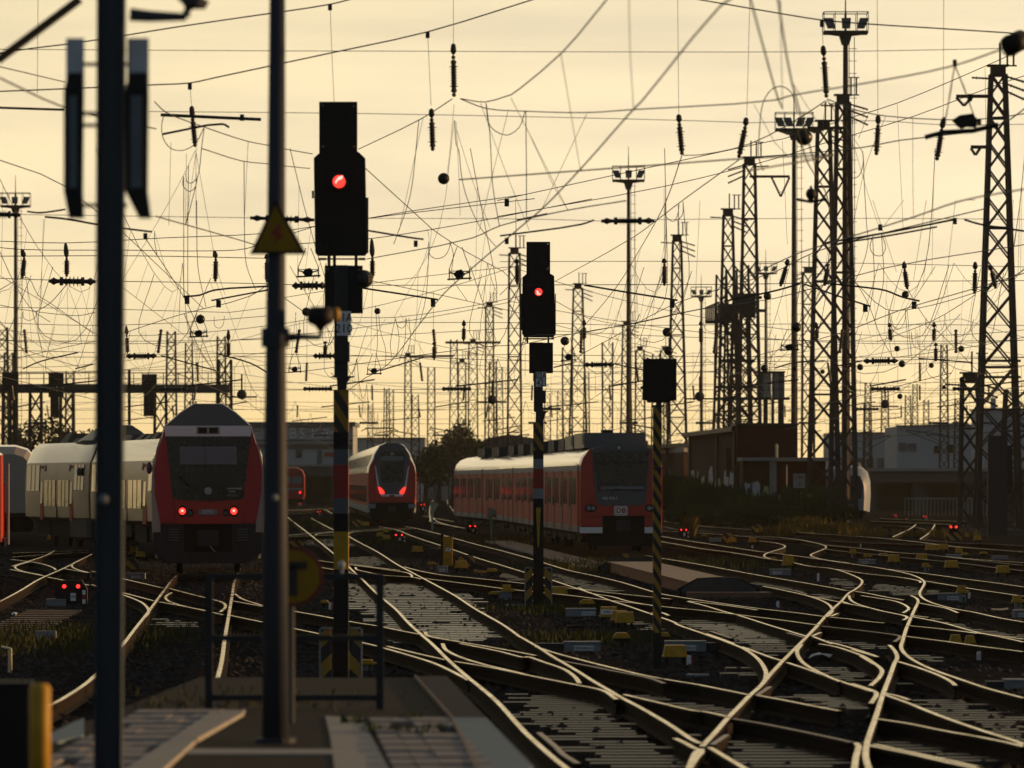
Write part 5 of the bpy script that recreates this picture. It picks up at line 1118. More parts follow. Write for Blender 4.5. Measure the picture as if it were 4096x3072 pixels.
# ---- second headspan
D=99; p=W(2048,1140,D)
h2=thing('headspan','second overhead span with a straight wire at the height of the first red lamp board','overhead span',(p.x,D,5.8),'overhead spans')
for s,r in (('e -100,575 360,590',.007),('e 700,597 1975,618 f 310,625',.007),('f 550,630 1950,627 g 1000,624 2028,618 h 600,605 2100,594',.007)): wire(h2,'cross_wire',s,D,D,r)
for s in ('e -100,300 480,317 1200,280 1975,245 f 470,195','e -100,340 160,365 900,370 1580,375 1820,358 f 470,197 870,135 2100,-10','e -100,415 1000,412 1970,430','f 320,325 890,285 1500,190 2028,90 g 680,-8','c -20,1597 1210,1375 2028,1170 d 500,1070 1200,860 1780,640 2080,540','c -20,1479 850,1290 2028,1035 d 240,1025 700,880 1085,760 1730,490 2080,330','f 870,135 1200,80 2028,-40'): wire(h2,'sag_rope',s,D,D,.0075)
for s in ('d 1085,770 1130,1700','c 1210,1385 1212,1850','d 240,1040 275,1800','d 1733,500 1740,1050','b 1958,1470 1965,2050','c 115,1470 122,1850','e 320,140 300,790'): wire(h2,'hanger',s,D,D,.0035)
for s,f in (('e 160,362 180,425 165,575',6),('e 483,315 492,430 492,562',6),('e 1580,372 1592,430 1588,600',6),('e 1967,400 1968,440 1970,605',6),('f 897,285 903,430 902,575',6),('f 1968,435 1970,470 1972,620',6),('g 1210,430 1213,470 1213,630',7),('h 280,435 270,485 225,635',6),('h 570,470 575,490 550,630',6),('h 1135,455 1140,510 1160,655',6),('h 1660,455 1660,515 1655,690',6),('h 1765,480 1780,520 1812,650',6)): hanginsul(h2,s,D,.075,f)
rodinsul(h2,'e 358,598 705,602',D,.10,4); rodinsul(h2,'f 310,632 560,630',D,.10,3)
for s,r in (('e 1350,712 1470,703 1580,665 1975,637',.017),('e 1558,742 1975,664',.015),('f 830,650 1340,728 1385,735',.017),('g 620,628 900,675 1310,740',.017),('g 1650,748 2028,670 h 370,618',.017),('h 400,620 640,705 890,786',.016),('h 570,615 850,645 1000,668 1120,715 1250,745',.017)): wire(h2,'steady_arm',s,D,D,r,'dark')
for t,x,y in (('e',1380,720),('e',1612,745),('f',1350,740),('g',1270,748),('h',1210,755),('h',850,778),('g',50,0)): fitting(h2,t,x,y,D,.08)
# ---- third headspan and those beyond, hung with insulators
D=157; p=W(2048,1420,D); h3=thing('headspan','third overhead span low in the sky between the two light signals','overhead span',(p.x,D,5.9),'overhead spans')
for s in ('e -50,1105 700,1125','e 900,1140 1970,1133 f 470,1145','f 740,1145 2028,1186 g 620,1195','g 840,1205 2028,1190 h 830,1185','h 1090,1180 2100,1160'): wire(h3,'cross_wire',s,D,D,.009)
for s in ('e -50,905 700,925 1400,900 1970,855','e -50,790 700,800 1970,795 f 128,740','f 250,720 1000,600 2028,480','g 0,455 1000,452 2028,455 h 1000,470 2100,495','f 740,865 1080,865 1700,770 1990,710','f 740,905 2028,905 g 1000,925 2028,915 h 700,915 2100,925'): wire(h3,'sag_rope',s,D,D,.009)
for s,f in (('e 930,925 935,1000 940,1135',6),('e 1683,955 1685,1040 1685,1160',6),('f 555,1040 555,1060 553,1150',5),('f 1577,885 1578,935 1575,1040',6),('f 1357,1045 1358,1070 1358,1180',6),('g 620,880 621,930 622,1030',5),('g 1480,890 1482,930 1482,1060',7),('h 488,900 490,950 495,1025',5),('h 1358,900 1358,940 1355,1040',5),('h 1028,905 1030,940 1040,1040',5),('h 1370,1050 1370,1080 1370,1190',5)): hanginsul(h3,s,D,.10,f)
rodinsul(h3,'f 465,1150 640,1150',D,.12,5); rodinsul(h3,'g 618,1215 842,1212',D,.11,5); rodinsul(h3,'h 835,1188 1092,1185',D,.12,5); rodinsul(h3,'e 930,1152 1155,1150',D,.12,6)
for s,r in (('e 170,1245 300,1190 575,1125',.02),('e 555,1245 690,1210',.02),('e 1185,1148 1590,1258',.02),('e 1605,1135 1850,1205 1970,1272',.022),('f 960,1258 1280,1160',.02),('g 840,1208 1060,1255',.02),('g 395,1235 525,1205',.02),('h 185,1240 300,1205 550,1185',.02),('h 640,1225 830,1185',.02),('h 1240,1168 1640,1198',.02)): wire(h3,'steady_arm',s,D,D,r,'dark')
for i,(D,y,nm) in enumerate(((215,1530,'fourth'),(275,1600,'fifth'),(340,1655,'sixth'),(430,1715,'seventh'))):
    z=5.9; hN=thing('headspan','faint %s overhead span away from the camera, low in the distance'%nm,'overhead span',(3,D,z),'overhead spans')
    x0,x1=W(-100,0,D).x,W(4200,0,D).x; nseg=24
    def sag(x,zt,dip,per=30.0): u=((x/per+.3*i)%1); return zt-dip*4*u*(1-u)
    for zt,dip in ((5.9,.05),(7.2,.1),(10.5,2.6),(9.2,1.6),(8.2,.5)):
        mb=MB(); mb.tube([(x0+(x1-x0)*k/nseg,D,sag(x0+(x1-x0)*k/nseg,zt,dip)) for k in range(nseg+1)],.011,4); mb.build('cross_wire',M['wire'],hN)
    x=x0+R.uniform(1,3)
    while x<x1:
        zt=sag(x,10.5,2.6); mb=MB(); mb.tube([(x,D,zt),(x,D,8.15)],.008,4); mb.build('hanger',M['wire'],hN)
        mb=MB(); insul_mb(mb,(x,D,8.15),(x+R.uniform(-.15,.15),D,7.25),.11,6,0,6); mb.build('insulator',M['insul'],hN)
        mb=MB(); mb.tube([(x+R.uniform(.5,1.2),D,6.0),(x+R.uniform(2.2,3.2),D,6.25)],.03,5); mb.build('steady_arm',M['dark'],hN)
        if R.random()<.6: 
            mb=MB(); xx=x+R.uniform(-1,2); insul_mb(mb,(xx,D,5.9),(xx+1.1,D,5.9),.13,6,0,6); mb.build('strain_insulator',M['insul'],hN)
        x+=R.uniform(3.8,5.6)
# ---- near catenaries drawn wire by wire
def cat(label,mess,cont,drops,loops=(),r=.007):
    a=wpts(*mess[0],1)[0] if mess else wpts(*cont[0],1)[0]
    t=thing('catenary_line',label,'overhead wire',(a.x,a.y,a.z),'catenary lines')
    for s,d0,d1 in mess: mb=MB(); mb.tube(wpts(s,d0,d1),r,6); mb.build('messenger_wire',M['wiregrey'],t)
    for s,d0,d1 in cont: mb=MB(); mb.tube(wpts(s,d0,d1),r*1.05,6); mb.build('contact_wire',M['wiregrey'],t)
    for s,d0,d1 in drops: mb=MB(); mb.tube(wpts(s,d0,d1),r*.45,5); mb.build('dropper',M['wiregrey'],t)
    for s,d0,d1 in loops: mb=MB(); mb.tube(wpts(s,d0,d1),r*.75,6); mb.build('jumper_cable',M['wire'],t)
    return t
c1=cat('nearest blurred contact line slanting from top right of centre down to the left',
 [('c 800,-20 460,385 80,700 b 1920,700 1735,752 1560,728',44,72),('b 1490,730 1265,875 800,1100',72,98)],
 [('c 1720,-20 1620,50 1050,740 980,810 600,1240 310,1540 190,1642 f 1640,500 1430,690 1250,915 1020,1210 865,1305',38,112)],
 [('c 950,-20 960,400 985,800',40,46),('c 450,400 525,850 590,1240',46,58),('c 80,720 290,1130 500,1550',55,75),('b 1905,810 1800,1240 1690,1700',66,74),('b 1700,760 1860,1200 2060,1700',68,76),('b 1505,770 1480,1050 1455,1280',72,72),('b 1525,960 1640,1330 1770,1680',74,78),('b 1520,900 1540,1300 1550,1590',73,76),('b 1505,890 1400,1659 f 1230,540 1130,640',73,90),('b 1275,875 1185,1300 1100,1700',74,84)],
 [('b 1740,760 1770,930 1890,997 1985,940 2028,820',68,68),('b 1742,765 1770,1000 1790,1370 1840,1670',68,74),('c 190,825 195,1250 195,1640',66,70),('b 1245,885 1222,1120 1180,1450 1060,1800',76,82),('b 1510,890 1520,1060 1540,1110 1560,1300 1600,1460 1700,1680 f 1810,340',73,80)])
c2=cat('blurred sagging wire between the two big insulators near the top centre',
 [('b 1550,728 c -100,800 190,820 640,830 980,808 2028,738 d 300,705 900,605 1500,485 1850,365',70,44)],[('d -20,1260 620,1140 g -300,-150',46,60),('g 930,5 500,75 0,190 f 1640,280 860,435',62,92),('h 2020,-80 1560,5 1200,128 500,345 350,395 0,560',44,92)],
 [('c 640,840 400,1350 310,1540',64,70),('d 30,770 280,1150 630,1145',62,55),('c 195,940 410,1400 500,1545',66,72),('d 225,0 225,120 240,800',40,46),('d 1510,470 1470,700 1450,850',46,50),('d 1515,500 1570,620 1605,720',46,50)],
 [('d 65,1030 95,760 165,655 240,638 310,690 345,830',60,60),('d 65,1030 60,1130 75,1200 100,1260',60,60)])
c3=cat('pair of thick blurred wires coming down steeply at upper right',
 [('d 0,-20 100,350 205,720 240,800',36,46),('d 205,-20 225,120 305,590 500,1280',36,52)],[('d 345,950 430,1210 560,1420 600,1659',50,70)],[('d 320,620 420,780 500,900',48,60)],[])
c4=cat('wire fan hanging from the big insulator beside the tallest floodlight mast',
 [('d 570,730 760,805 1000,855 1640,882 2040,835 2200,800',72,66),('d 555,745 380,860 0,1060 c 1490,1140 1350,1145',72,80)],[('d 1180,-20 1150,-20 0,0 1,1',72,72)] and [('d 0,1160 400,1130 810,1090 1100,1035 1830,925 2080,760',76,60)],
 [('d 565,740 540,900 535,1000',72,74),('d 575,740 700,930 820,1100',72,78),('d 565,740 720,960 860,1400 960,1700',72,90),('d 760,810 745,1300 740,1700',70,80),('d 1000,860 860,1200 760,1650',70,85),('d 1200,865 1200,1300 1205,1590',68,72),('d 870,850 800,1020',70,72)],
 [('d 655,1115 660,1230 740,1310 800,1300 835,1200 830,1115',76,76),('d 815,1095 832,1130 840,1300 860,1659 h 870,320 830,480 770,605',76,95),('d 750,810 757,1050 750,1400 742,1659 h 760,260',72,80)])
c5=cat('wires fanning down from the insulator left of the tall pole',
 [('a 1140,750 1220,825 1510,938 1830,1043 2000,1075 b 240,1095 460,1135',70,80),('a 1490,1095 1785,1187 2000,1210 b 240,1222 440,1242',72,82)],[('a 0,575 470,790 1150,950',40,60),('e 1150,120 1800,305 2000,370 f 240,395',60,90)],
 [('a 1260,1050 1245,1659',74,80),('a 1375,1130 1368,1659',76,80),('a 1830,1043 1800,1659',74,80),('a 1440,1110 1350,1300 1150,1659 e 905,590',72,95),('a 1445,1120 1540,1659 e 1610,540 1660,700',72,88),('a 1445,1115 1445,1659',73,76),('a 1450,1090 1370,1659',72,78)],
 [('a 1220,830 1195,900 1200,1010 1260,1095 1350,1108 1440,1060 1505,940',70,70),('a 1505,950 1485,1100 1470,1250 1370,1659',72,76),('a 1355,1300 1350,1370 1400,1412 1445,1370 1445,1280',76,76),('a 1370,1280 1380,1340 1415,1350 1445,1320',76,76),('a 1800,1190 1803,1659 e 1815,470 1885,660',74,90),('a 1390,1220 1385,1659 e 1385,780',74,95),('e 1450,5 1460,500 1500,700 1520,790',75,98),('a 1355,1310 1355,1659 e 1355,700',76,96)])
c6=cat('thin fan of wires above the gap between the two light signals',
 [('b 850,1240 1310,1659 f 1340,212 1600,385 1930,590 g 0,700',80,120),('f 250,720 420,840',95,100),('f 890,595 1400,700 1800,790 2010,840 g 440,930 1000,1060 1250,1110',100,150)],[('f 860,1305 700,1420',112,130),('f 240,1275 460,1255 1000,1180 1700,1085 2028,1050 g 200,1010 520,990 1000,905 1500,800 h 0,760',120,90)],
 [('f 1310,215 1320,300 1250,520 1060,870',90,105),('f 1340,215 1300,560 1200,990',90,110),('f 1240,540 1230,830 1210,1150',96,110),('f 1110,840 1295,1155',110,130),('f 1000,880 780,1220',110,125),('f 880,600 810,900 740,1040',100,118),('f 905,600 890,1130',100,115),('f 990,1385 1040,1659',84,90) ,('f 340,830 295,1240',110,112),('f 335,830 360,1240',110,112)],
 [('f 1320,310 1325,400 1370,432 1440,410 1475,330 1470,300',92,92),('f 1320,310 1300,700 1250,920',92,108),('f 1470,300 1500,400 1490,560 1600,740',92,108),('f 1070,870 1090,930 1125,945 1155,900 1150,868',110,110),('f 1070,880 1035,1060 1050,1180',110,118),('f 1075,880 1100,1020 1080,1160',110,118),('f 1150,875 1140,1060 1100,1190',110,118),('f 1172,870 1180,1060 1130,1170',110,118),('f 950,850 960,960 1000,1100 1000,1220',108,115),('f 925,780 940,1050 920,1240',108,115)])
c7=cat('contact lines rising to the right above the long red train',
 [('g 405,600 990,270 1180,130 1350,0 c 1760,1180',140,72),('g 410,745 650,870 1000,935 1250,975',120,160),('g 590,965 860,640 1030,365 1220,20 c 1340,1150',140,72)],
 [('g 100,1080 520,990 1020,905 1480,805 2028,725 h 1000,500 2080,320',120,80),('g 585,1145 820,1020 1090,865 1340,745 2028,530 h 500,375 1750,60',140,66),('h -20,1165 700,970 1100,815 1700,640 2080,520',120,76),('h 1060,1162 1650,1080 2080,1000',140,120)],
 [('g 990,270 1020,910',110,115),('g 1140,730 1100,1070',115,120),('g 855,640 780,940',120,130),('g 1475,5 1440,720',90,100),('g 1035,370 960,620 830,920',110,130),('g 670,860 665,1090',130,135),('h 1135,0 980,200',74,78),('h 1515,0 1435,700',72,78),('h 1300,0 1205,590',72,84),('h 905,0 1080,530',76,88),('h 1590,0 1660,0',70,70),('h 1940,0 1920,345',66,70),('h 1990,0 1975,540',66,80)],
 [('g 1220,20 1222,120 1280,158 1310,110 1320,30',82,82),('g 1350,10 1345,110 1300,155',82,82),('g 1222,40 1232,400 1220,720 1140,850',82,110),('g 1350,20 1370,250 1395,560 1340,760 1280,850',82,108),('g 1315,40 1320,600 1260,850',82,108),('h 915,250 885,340 910,400 970,410 1000,350 970,250',80,80),('h 970,250 985,600 950,760 920,880',80,105),('h 905,290 915,600 890,760 860,890',80,105),('g 590,960 660,995 760,970 820,915',130,130),('g 820,920 835,980 865,1030',130,132),('g 1500,900 1520,960 1570,970 1650,905',120,120),('g 1485,910 1490,1050 1450,1180 1430,1245',120,128)])
c8=cat('tangle of hanging loops between the wide right tower and the floodlight mast',
 [('h 770,600 1000,805 1160,808 1440,750 1850,610 2080,480',110,100),('h 750,560 870,760 960,1000 1060,1170',96,140),('h 1165,660 1290,870 1440,1020 1700,1280',110,150),('h 940,1045 1280,920 1440,840 1660,700',140,110)],[],
 [('h 1000,740 1020,810 1090,1170',110,130),('h 1440,840 1450,1110 1390,1290',120,140),('h 1190,970 1190,1210',125,140),('h 1220,950 1215,1310',125,140),('h 1300,870 1275,1240',120,140),('h 1640,900 1630,1080 1560,1250',120,140)],
 [('h 1025,830 1045,920 1090,955 1135,910 1150,810',120,120),('h 1035,840 1060,930 1090,948',121,121),('h 1145,815 1160,1000 1170,1165',120,130),('h 1160,815 1175,1000 1190,1165',120,130),('h 1295,880 1300,930 1370,970 1420,950 1435,850',124,124),('h 1435,905 1480,985 1550,1005 1620,960 1650,880',124,124),('h 1020,820 1020,1000 1050,1165',120,130),('h 1190,975 1210,1080 1280,1105 1390,1100',126,126),('h 1425,1070 1420,1200 1440,1290',126,130)])
c9=cat('crossing wires at far left above the white railcars',
 [('a -50,480 480,605',60,80),('a -50,1165 470,1368 e 1500,800',70,130),('e -50,270 120,640 240,810 370,900',100,120),('e -50,690 200,570 280,700 370,760 570,900 690,985',100,135),('e 270,820 370,760 460,660 510,600',110,100),('e -20,770 170,808 400,840 580,852 700,830',120,110)],
 [('e -50,1000 280,1140 620,1240',120,140),('e -20,1200 600,1060 700,1045',140,130),('e 900,985 1330,845 1840,710 1980,620',120,100),('e 1070,280 1230,515 1390,780 1480,1000 1590,1270',88,150)],
 [('e 165,580 165,810',100,110),('e 495,600 505,1110',100,130),('e 510,660 580,850',105,112),('e 120,650 95,1030',105,130),('e 330,140 290,810',90,110),('e 460,660 350,1105',105,130),('e 580,600 700,990',110,130),('e 1140,240 1260,600 1320,660',90,100),('e 1320,840 1330,650',110,105),('e 1545,590 1580,680',100,105),('e 1590,600 1690,830 1850,1300',100,150),('e 1840,710 1700,1060',115,140)],
 [('e 170,815 175,870 215,888 260,865 270,825',115,115),('e 165,830 160,930 145,1050 190,1150',115,125),('e 270,830 280,960 320,1160',115,125),('e 1580,860 1585,930 1620,945 1645,920 1655,855',125,125),('e 1140,230 1140,300 1160,415',90,92),('e 580,855 590,960 600,1060',115,120)])
# ---- catenaries over the tracks beyond, running away into the distance
k=0
for X0,X1,lb in ((-15,-26,'farthest left'),(-9.5,-19,'second from the left'),(-5,-14,'above the double-deck train'),(0.5,-8,'left of the long red train'),(3.7,-4,'above the long red train'),(8.5,2,'right of the long red train'),(13,9,'above the black signal board'),(17,15,'left of the tall floodlight mast'),(21.5,21,'right of the tall floodlight mast'),(26,28,'towards the right edge')):
    t=thing('catenary_line','faint distant catenary line running away %s'%lb,'overhead wire',(X0,165,5.6),'catenary lines'); k+=1
    D0,D1=165,640; n=8; sp=(D1-D0)/n
    def cx(d): return X0+(X1-X0)*(d-D0)/(D1-D0)
    mb=MB(); mb.tube([(cx(D0+sp*i)+(.25 if i%2 else -.25),D0+sp*i,5.55) for i in range(n+1)],.012,4); mb.build('contact_wire',M['wire'],t)
    P_=[]
    for i in range(n):
        for j in range(6): u=j/6; P_.append((cx(D0+sp*(i+u)),D0+sp*(i+u),7.25-1.1*4*u*(1-u)))
    mb=MB(); mb.tube(P_,.012,4); mb.build('messenger_wire',M['wire'],t)
    for i in range(n):
        for u in (.1,.25,.4,.55,.7,.85):
            if D0+sp*i>420: break
            d=D0+sp*(i+u); mb=MB(); mb.tube([(cx(d),d,7.25-1.1*4*u*(1-u)),(cx(d),d,5.55)],.007,3); mb.build('dropper',M['wire'],t)
    if k%2==0:
        d=200+R.uniform(0,60); mb=MB(); mb.box((cx(d),d,5.75),(1.2,.1,.06)); mb.box((cx(d),d,6.2),(.06,.1,.9)); mb.sphere((cx(d),d,5.85),.2,8,6); mb.build('section_insulator',M['dark'],t)
for i,(X0,X1,lb) in enumerate(((-9.0,-12.5,'in front of the white railcars'),(-6.0,-8.5,'left of the first signal pole'),(-3.2,-5,'between the lamp pole and the first signal'),(-.6,-.5,'between the two light signals'),(2.2,3.0,'just right of the second signal'),(4.6,7.6,'above the black signal board'),(7.4,12.0,'left of the gantry tower cluster'),(10.2,16.5,'in front of the slim right towers'),(12.6,21.0,'left of the wide right tower'),(-7.6,-10.6,'above the white railcar roof'),(6.1,10,'right of the black signal board'))):
    t=thing('catenary_line','thin nearby catenary line with droppers '+lb,'overhead wire',(X0,80,5.6),'catenary lines'); D0,D1=82,168; n=2; sp=(D1-D0)/n
    def cx(d): return X0+(X1-X0)*(d-D0)/(D1-D0)
    mb=MB(); mb.tube([(cx(D0),D0,5.5),(cx(D0+sp)+.2,D0+sp,5.5),(cx(D1)-.2,D1,5.5)],.0055,4); mb.build('contact_wire',M['wire'],t)
    P_=[]
    for q in range(n):
        for j in range(8): u=j/8; P_.append((cx(D0+sp*(q+u))+.3*math.sin(3.1*(q+u)),D0+sp*(q+u),7.2-1.25*4*u*(1-u)))
    mb=MB(); mb.tube(P_,.0055,4); mb.build('messenger_wire',M['wire'],t)
    for q in range(n):
        for u in (.08,.2,.33,.5,.64,.78,.9):
            d=D0+sp*(q+u); mb=MB(); mb.tube([(cx(d)+.3*math.sin(3.1*(q+u)),d,7.2-1.25*4*u*(1-u)),(cx(d)+.05,d,5.5)],.0032,3); mb.build('dropper',M['wire'],t)
        d=D0+sp*(q+.5+R.uniform(-.1,.1)); mb=MB(); a=R.uniform(.5,1.0); mb.tube(smooth_pts([(cx(d),d,6.3),(cx(d)-a*.3,d,5.2),(cx(d)+a*.4,d+1,5.0),(cx(d)+a,d+2,6.3)],4),.006,5); mb.build('jumper_cable',M['wire'],t)
# ---- section insulators hung in the near wires
def sect(par_label,t,x,y,D,w,h):
    p=W(sx(t,x),sy(t,y),D); k=D/F/TILE[t][2]*1.0; w*=k; h*=k
    o=thing('section_insulator',par_label,'insulator',p,'section insulators')
    mb=MB()
    for s in (-1,1): mb.bar(p+Vector((s*w/2,0,-h/2)),p+Vector((s*w/2,0,h/2)),.018); mb.bar(p+Vector((s*w/2,0,h*.2)),p+Vector((s*w*.12,0,h*.9*.0+.0)),.02)
    mb.bar(p+Vector((-w*.6,0,-h*.42)),p+Vector((w*.6,0,-h*.30)),.025); mb.bar(p+Vector((-w/2,0,h*.3)),p+Vector((w/2,0,h*.3)),.012); mb.build('frame',M['dark'],o)
    mb=MB(); mb.prism([(p.x-w*.3,p.z),(p.x-w*.15,p.z+h*.35),(p.x+w*.1,p.z+h*.45),(p.x+w*.25,p.z+h*.1),(p.x+w*.15,p.z-h*.4),(p.x-w*.1,p.z-h*.45)],D-.04,D+.04); mb.build('runner_block',M['black'],o)
    mb=MB()
    for s in (-1,1): mb.tube([p+Vector((s*w/2,0,h/2)),p+Vector((s*w*.12,0,h*2.4))],.006,4)
    mb.build('hanger_wire',M['wire'],o)
sect('dark section insulator frame above the railcar roof at left','e',1465,985,105,120,60)
sect('dark section insulator frame just left of the first signal lower board','f',430,535,85,150,75)
sect('dark section insulator frame between the two light signals','f',1545,550,88,150,85)
sect('small section insulator frame left of the first signal control box','f',330,1250,125,85,50)
sect('small section insulator frame right of the first signal pole head','f',915,1262,125,95,55)
sect('small section insulator frame right of the second signal lower board','g',505,1160,125,95,60)
sect('dark section insulator frame left of the tall floodlight mast','h',290,1085,105,120,55)
D=52; p=W(sx('d',1600),sy('d',890),D); o=thing('section_insulator','large blurred black section insulator carrier hanging left of the wide right tower','insulator',p,'section insulators')
mb=MB(); fd=Face('d',D,o); fd.poly('carrier_body',[(1490,885),(1545,850),(1640,838),(1672,880),(1668,940),(1600,935),(1560,950),(1530,930)],M['black'],-.05,.1)
mb=MB(); mb.tube([W(sx('d',x),sy('d',y),D) for x,y in ((1290,1012),(1430,975),(1640,965),(1830,920))],.022,8); mb.build('runner_bar',M['black'],o)
mb=MB(); mb.tube([W(sx('d',x),sy('d',y),D) for x,y in ((1510,470),(1475,700),(1440,880))],.006,5); mb.tube([W(sx('d',x),sy('d',y),D) for x,y in ((1515,490),(1600,710),(1650,850))],.006,5); mb.build('hanger_wire',M['wiregrey'],o)
for x,y in ((1430,890),(1510,465),(1690,900),(1620,720)): fd.rect('clamp',x-14,y-25,x+14,y+25,M['black'],-.02,.05)
p=W(sx('d',450),sy('d',1430),56); o=thing('section_insulator','blurred black bulb insulator on a short bar beside the slim right tower','insulator',p,'section insulators'); fd=Face('d',56,o)
mb=MB(); mb.sphere(p,.052,12,8,0,(1,1,1.15)); mb.tube([p+Vector((0,0,.055)),p+Vector((0,0,.08))],.012,6); mb.build('bulb',M['black'],o)
mb=MB(); mb.tube([W(sx('d',x),sy('d',y),56) for x,y in ((340,1470),(450,1488),(560,1470))],.014,6); mb.tube([p,W(sx('d',450),sy('d',1490),56)],.03,6); mb.build('runner_bar',M['black'],o)
# ---- round ball insulators on the guy wires
BALLS=[('b',1428,1318,40,82,'below the insulator at top centre'),('d',398,1012,58,60,'large and blurred under the four-lamp floodlight basket'),('e',1478,880,32,100,'above the railcar roof section insulator'),('f',940,820,22,110,'right of the first signal number plate'),('g',1232,975,32,110,'above the black signal board, upper of two'),('g',1243,1113,32,110,'above the black signal board, lower of two'),('g',478,1040,31,112,'right of the second signal lower board'),('g',1972,710,27,120,'beside the gantry platform'),('g',1950,1240,26,125,'above the grey cabin'),('h',340,938,35,105,'on the left edge of the tall floodlight mast'),('h',1145,697,25,125,'right of the floodlight mast, upper'),('h',1084,1096,20,150,'in the middle of the hanging loops'),('h',1557,1098,22,150,'left of the wide tower, upper'),('h',1120,1208,24,140,'right of the strain insulator rod'),('h',812,1233,22,140,'left of the strain insulator rod'),('h',1337,1220,18,160,'centre of the low right sky'),('h',1566,1325,22,150,'left of the wide tower, lower'),('h',328,1242,20,150,'right of the grey cabin roof'),('h',1105,1448,19,170,'low above the pale building'),('h',535,1265,16,170,'between the slim tower legs'),('h',1962,1222,16,170,'right of the wide tower'),('f',845,580,32,85,'on the side of the first signal lower board'),('h',1430,1380,15,180,'low left of the wide tower'),('f',415,825,30,85,'behind the pole lantern')]
for t_,x,y,r,D,lb in BALLS:
    p=W(sx(t_,x),sy(t_,y),D); rr=r/TILE[t_][2]*D/F
    o=thing('ball_insulator','round dark ball insulator '+lb,'insulator',p,'ball insulators')
    mb=MB(); mb.sphere(p,rr,14,10,0,(1,.9,1)); mb.build('ball',M['ballm'],o,True)
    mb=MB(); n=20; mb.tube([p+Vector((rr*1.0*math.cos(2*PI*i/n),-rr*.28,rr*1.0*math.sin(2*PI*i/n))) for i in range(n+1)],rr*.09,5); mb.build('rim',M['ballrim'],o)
p=W(4060,170,47); o=thing('tension_pulley','big blurred black drum at the top right corner, with a yellow rim','pulley',p); mb=MB(); mb.tube([p+Vector((-.045,-.05,-.03)),p+Vector((.06,.1,.03))],.085,20); mb.build('drum',M['black'],o,True)
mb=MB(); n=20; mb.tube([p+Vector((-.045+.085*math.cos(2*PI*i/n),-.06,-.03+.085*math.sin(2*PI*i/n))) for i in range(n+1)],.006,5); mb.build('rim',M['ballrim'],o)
# ================================================================ ground equipment between the tracks
def eq(t_,x,y,w,h): 
    X,Y=T(t_,x,y); p=G(X,Y,-.2); k=p.y/F/TILE[t_][2]; return p,w*k,h*k
def trap(mb,c,w,d,h,ins,z0,mi=0):
    x,y=c.x,c.y
    mb.hexa([(x-w/2,y-d/2,z0),(x+w/2,y-d/2,z0),(x+w/2,y+d/2,z0),(x-w/2,y+d/2,z0),(x-w/2+ins,y-d/2+ins,z0+h),(x+w/2-ins,y-d/2+ins,z0+h),(x+w/2-ins,y+d/2-ins,z0+h),(x-w/2+ins,y+d/2-ins,z0+h)],mi)
def cover(lb,t_,x,y,w,h,plate=None,legs=True):
    p,w,h=eq(t_,x,y,w,h); o=thing('cable_box_cover','yellow box cover '+lb,'equipment box',p,'yellow track equipment boxes')
    z0=p.z+.10*(1 if legs else 0); hh=max(h,.12); d=min(.38,w)
    mb=MB(); trap(mb,p,w*.92,d,hh*.88,.025,z0+hh*.12); mb.build('cover',M['yellow'],o)
    mb=MB(); mb.box((p.x,p.y,z0+hh*.06),(w,d+.06,hh*.11)); mb.build('flange',M['yellowd'],o)
    if legs:
        for s in (-1,1): mb=MB(); mb.box((p.x+s*w*.32,p.y,(p.z+z0)/2-.02),(.05,.06,z0-p.z+.04)); mb.build('leg',M['black'],o)
    if plate:
        mb=MB(); mb.box((p.x-w*.1,p.y-d/2-.012,z0+hh*.5),(w*.62,.008,hh*.5)); q=mb.build('plate',M['white'],o)
        text(plate,hh*.34,M['lettering'],q,(p.x-w*.1,p.y-d/2-.018,z0+hh*.5),sx=.8)
def mushroom(lb,t_,x,y,w,h):
    p,w,h=eq(t_,x,y,w,h); o=thing('axle_counter_box','dark box with slope-topped yellow cap '+lb,'equipment box',p,'yellow track equipment boxes')
    d=min(.4,w); zt=p.z+h
    mb=MB(); zc=zt-h*.42
    mb.prism([(p.x-w/2,zc),(p.x+w/2,zc),(p.x+w/2,zc+h*.16),(p.x+w*.3,zt),(p.x-w*.3,zt),(p.x-w/2,zc+h*.16)],p.y-d/2,p.y+d/2); mb.build('cap',M['yellow'],o)
    mb=MB(); mb.box((p.x,p.y,(p.z+.06+zc)/2),(w*.94,d*.9,zc-p.z-.06)); mb.build('housing',M['black'],o)
    mb=MB(); mb.box((p.x,p.y,p.z+.02),(.08,.08,.12)); mb.build('foot',M['black'],o)
def stack(lb,t_,x,y,w,h):
    p,w,h=eq(t_,x,y,w,h); o=thing('junction_box','small yellow junction box on a grey stand '+lb,'equipment box',p,'yellow track equipment boxes')
    mb=MB(); mb.box((p.x-w*.15,p.y,p.z+h*.28),(w*.26,.1,h*.56)); mb.box((p.x+w*.22,p.y,p.z+h*.28),(.03,.05,h*.56)); mb.build('stand',M['plate'],o)
    mb=MB(); mb.box((p.x,p.y,p.z+h*.64),(w,.24,h*.16)); mb.build('tray',M['yellow'],o)
    mb=MB(); mb.box((p.x-w*.1,p.y,p.z+h*.86),(w*.66,.18,h*.27)); mb.build('box',M['yellow'],o)
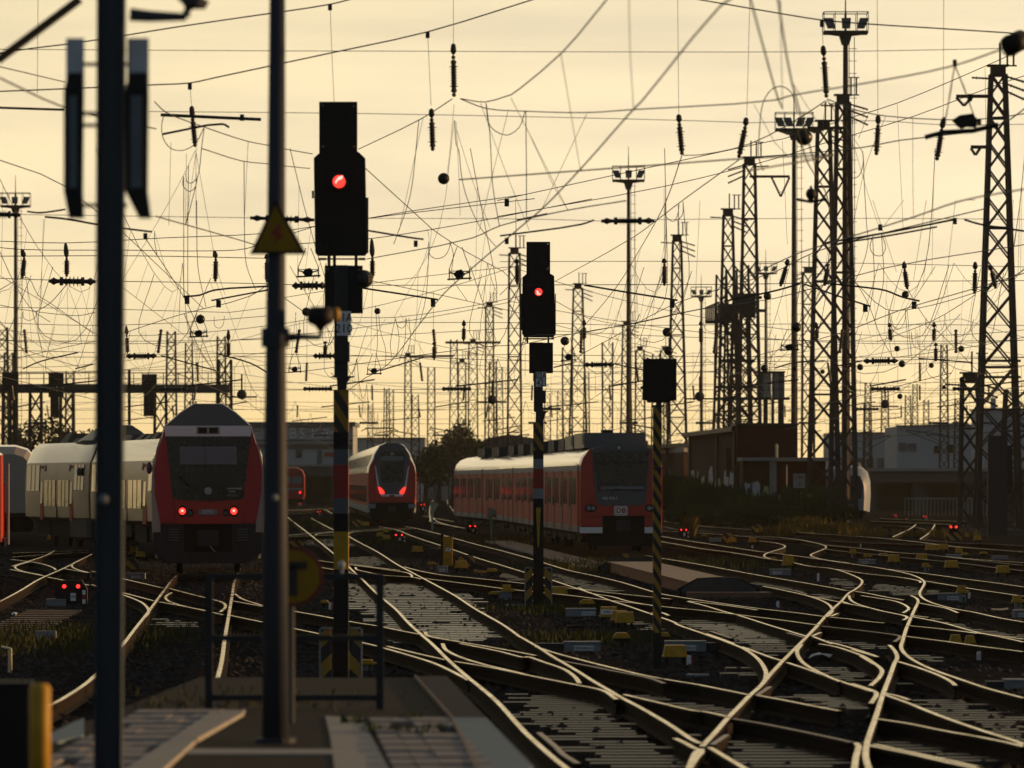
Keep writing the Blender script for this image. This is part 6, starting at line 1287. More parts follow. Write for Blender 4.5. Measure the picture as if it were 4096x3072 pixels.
def trough(lb,t_,x,y,w,h,s=None,dark=0,tx=0.0):
    p,w,h=eq(t_,x,y,w,h); o=thing('point_machine','grey point machine housing '+lb,'point machine',p,'point machine housings')
    mb=MB(); mb.box((p.x,p.y,p.z+h/2),(w,.36,h)); mb.box((p.x,p.y,p.z+h+.012),(w*1.02,.40,.025)); mb.build('housing',M['plate'],o)
    if dark: mb=MB(); mb.box((p.x+dark*(w*.5+w*.38),p.y,p.z+h*.5),(w*.74,.3,h*.92)); mb.build('drive_cover',M['dark'],o)
    if s:
        pw=min(w*.55,h*.5*len(s)*.62)
        mb=MB(); mb.box((p.x+tx*w,p.y-.19,p.z+h*.42),(pw,.012,h*.56)); q=mb.build('name_plate',M['white'],o)
        text(s,h*.44,M['lettering'],q,(p.x+tx*w,p.y-.201,p.z+h*.42),sx=pw/(h*.44*len(s)*.58))
def marker(lb,t_,x,y,w,h):
    p,w,h=eq(t_,x,y,w,h); o=thing('marker_post','short white and red marker post '+lb,'marker',p,'marker posts')
    r=w*.42
    for m_,a,b in (('white',-1,.35),('redpost',.35,1)):
        mb=MB(); zt=p.z+h-r; P=[(p.x+r*a,p.z),(p.x+r*b,p.z)]
        arc=[(p.x+r*max(a,min(b,math.cos(math.radians(q)))),zt+r*math.sin(math.radians(q))) for q in range(0,181,15)]
        mb.prism(P+[q for i,q in enumerate(arc) if i==0 or (abs(q[0]-arc[i-1][0])>1e-5 or abs(q[1]-arc[i-1][1])>1e-5)],p.y-.05+(.001 if a<0 else 0),p.y+.05); mb.build('white_side' if a<0 else 'red_side',M[m_],o)
def dwarf(lb,t_,x,y,w,h,s=None,post=False):
    p,w,h=eq(t_,x,y,w,h); o=thing('dwarf_signal','low black signal with two red lamps '+lb,'signal',p,'shunting signals')
    z0=p.z+(h*.1 if not post else h*.35); hh=p.z+h-z0
    mb=MB(); mb.prism([(p.x-w/2,z0),(p.x+w/2,z0),(p.x+w/2,z0+hh*.62),(p.x+w*.33,z0+hh),(p.x-w*.38,z0+hh),(p.x-w/2,z0+hh*.8)],p.y-.1,p.y+.12); mb.build('housing',M['black'],o)
    r=min(.040,w*.062)
    for q in (-.22,.22): mb=MB(); mb.disc((p.x+q*w,z0+hh*.74),r,p.y-.14,p.y-.09,14); mb.build('red_lamp',M['redlamp'],o)
    mb=MB(); mb.box((p.x+w*.06,p.y-.11,z0+hh*.28),(w*.17,.01,hh*.34)); q=mb.build('number_plate',M['white'],o)
    if s: text(s,hh*.17,M['lettering'],q,(p.x+w*.06,p.y-.118,z0+hh*.28),sx=.55)
    for k,m_ in enumerate(('white','redpost','white')): mb=MB(); mb.box((p.x+w*.40,p.y-.11,z0+hh*(.08+.2*k)),(w*.10,.012,hh*.19)); mb.build('stripe',M[m_],o)
    mb=MB(); mb.box((p.x,p.y,(p.z+z0)/2),(w*(.5 if not post else .2),.15,z0-p.z+.02)); mb.build('foot',M['dark'],o)
def guard(lb,t_,x,y,w,h):
    p,w,h=eq(t_,x,y,w,h); o=thing('hazard_board','octagonal black board with yellow diagonal stripes '+lb,'hazard board',p,'hazard boards')
    c=.22; P=[(p.x-w/2,p.z),(p.x+w/2,p.z),(p.x+w/2,p.z+h*.66),(p.x+w*(.5-c),p.z+h),(p.x-w*(.5-c),p.z+h),(p.x-w/2,p.z+h*.66)]
    mb=MB(); mb.prism(P,p.y,p.y+.06); mb.build('frame',M['black'],o)
    cx,cz=p.x,p.z+h*.5; mb=MB(); mb.prism([(cx+(a-cx)*.93,cz+(b-cz)*.90) for a,b in P],p.y-.012,p.y); mb.build('striped_face',M['hazard'],o)
cover('right of the second signal base, its right end catching the sun','F',930,1112,205,105)
cover('with a white number plate, left one of three near the middle','F',1480,1350,220,110,'W404')
cover('in the middle of three near the striped post','F',1600,1392,205,110)
cover('nearest of three left of the striped post','F',1660,1418,225,118)
cover('mounted on the rail end right of the second signal','F',1065,775,80,55,legs=False)
cover('small, lowest of three left of the shunting signal before the double-deck train','G',1235,462,95,50); cover('small, far left of the shunting signal before the double-deck train','G',1160,427,85,46); cover('small, uppermost of three before the double-deck train','G',1225,378,80,40)
cover('alone left of the yellow cabinet','G',1575,602,132,62); cover('in front of the striped octagonal board right of the cabinet','G',2057,790,150,80)
cover('with a plate, directly left of the yellow cabinet foot','G',1825,612,62,58,None); cover('wide and low under the sun glint left of the double-deck train','G',990,300,110,38)
cover('half hidden by the railing, left of the near striped pole foot','K',290,575,190,185)
cover('low, standing right of the left mast below the railcars','N',975,1325,80,40); cover('low, second one right of the left mast','N',1035,1362,75,38); cover('low behind the left mast near the white railcars','N',380,1232,62,35)
cover('on tall legs below the bushes, beside the white plate 01W425','E',1530,762,140,112)
cover('far, beside the striped board below the brick building','E',910,490,100,46); cover('far, right of the small white plate','E',1135,492,95,48); cover('farthest, under the bushes','E',1215,380,90,42); cover('tiny, on the far rails below the dry grass','E',1790,408,64,34)
cover('right of the slope-topped boxes, left one in the right-hand row','D',765,722,138,80); cover('second in the right-hand row','D',1075,702,132,72); cover('with a white end plate, third in the right-hand row','D',1405,788,160,78); cover('rightmost in the right-hand row','D',1975,850,158,82)
cover('behind the right-hand row, left of a pair','D',1180,585,140,60); cover('behind the right-hand row, right of a pair','D',1312,578,118,60); cover('narrow, before the wide tower','D',1490,618,85,56); cover('high-standing, left of the mesh cage','D',1695,470,88,50)
cover('large and dark, at the foot of the near striped post','A',1935,428,285,130)
cover('flat pair beside the right diagonal rail','C',1450,262,140,72); cover('flat, right one beside the right diagonal rail','C',1612,275,130,70)
mushroom('beside the second signal base','F',220,1085,138,75); mushroom('between the striped post and the second signal','F',1240,1215,165,115); mushroom('just left of the near striped post foot','A',1342,225,185,140); mushroom('just right of the near striped post foot','A',1820,190,120,110)
mushroom('right of the yellow cabinet and striped board','F',185,840,120,84); mushroom('beside the white marker left of the first signal pole','G',545,1180,98,72); mushroom('by the rail loop below the bushes','E',1355,690,95,60); mushroom('small, left of the striped boards below the brick building','E',600,425,65,42)
mushroom('with pale top in the right-hand row','D',650,660,108,70); mushroom('before the wide tower, left','D',1555,652,85,68); mushroom('before the wide tower, right','D',1765,632,88,60); mushroom('by the railing foot, behind the platform edge','K',290,560,180,170)
stack('beside the second signal base','F',365,1108,142,170); stack('at the left foot of the yellow cabinet','G',1745,745,118,62); stack('right of the striped board, left of two','F',10,825,60,55); stack('right of the striped board, right of two','F',85,838,88,58)
stack('left end of the right-hand row','D',320,652,98,104); stack('second from left in the right-hand row','D',475,680,98,88); stack('below the second cover of the right-hand row','D',1130,800,106,98); stack('tall, beside the plate 02W417','D',1530,1135,135,182); stack('cut by the right edge','D',2150,1240,150,180); stack('behind the railing right end','K',480,500,195,118)
trough('lettered 02W404, below the middle boxes','A',908,292,400,95,'02W404c/d',-1,.05); trough('lettered 02W405, right of the near striped post','A',2050,290,450,100,'02W405c/d',1,-.02)
trough('with a white plate below the slope-topped cap box','F',1170,1285,330,74,'02W416A',0,.25); trough('behind the second signal base','F',400,1085,270,64); trough('lettered 02W415 at the yellow cabinet foot','G',1850,802,115,62,'02W415c/d'); trough('lettered 01W425 below the yellow cover on legs','E',1440,830,230,58,'01W425',0,-.15)
trough('pale, left of the far striped board','E',725,460,135,36); trough('lettered 02W430 left of the right-hand row','D',470,712,190,42,'02W430',0,-.15); trough('lettered 02W417 between the diagonal rails','D',1370,1122,240,76,'02W417c/d',-1,.2); trough('lettered 02W41 at the right edge','D',2190,1305,200,70,'02W41')
trough('pale, in front of the wide tower, left','D',1435,642,185,30); trough('pale, in front of the wide tower, right','D',1945,660,178,30); trough('dark, at the right edge above the corner','C',2110,700,260,80,None,-1); trough('lettered 01W304 under the white railcar front','L',165,1350,270,75,'01W304AB'); trough('small, carrying a white plate by the far striped board','E',955,437,72,34,'W422'); trough('low, beside the shunting signal at left','M',430,425,150,45)
marker('left of the first signal pole','G',615,1212,48,80); marker('on the ballast right of plate 01W425','E',1866,898,42,90); marker('in front of the rusty deck cover','E',1420,1192,56,76); marker('at the left end of the right-hand row','D',223,625,26,42); marker('right of plate 02W417','D',1610,1095,42,70); marker('on the far rails above the right-hand row','D',398,530,22,42); marker('beside the large dark cover near the striped post','A',2100,442,84,105); marker('on the ballast right of the right diagonal rail','C',1720,390,74,98); marker('left of the platform railing, dim','K',235,1600-1582+10,40,60); marker('far, before the brick building','E',1135,535,28,34)
dwarf('in front of the double-deck train, centre','G',1372,472,152,112,'416X'); dwarf('beside the long red train underframe','G',2185,375,130,112,'445'); dwarf('left of the double-deck train','G',487,178,66,62); dwarf('on a short stand right of the double-deck train','G',1635,175,80,150,None,True); dwarf('numbered 379 at left beside the mast','M',545,425,240,195,'379X'); dwarf('beside the bushes right of the red train','E',372,425,125,125)
dwarf('far off before the right bridge, left one','D',780,205,50,45); dwarf('far off before the right bridge, right one','D',1110,225,60,55); dwarf('far left beside the distant red train','G',275,75,40,45)
guard('right of the yellow cabinet','G',2112,742,218,135); guard('left of the double-deck train front','G',905,302,122,85); guard('behind the round sign','G',228,540,190,95); guard('below the brick building, near one','E',862,488,135,132); guard('below the brick building under the bushes','E',1192,376,150,110); guard('behind the left mast near the railcar','N',975,1440,100,95); guard('behind the rusty deck cover','F',1680,655,170,66); guard('far off beneath the bridge','D',920,240,70,48)
# hazard block with red lamps before the wide tower
p,w,h=eq('D',1432,475,185,205); o=thing('dwarf_signal','striped black and yellow block carrying two red lamps before the wide lattice tower','signal',p,'shunting signals')
mb=MB(); P=[(p.x-w*.5,p.z+.05),(p.x+w*.5,p.z+.05),(p.x+w*.5,p.z+h*.45),(p.x+w*.3,p.z+h*.62),(p.x-w*.3,p.z+h*.62),(p.x-w*.5,p.z+h*.45)]; mb.prism(P,p.y,p.y+.1); mb.build('striped_face',M['hazard'],o)
mb=MB(); mb.box((p.x,p.y+.05,p.z+h*.78),(w*.6,.2,h*.4)); mb.build('housing',M['black'],o)
for q in (-.18,.14): mb=MB(); mb.disc((p.x+q*w,p.z+h*.86),.05,p.y-.1,p.y-.05,14); mb.build('red_lamp',M['redlamp'],o)
mb=MB(); mb.box((p.x,p.y,p.z+.0),(.3,.2,.2)); mb.build('foot',M['dark'],o)
# yellow cabinet with plates
p,w,h=eq('G',1912,728,130,352); o=thing('yellow_cabinet','tall narrow yellow cabinet post with plate 441 in the middle of the yard','cabinet',p)
mb=MB(); mb.box((p.x,p.y,p.z+h*.46),(w*.82,.35,h*.92)); mb.build('case',M['yellowd'],o)
mb=MB(); mb.box((p.x,p.y-.185,p.z+h*.5),(w*.6,.02,h*.5)); d_=mb.build('door',M['yellow'],o)
mb=MB(); mb.box((p.x+.02,p.y-.2,p.z+h*.51),(w*.48,.01,h*.10)); q=mb.build('number_plate',M['white'],o); text('441',h*.085,M['lettering'],q,(p.x+.02,p.y-.208,p.z+h*.51),sx=.9)
text('Z7',h*.09,M['lettering'],d_,(p.x,p.y-.2,p.z+h*.66))
mb=MB(); mb.tube([(p.x-w*.42,p.y,p.z+h*.8),(p.x-w*.42,p.y,p.z+h),(p.x+w*.1,p.y,p.z+h*1.02),(p.x+w*.38,p.y,p.z+h*.97),(p.x+w*.42,p.y,p.z+h*.88)],.03,8); mb.tube([(p.x-w*.48,p.y,p.z),(p.x-w*.48,p.y,p.z+h)],.05,8); mb.build('cable_conduit',M['black'],o)
mb=MB(); mb.box((p.x-.42,p.y+.3,p.z+.42),(.42,.3,.22)); mb.build('side_drum',M['dark'],o)
# pale green posts with hoods
for lb,t_,x,y,h in (('beside the long red train','F',180,432,350),('right of the double-deck train','G',1740,330,310)):
    p,_,h=eq(t_,x,y,1,h); o=thing('telephone_post','pale green post with a small hood '+lb,'post',p,'telephone posts')
    mb=MB(); mb.box((p.x,p.y,p.z+h/2),(.09,.09,h)); mb.build('post',M['paleg'],o)
    mb=MB(); mb.prism([(p.x-.12,p.z+h),(p.x+.30,p.z+h*.9),(p.x+.30,p.z+h*.88),(p.x-.12,p.z+h*.62)] if t_=='F' else [(p.x-.12,p.z+h),(p.x+.34,p.z+h*.93),(p.x+.05,p.z+h*.6),(p.x-.06,p.z+h*.4)],p.y-.15,p.y+.1); mb.build('hood',M['paleg'],o)
    mb=MB(); mb.box((p.x+.1,p.y-.02,p.z+h*.78),(.18,.18,h*.16)); mb.build('telephone_box',M['dark'],o)
# low rusty deck cover between the tracks
a=G(*T('E',760,1062),-.2); b=G(*T('F',1720,800),-.2)
o=thing('deck_cover','long low rusty deck with dark octagonal end boards lying between the tracks','deck cover',a)
wa,ha=900/2.765*a.y/F*1.02,205/2.765*a.y/F; wb,hb=wa,ha
def deck(mb,ax,ay,bx,by,w,z0,z1): mb.hexa([(ax-w/2,ay,z0),(ax+w/2,ay,z0),(bx+w/2,by,z0),(bx-w/2,by,z0),(ax-w/2,ay,z1),(ax+w/2,ay,z1),(bx+w/2,by,z1),(bx-w/2,by,z1)])
mb=MB(); deck(mb,a.x,a.y+.1,b.x,b.y,wa*.62,a.z,a.z+ha*.66); mb.build('side_wall',M['wood'],o)
mb=MB(); deck(mb,a.x,a.y+.08,b.x,b.y,wa*.70,a.z+ha*.66,a.z+ha*.74); mb.build('deck_top',M['wood'],o)
for p_ in (a,b):
    c=.24; P=[(-.5,0),(.5,0),(.5,.4),(.5-c,.97),(0,1.03),(-.5+c,.97),(-.5,.4)]
    mb=MB(); mb.prism([(p_.x+x*wa,p_.z+z*ha) for x,z in P],p_.y-.05,p_.y+.12); e=mb.build('end_board',M['black'],o)
    mb=MB(); mb.prism([(p_.x+x*wa*.90,p_.z+.02+z*ha*.9) for x,z in P],p_.y-.07,p_.y-.05); mb.build('board_face',mat('dark_board',(.06,.062,.065),.7,spec=.3,var=.4,vs=4),e)
mb=MB(); mb.box((a.x+.25,a.y-.5,a.z+.03),(wa*1.05,.9,.14)); mb.build('threshold_plank',M['wood'],o)
# loose bits
def litter(lb,t_,x,y,w): 
    p,w,_=eq(t_,x,y,w,1); mb=MB(); n=9; cz=p.z+.05
    mb.add([(p.x,p.y,cz+.05)]+[(p.x+w*.5*R.uniform(.7,1.1)*math.cos(2*PI*i/n),p.y+w*1.2*R.uniform(.7,1.1)*math.sin(2*PI*i/n),cz+R.uniform(-.03,.06)) for i in range(n)],[(0,1+i,1+(i+1)%n) for i in range(n)]); tag(mb.build('litter_sheet',M['paper']),lb,'litter','litter on the ballast')
litter('pale crumpled sheet lying between the diagonal rails','B',1590,385,290); litter('small white scrap on the ground at far left','M',112,512,62); litter('small pale scrap beside the crumpled sheet','B',1910,330,60)
for lb,t_,pts in (('black cable loop on the grass left of the striped post','F',((1005,1400),(1040,1310),(1160,1278),(1290,1300),(1360,1345))),('second black cable loop crossing the first','F',((1020,1360),(1120,1345),(1230,1400),(1330,1350))),('pale cable end by the second signal base','F',((345,1165),(400,1140),(540,1135),(660,1215))),('loose cable shining on the ballast at the left diagonal rail','B',((130,560),(190,510),(330,515))),('bright cable on the ballast near the right edge','D',((1845,1220),(1920,1212),(2060,1225)))):
    P=[G(*T(t_,x,y),-.2) for x,y in pts]; mb=MB(); pts_=[(p.x,P[0].y+.1*i,-.19+(P[0].y-p.y)/P[0].y*2.4*1.0) for i,p in enumerate(P)]
    pts_=[(q[0],q[1],max(q[2],-.2)) for q in pts_]
    mb.tube(smooth_pts(pts_,5),.022,6); tag(mb.build('cable',M['black'] if 'black' in lb else M['clear']),lb,'cable','loose cables')
for x,y,n in ((790,930,1),):
    p,w,h=eq('C',900,725,230,75); mb=MB(); mb.prism([(p.x-w/2,p.z),(p.x+w/2,p.z),(p.x+w*.36,p.z+h),(p.x-w*.42,p.z+h)],p.y-.15,p.y+.15); tag(mb.build('tunnel_box',M['black']),'low black box with a shining top between the right rails','equipment box')
mb=MB(); p,w,h=eq('M',350,690,155,40); mb.box((p.x,p.y,p.z+.08),(w,.15,.16)); tag(mb.build('metal_trough',M['plate']),'short metal trough with a bright top edge in the left grass','trough')
# ================================================================ gantries, cabin, buildings, plants, haze
D=420; x0=W(-60,0,D).x; x1=W(918,0,D).x
o=thing('signal_gantry','long signal gantry with railing and hanging signals across the left background','gantry',((x0+x1)/2,D,-.2)); zb=CH+(HS-1572)*D/F; zt=CH+(HS-1538)*D/F; zr=CH+(HS-1492)*D/F
mb=MB(); mb.box(((x0+x1)/2,D,(zb+zt)/2),(x1-x0,1.0,zt-zb)); mb.build('beam',M['bldgd'],o)
mb=MB(); mb.bar((x0,D-.5,zr),(x1,D-.5,zr),.07); mb.bar((x0,D-.5,(zr+zt)/2),(x1,D-.5,(zr+zt)/2),.05)
x=x0
while x<x1: mb.bar((x,D-.5,zt),(x,D-.5,zr),.06); x+=1.1
mb.build('railing',M['lattice'],o)
for s_,w_ in ((35,1.0),(52,.5),(140,.9),(265,1.0),(640,.9),(898,1.0)):
    xx=W(s_,0,D).x; lattice(o,xx,D+.6,-.2,zb if s_<800 else zr+1.0,w_*1.1,w_*.9,leg=.16,name='gantry_leg')
for s_,ya,yb,w_ in ((45,1490,1560,1.2),(228,1490,1590,1.1),(600,1497,1560,1.1),(598,1570,1665,.75),(222,1590,1670,.6),(520,1480,1700,.2)):
    mb=MB(); xx=W(s_,0,D).x; za=CH+(HS-ya)*D/F; zc=CH+(HS-yb)*D/F; mb.box((xx,D-.8,(za+zc)/2),(w_,.4,za-zc)); mb.build('hanging_signal',M['black'],o)
# gantry platform on the tower cluster at right
TILE['u']=(2750,1000,2.37)
D=410; fc=None; o=thing('gantry_platform','dark raised signal platform with slatted balcony between the tower cluster','gantry',(W(2930,0,D).x,D,-.2)); fu=Face('u',D,o)
fu.poly('platform_box',[(300,510),(430,515),(470,420),(640,410),(640,640),(530,640),(520,600),(430,600),(430,690),(300,695)],M['dark'],-1.0,2.0)
fu.rect('balcony_floor',170,670,310,696,M['dark'],-1.0,2.0)
mb=MB(); 
for i in range(8):
    x=175+i*17; a=W(sx('u',x),sy('u',680),D-1); b=W(sx('u',x),sy('u',548-i*7),D-1); mb.bar(a,b,.11)
mb.bar(W(sx('u',172),sy('u',548),D-1),W(sx('u',305),sy('u',492),D-1),.12); mb.build('balustrade',M['dark'],o)
for s_,ty,w_ in ((328,230,.85),(422,182,.9),(515,140,1.2),(590,100,1.3),(380,600,1.6),(500,600,1.2)):
    xx=W(sx('u',s_),0,D).x; lattice(o,xx+0,D+1.2,-.2,CH+(HS-sy('u',ty))*D/F,w_*1.5,w_*.85,leg=.13,name='support_tower')
for ya,xa,xb in ((450,640,705),(575,640,740),(1050,290,640),(1300,260,715),(1410,260,650)): 
    mb=MB(); mb.bar(W(sx('u',xa),sy('u',ya),D-.8),W(sx('u',xb),sy('u',ya),D-.8),.22); mb.build('cross_beam',M['dark'],o)
D=385; o=thing('equipment_cabin','pale panelled equipment cabin raised on steel legs right of the tower cluster','cabin',(W(3079,0,D).x,D,-.2)); fu=Face('u',D,o)
fu.rect('roof',640,1150,920,1168,M['dark'],-.9,2.0); fu.rect('deck',620,1398,965,1420,M['dark'],-1.0,2.2)
for xa,xb,m_ in ((652,695,'conc'),(712,742,'paleg'),(748,790,'conc'),(818,862,'conc')): fu.rect('wall_panel',xa,1168,xb,1398,M[m_],-.7,.05)
for xa,xb in ((692,716),(795,820),(862,915)): fu.rect('corner_post',xa,1168,xb,1398,M['tgrey'],-.75,.1 if xb<900 else 1.4)
for x in (740,808,872,900): 
    mb=MB(); xx=W(sx('u',x),0,D).x; mb.bar((xx,D,-.2),(xx,D,CH+(HS-sy('u',1420))*D/F),.3 if x==740 else .2); mb.build('support_leg',M['dark'],o)
# brick buildings
def footprint(name,pts,z1,m,par,z0=-.2):
    n=len(pts); mb=MB(); ar=sum(pts[i][0]*pts[(i+1)%n][1]-pts[(i+1)%n][0]*pts[i][1] for i in range(n))
    if ar<0: pts=pts[::-1]
    vs=[(x,y,z0) for x,y in pts]+[(x,y,z1) for x,y in pts]
    mb.add(vs,[tuple(range(n-1,-1,-1)),tuple(range(n,2*n))]+[(i,(i+1)%n,(i+1)%n+n,i+n) for i in range(n)]); return mb.build(name,m,par)
def fx(s,D): return ((s-2048)*D/F,D)
def graffiti(par,fn,n,z0,z1,wmax,mlist=('graf','graf','grafy')):
    for i in range(n):
        mb=MB(); u=(i+R.uniform(.2,.8))/n; w=R.uniform(.4,1)*wmax; z=z0+R.uniform(0,.3); h=R.uniform(.6,1)*(z1-z0)
        P=[]
        for k in range(18):
            t=2*PI*k/18; rr=R.uniform(.72,1.08); P.append((w*.5*rr*math.copysign(abs(math.cos(t))**.6,math.cos(t)),z+h*.5+h*.5*rr*math.copysign(abs(math.sin(t))**.7,math.sin(t))))
        mb.prism(P,0,.02,0,lambda x,y,zz: fn(u,x,zz,y)); mb.build('graffiti_patch',M[mlist[i%len(mlist)]],par)
A=fx(2945,345); B=fx(2752,392); C_=(B[0]+3,B[1]+6); E_=(A[0]+4,A[1]+14)
o=thing('brick_hall','long dark brick hall with barred window and graffiti behind the bushes','building',(A[0],A[1],-.2),'brick buildings')
footprint('wall',[A,B,(B[0]+6,B[1]+4),(A[0]+2.5,A[1]+8)],5.45,M['brick'],o); 
footprint('roof',[(A[0]-.3,A[1]-.4),(B[0]-.4,B[1]-.4),(B[0]+6,B[1]+4.4),(A[0]+2.5,A[1]+8.4)],5.72,M['dark'],o,5.45)
def fnA(u,x,z,y): t=Vector((B[0]-A[0],B[1]-A[1],0)); nrm_=Vector((t.y,-t.x,0)).normalized(); nrm_=nrm_ if nrm_.y<0 else -nrm_; p=Vector((A[0],A[1],0))+t*(u)+t.normalized()*(x*4.0)+nrm_*(.02+y); return (p.x,p.y,z)
graffiti(o,fnA,7,1.3,3.2,1.6)
w=MB(); w.prism([(-.55,2.7),(.55,2.7),(.55,4.5),(-.55,4.5)],0,.04,0,lambda x,y,z: fnA(.14,x*.6,z,y)); w_=w.build('window',M['black'],o)
for k in range(5): q=MB(); q.prism([(-.5+.22*k,2.7),(-.44+.22*k,2.7),(-.44+.22*k,4.5),(-.5+.22*k,4.5)],.05,.08,0,lambda x,y,z: fnA(.14,x*.6,z,y)); q.build('window_bar',M['brick'],w_)
for u in (.0,.34,.93): q=MB(); q.prism([(-.05,-.2),(.05,-.2),(.05,5.45),(-.05,5.45)],.02,.14,0,lambda x,y,z: fnA(u,x,z,y)); q.build('down_pipe',M['dark'],o)
A2=fx(2735,425); B2=fx(2640,452)
o=thing('brick_shed','lower dark brick shed with a pale roof band just right of the red train','building',(A2[0],A2[1],-.2),'brick buildings')
footprint('wall',[A2,B2,(B2[0]+5,B2[1]+5),(A2[0]+5,A2[1]+5)],4.6,M['brick'],o); footprint('roof_band',[(A2[0],A2[1]-.3),(B2[0],B2[1]-.3),(B2[0]+5,B2[1]+5),(A2[0]+5,A2[1]+5)],5.0,M['conc'],o,4.6); footprint('roof',[(A2[0]+.4,A2[1]-.5),(B2[0]-1,B2[1]-.5),(B2[0]+5,B2[1]+5.2),(A2[0]+5.2,A2[1]+5)],5.3,M['dark'],o,5.0)
o=thing('brick_tower_block','tall red brick block standing over the low annex at right','building',(fx(3068,346)[0],346,-.2),'brick buildings')
a=fx(2948,343.5)[0]; b=fx(3190,343.5)[0]; footprint('wall',[(a,343.5),(b,343.5),(b,352),(a,352)],5.80,M['brickr'],o); footprint('parapet',[(a-.08,343.4),(b+.08,343.4),(b+.08,352.1),(a-.08,352.1)],5.92,M['dark'],o,5.80)
o=thing('annex','low annex with pale roof slab, dark opening and graffiti before the brick block','building',(fx(3140,336)[0],336,-.2),'brick buildings')
a=fx(2972,337)[0]; b=fx(3078,337)[0]; c=fx(3106,337)[0]; d=fx(3318,337)[0]
footprint('wall',[(a,337),(b,337),(b,343),(a,343)],3.62,M['brick'],o); footprint('pillar',[(b+.01,336.9),(c,336.9),(c,343),(b+.01,343)],3.62,M['conc'],o); footprint('back_wall',[(c+.01,341),(d,341),(d,343),(c+.01,343)],3.62,M['brickr'],o); footprint('roof_slab',[(a-.1,336.6),(d,336.6),(d,343.2),(a-.1,343.2)],3.82,M['conc'],o,3.62)
def fnB(u,x,z,y): return (a+(d-a)*.8*u+x,336.85-y,z)
graffiti(o,lambda u,x,z,y:(a+(b-a)*u+x,336.97-y,z),3,1.0,2.6,.9); graffiti(o,lambda u,x,z,y:(c+1.6*u+x,340.9-y,z),2,.9,2.0,1.4,('tgrey','graf'))
q=MB(); p=W(3109,1832,338); q.tube([(p.x,339,3.8),(p.x,339,4.45)],.09,8); q.tube([(p.x,339,4.45),(p.x,339,4.65)],[.13,.03],8); q.build('vent_pipe',M['paleg'],o)
q=MB(); p=W(3150,0,335); q.tube([(p.x,336.3,-.2),(p.x,336.3,3.4)],.05,6); q.build('lamp_pole',M['plate'],o)
D=322; p=W(3197,1923,D); o=thing('kilometre_board','square white board reading 199 over 2 beside the tower legs','sign',(p.x,D,-.2))
mb=MB(); hw=24*D/F; mb.box((p.x,D,p.z),(2*hw,.05,2*hw*1.2)); q=mb.build('board',M['pwhite'],o); text('199',hw*.95,M['lettering'],q,(p.x,D-.04,p.z+hw*.5)); text('2',hw*.95,M['lettering'],q,(p.x,D-.04,p.z-hw*.6)); mb=MB(); mb.box((p.x,D+.06,(p.z-.2)/2),(.08,.06,p.z+.2)); mb.build('post',M['dark'],o)
# pale buildings and bridges in the haze
o=thing('pale_building','large pale flat-roofed building with two dark windows in the right background','building',(fx(3750,620)[0],620,-.2)); a=fx(3587,620)[0]; b=fx(3990,620)[0]; m_=(a+b)/2
mb=MB(); mb.prism([(a,-.2),(b,-.2),(b,CH+(HS-1705)*620/F),(a+(b-a)*.55,CH+(HS-1692)*620/F),(a,CH+(HS-1705)*620/F)],620,640); mb.build('wall',M['bldg'],o)
fq=Face('Q',619.9,o); TILE['v']=(3300,1600,2.765); fv=Face('v',619.9,o)
for xa,ya,xb,yb in ((1208,505,1280,585),(1345,492,1416,582),(820,470,900,560),(920,480,1010,560)): w_=fv.rect('window',xa,ya,xb,yb,M['black'] if xa>1100 else M['tgrey'],-.1,.12)
fv.rect('roof_edge',780,278,1900,290,M['dark'],-.4,.3)
o=thing('grey_wall_building','long pale grey wall building between the tower legs and the flat-roofed building','building',(fx(3480,680)[0],680,-.2)); a=fx(3330,680)[0]; b=fx(3586,680)[0]; footprint('wall',[(a,680),(b,680),(b,700),(a,700)],CH+(HS-1733)*680/F,M['bldg'],o); footprint('roof_edge',[(a,679.7),(b,679.7),(b,700.2),(a,700.2)],CH+(HS-1728)*680/F,M['tgrey'],o,CH+(HS-1733)*680/F)
for k in range(6): q=MB(); xx=a+(b-a)*(k+.5)/6; q.box((xx,679.9,4.6),(.8,.12,1.2)); q.build('window',M['tgrey'],o)
o=thing('pale_house','pale building at the right edge with small chimney behind the wide tower','building',(fx(4040,560)[0],560,-.2)); a=fx(3935,560)[0]; b=fx(4160,560)[0]; footprint('wall',[(a,560),(b,560),(b,575),(a,575)],CH+(HS-1640)*560/F,M['bldg'],o); q=MB(); q.box((fx(3990,560)[0],565,9.8),(.5,.5,1.8)); q.build('chimney',M['bldg'],o); footprint('roof_edge',[(a-.2,559.8),(b,559.8),(b,575),(a-.2,575)],CH+(HS-1632)*560/F,M['tgrey'],o,CH+(HS-1640)*560/F)
def bridge(lb,s0,s1,D,yt,yb,m='bldgd',piers=4):
    o=thing('bridge',lb,'bridge',(fx((s0+s1)/2,D)[0],D,-.2)); a=fx(s0,D)[0]; b=fx(s1,D)[0]; zt=CH+(HS-yt)*D/F; zb=CH+(HS-yb)*D/F
    mb=MB(); mb.box(((a+b)/2,D+3,(zt+zb)/2),(b-a,6,zt-zb)); mb.build('deck',M[m],o)
    mb=MB(); mb.box(((a+b)/2,D-.1,zt+.02),(b-a,.3,.25)); mb.build('kerb',M['conc'],o)
    for k in range(piers+1): mb=MB(); mb.box((a+(b-a)*k/piers,D+3,(zb-.2)/2),(1.2,4,zb+.2)); mb.build('pier',M[m],o)
    mb=MB(); mb.box(((a+b)/2,D+5.5,(zb-.2)/2),(b-a,.5,zb+.2)); mb.build('abutment_wall',M['bldgd'],o)
    return o
bridge('dark low road bridge crossing behind the express train at right',3480,4300,500,1880,1930)
bridge('dark road bridge crossing behind the double-deck train at left',900,1640,640,1862,1905,'bldgd',5)
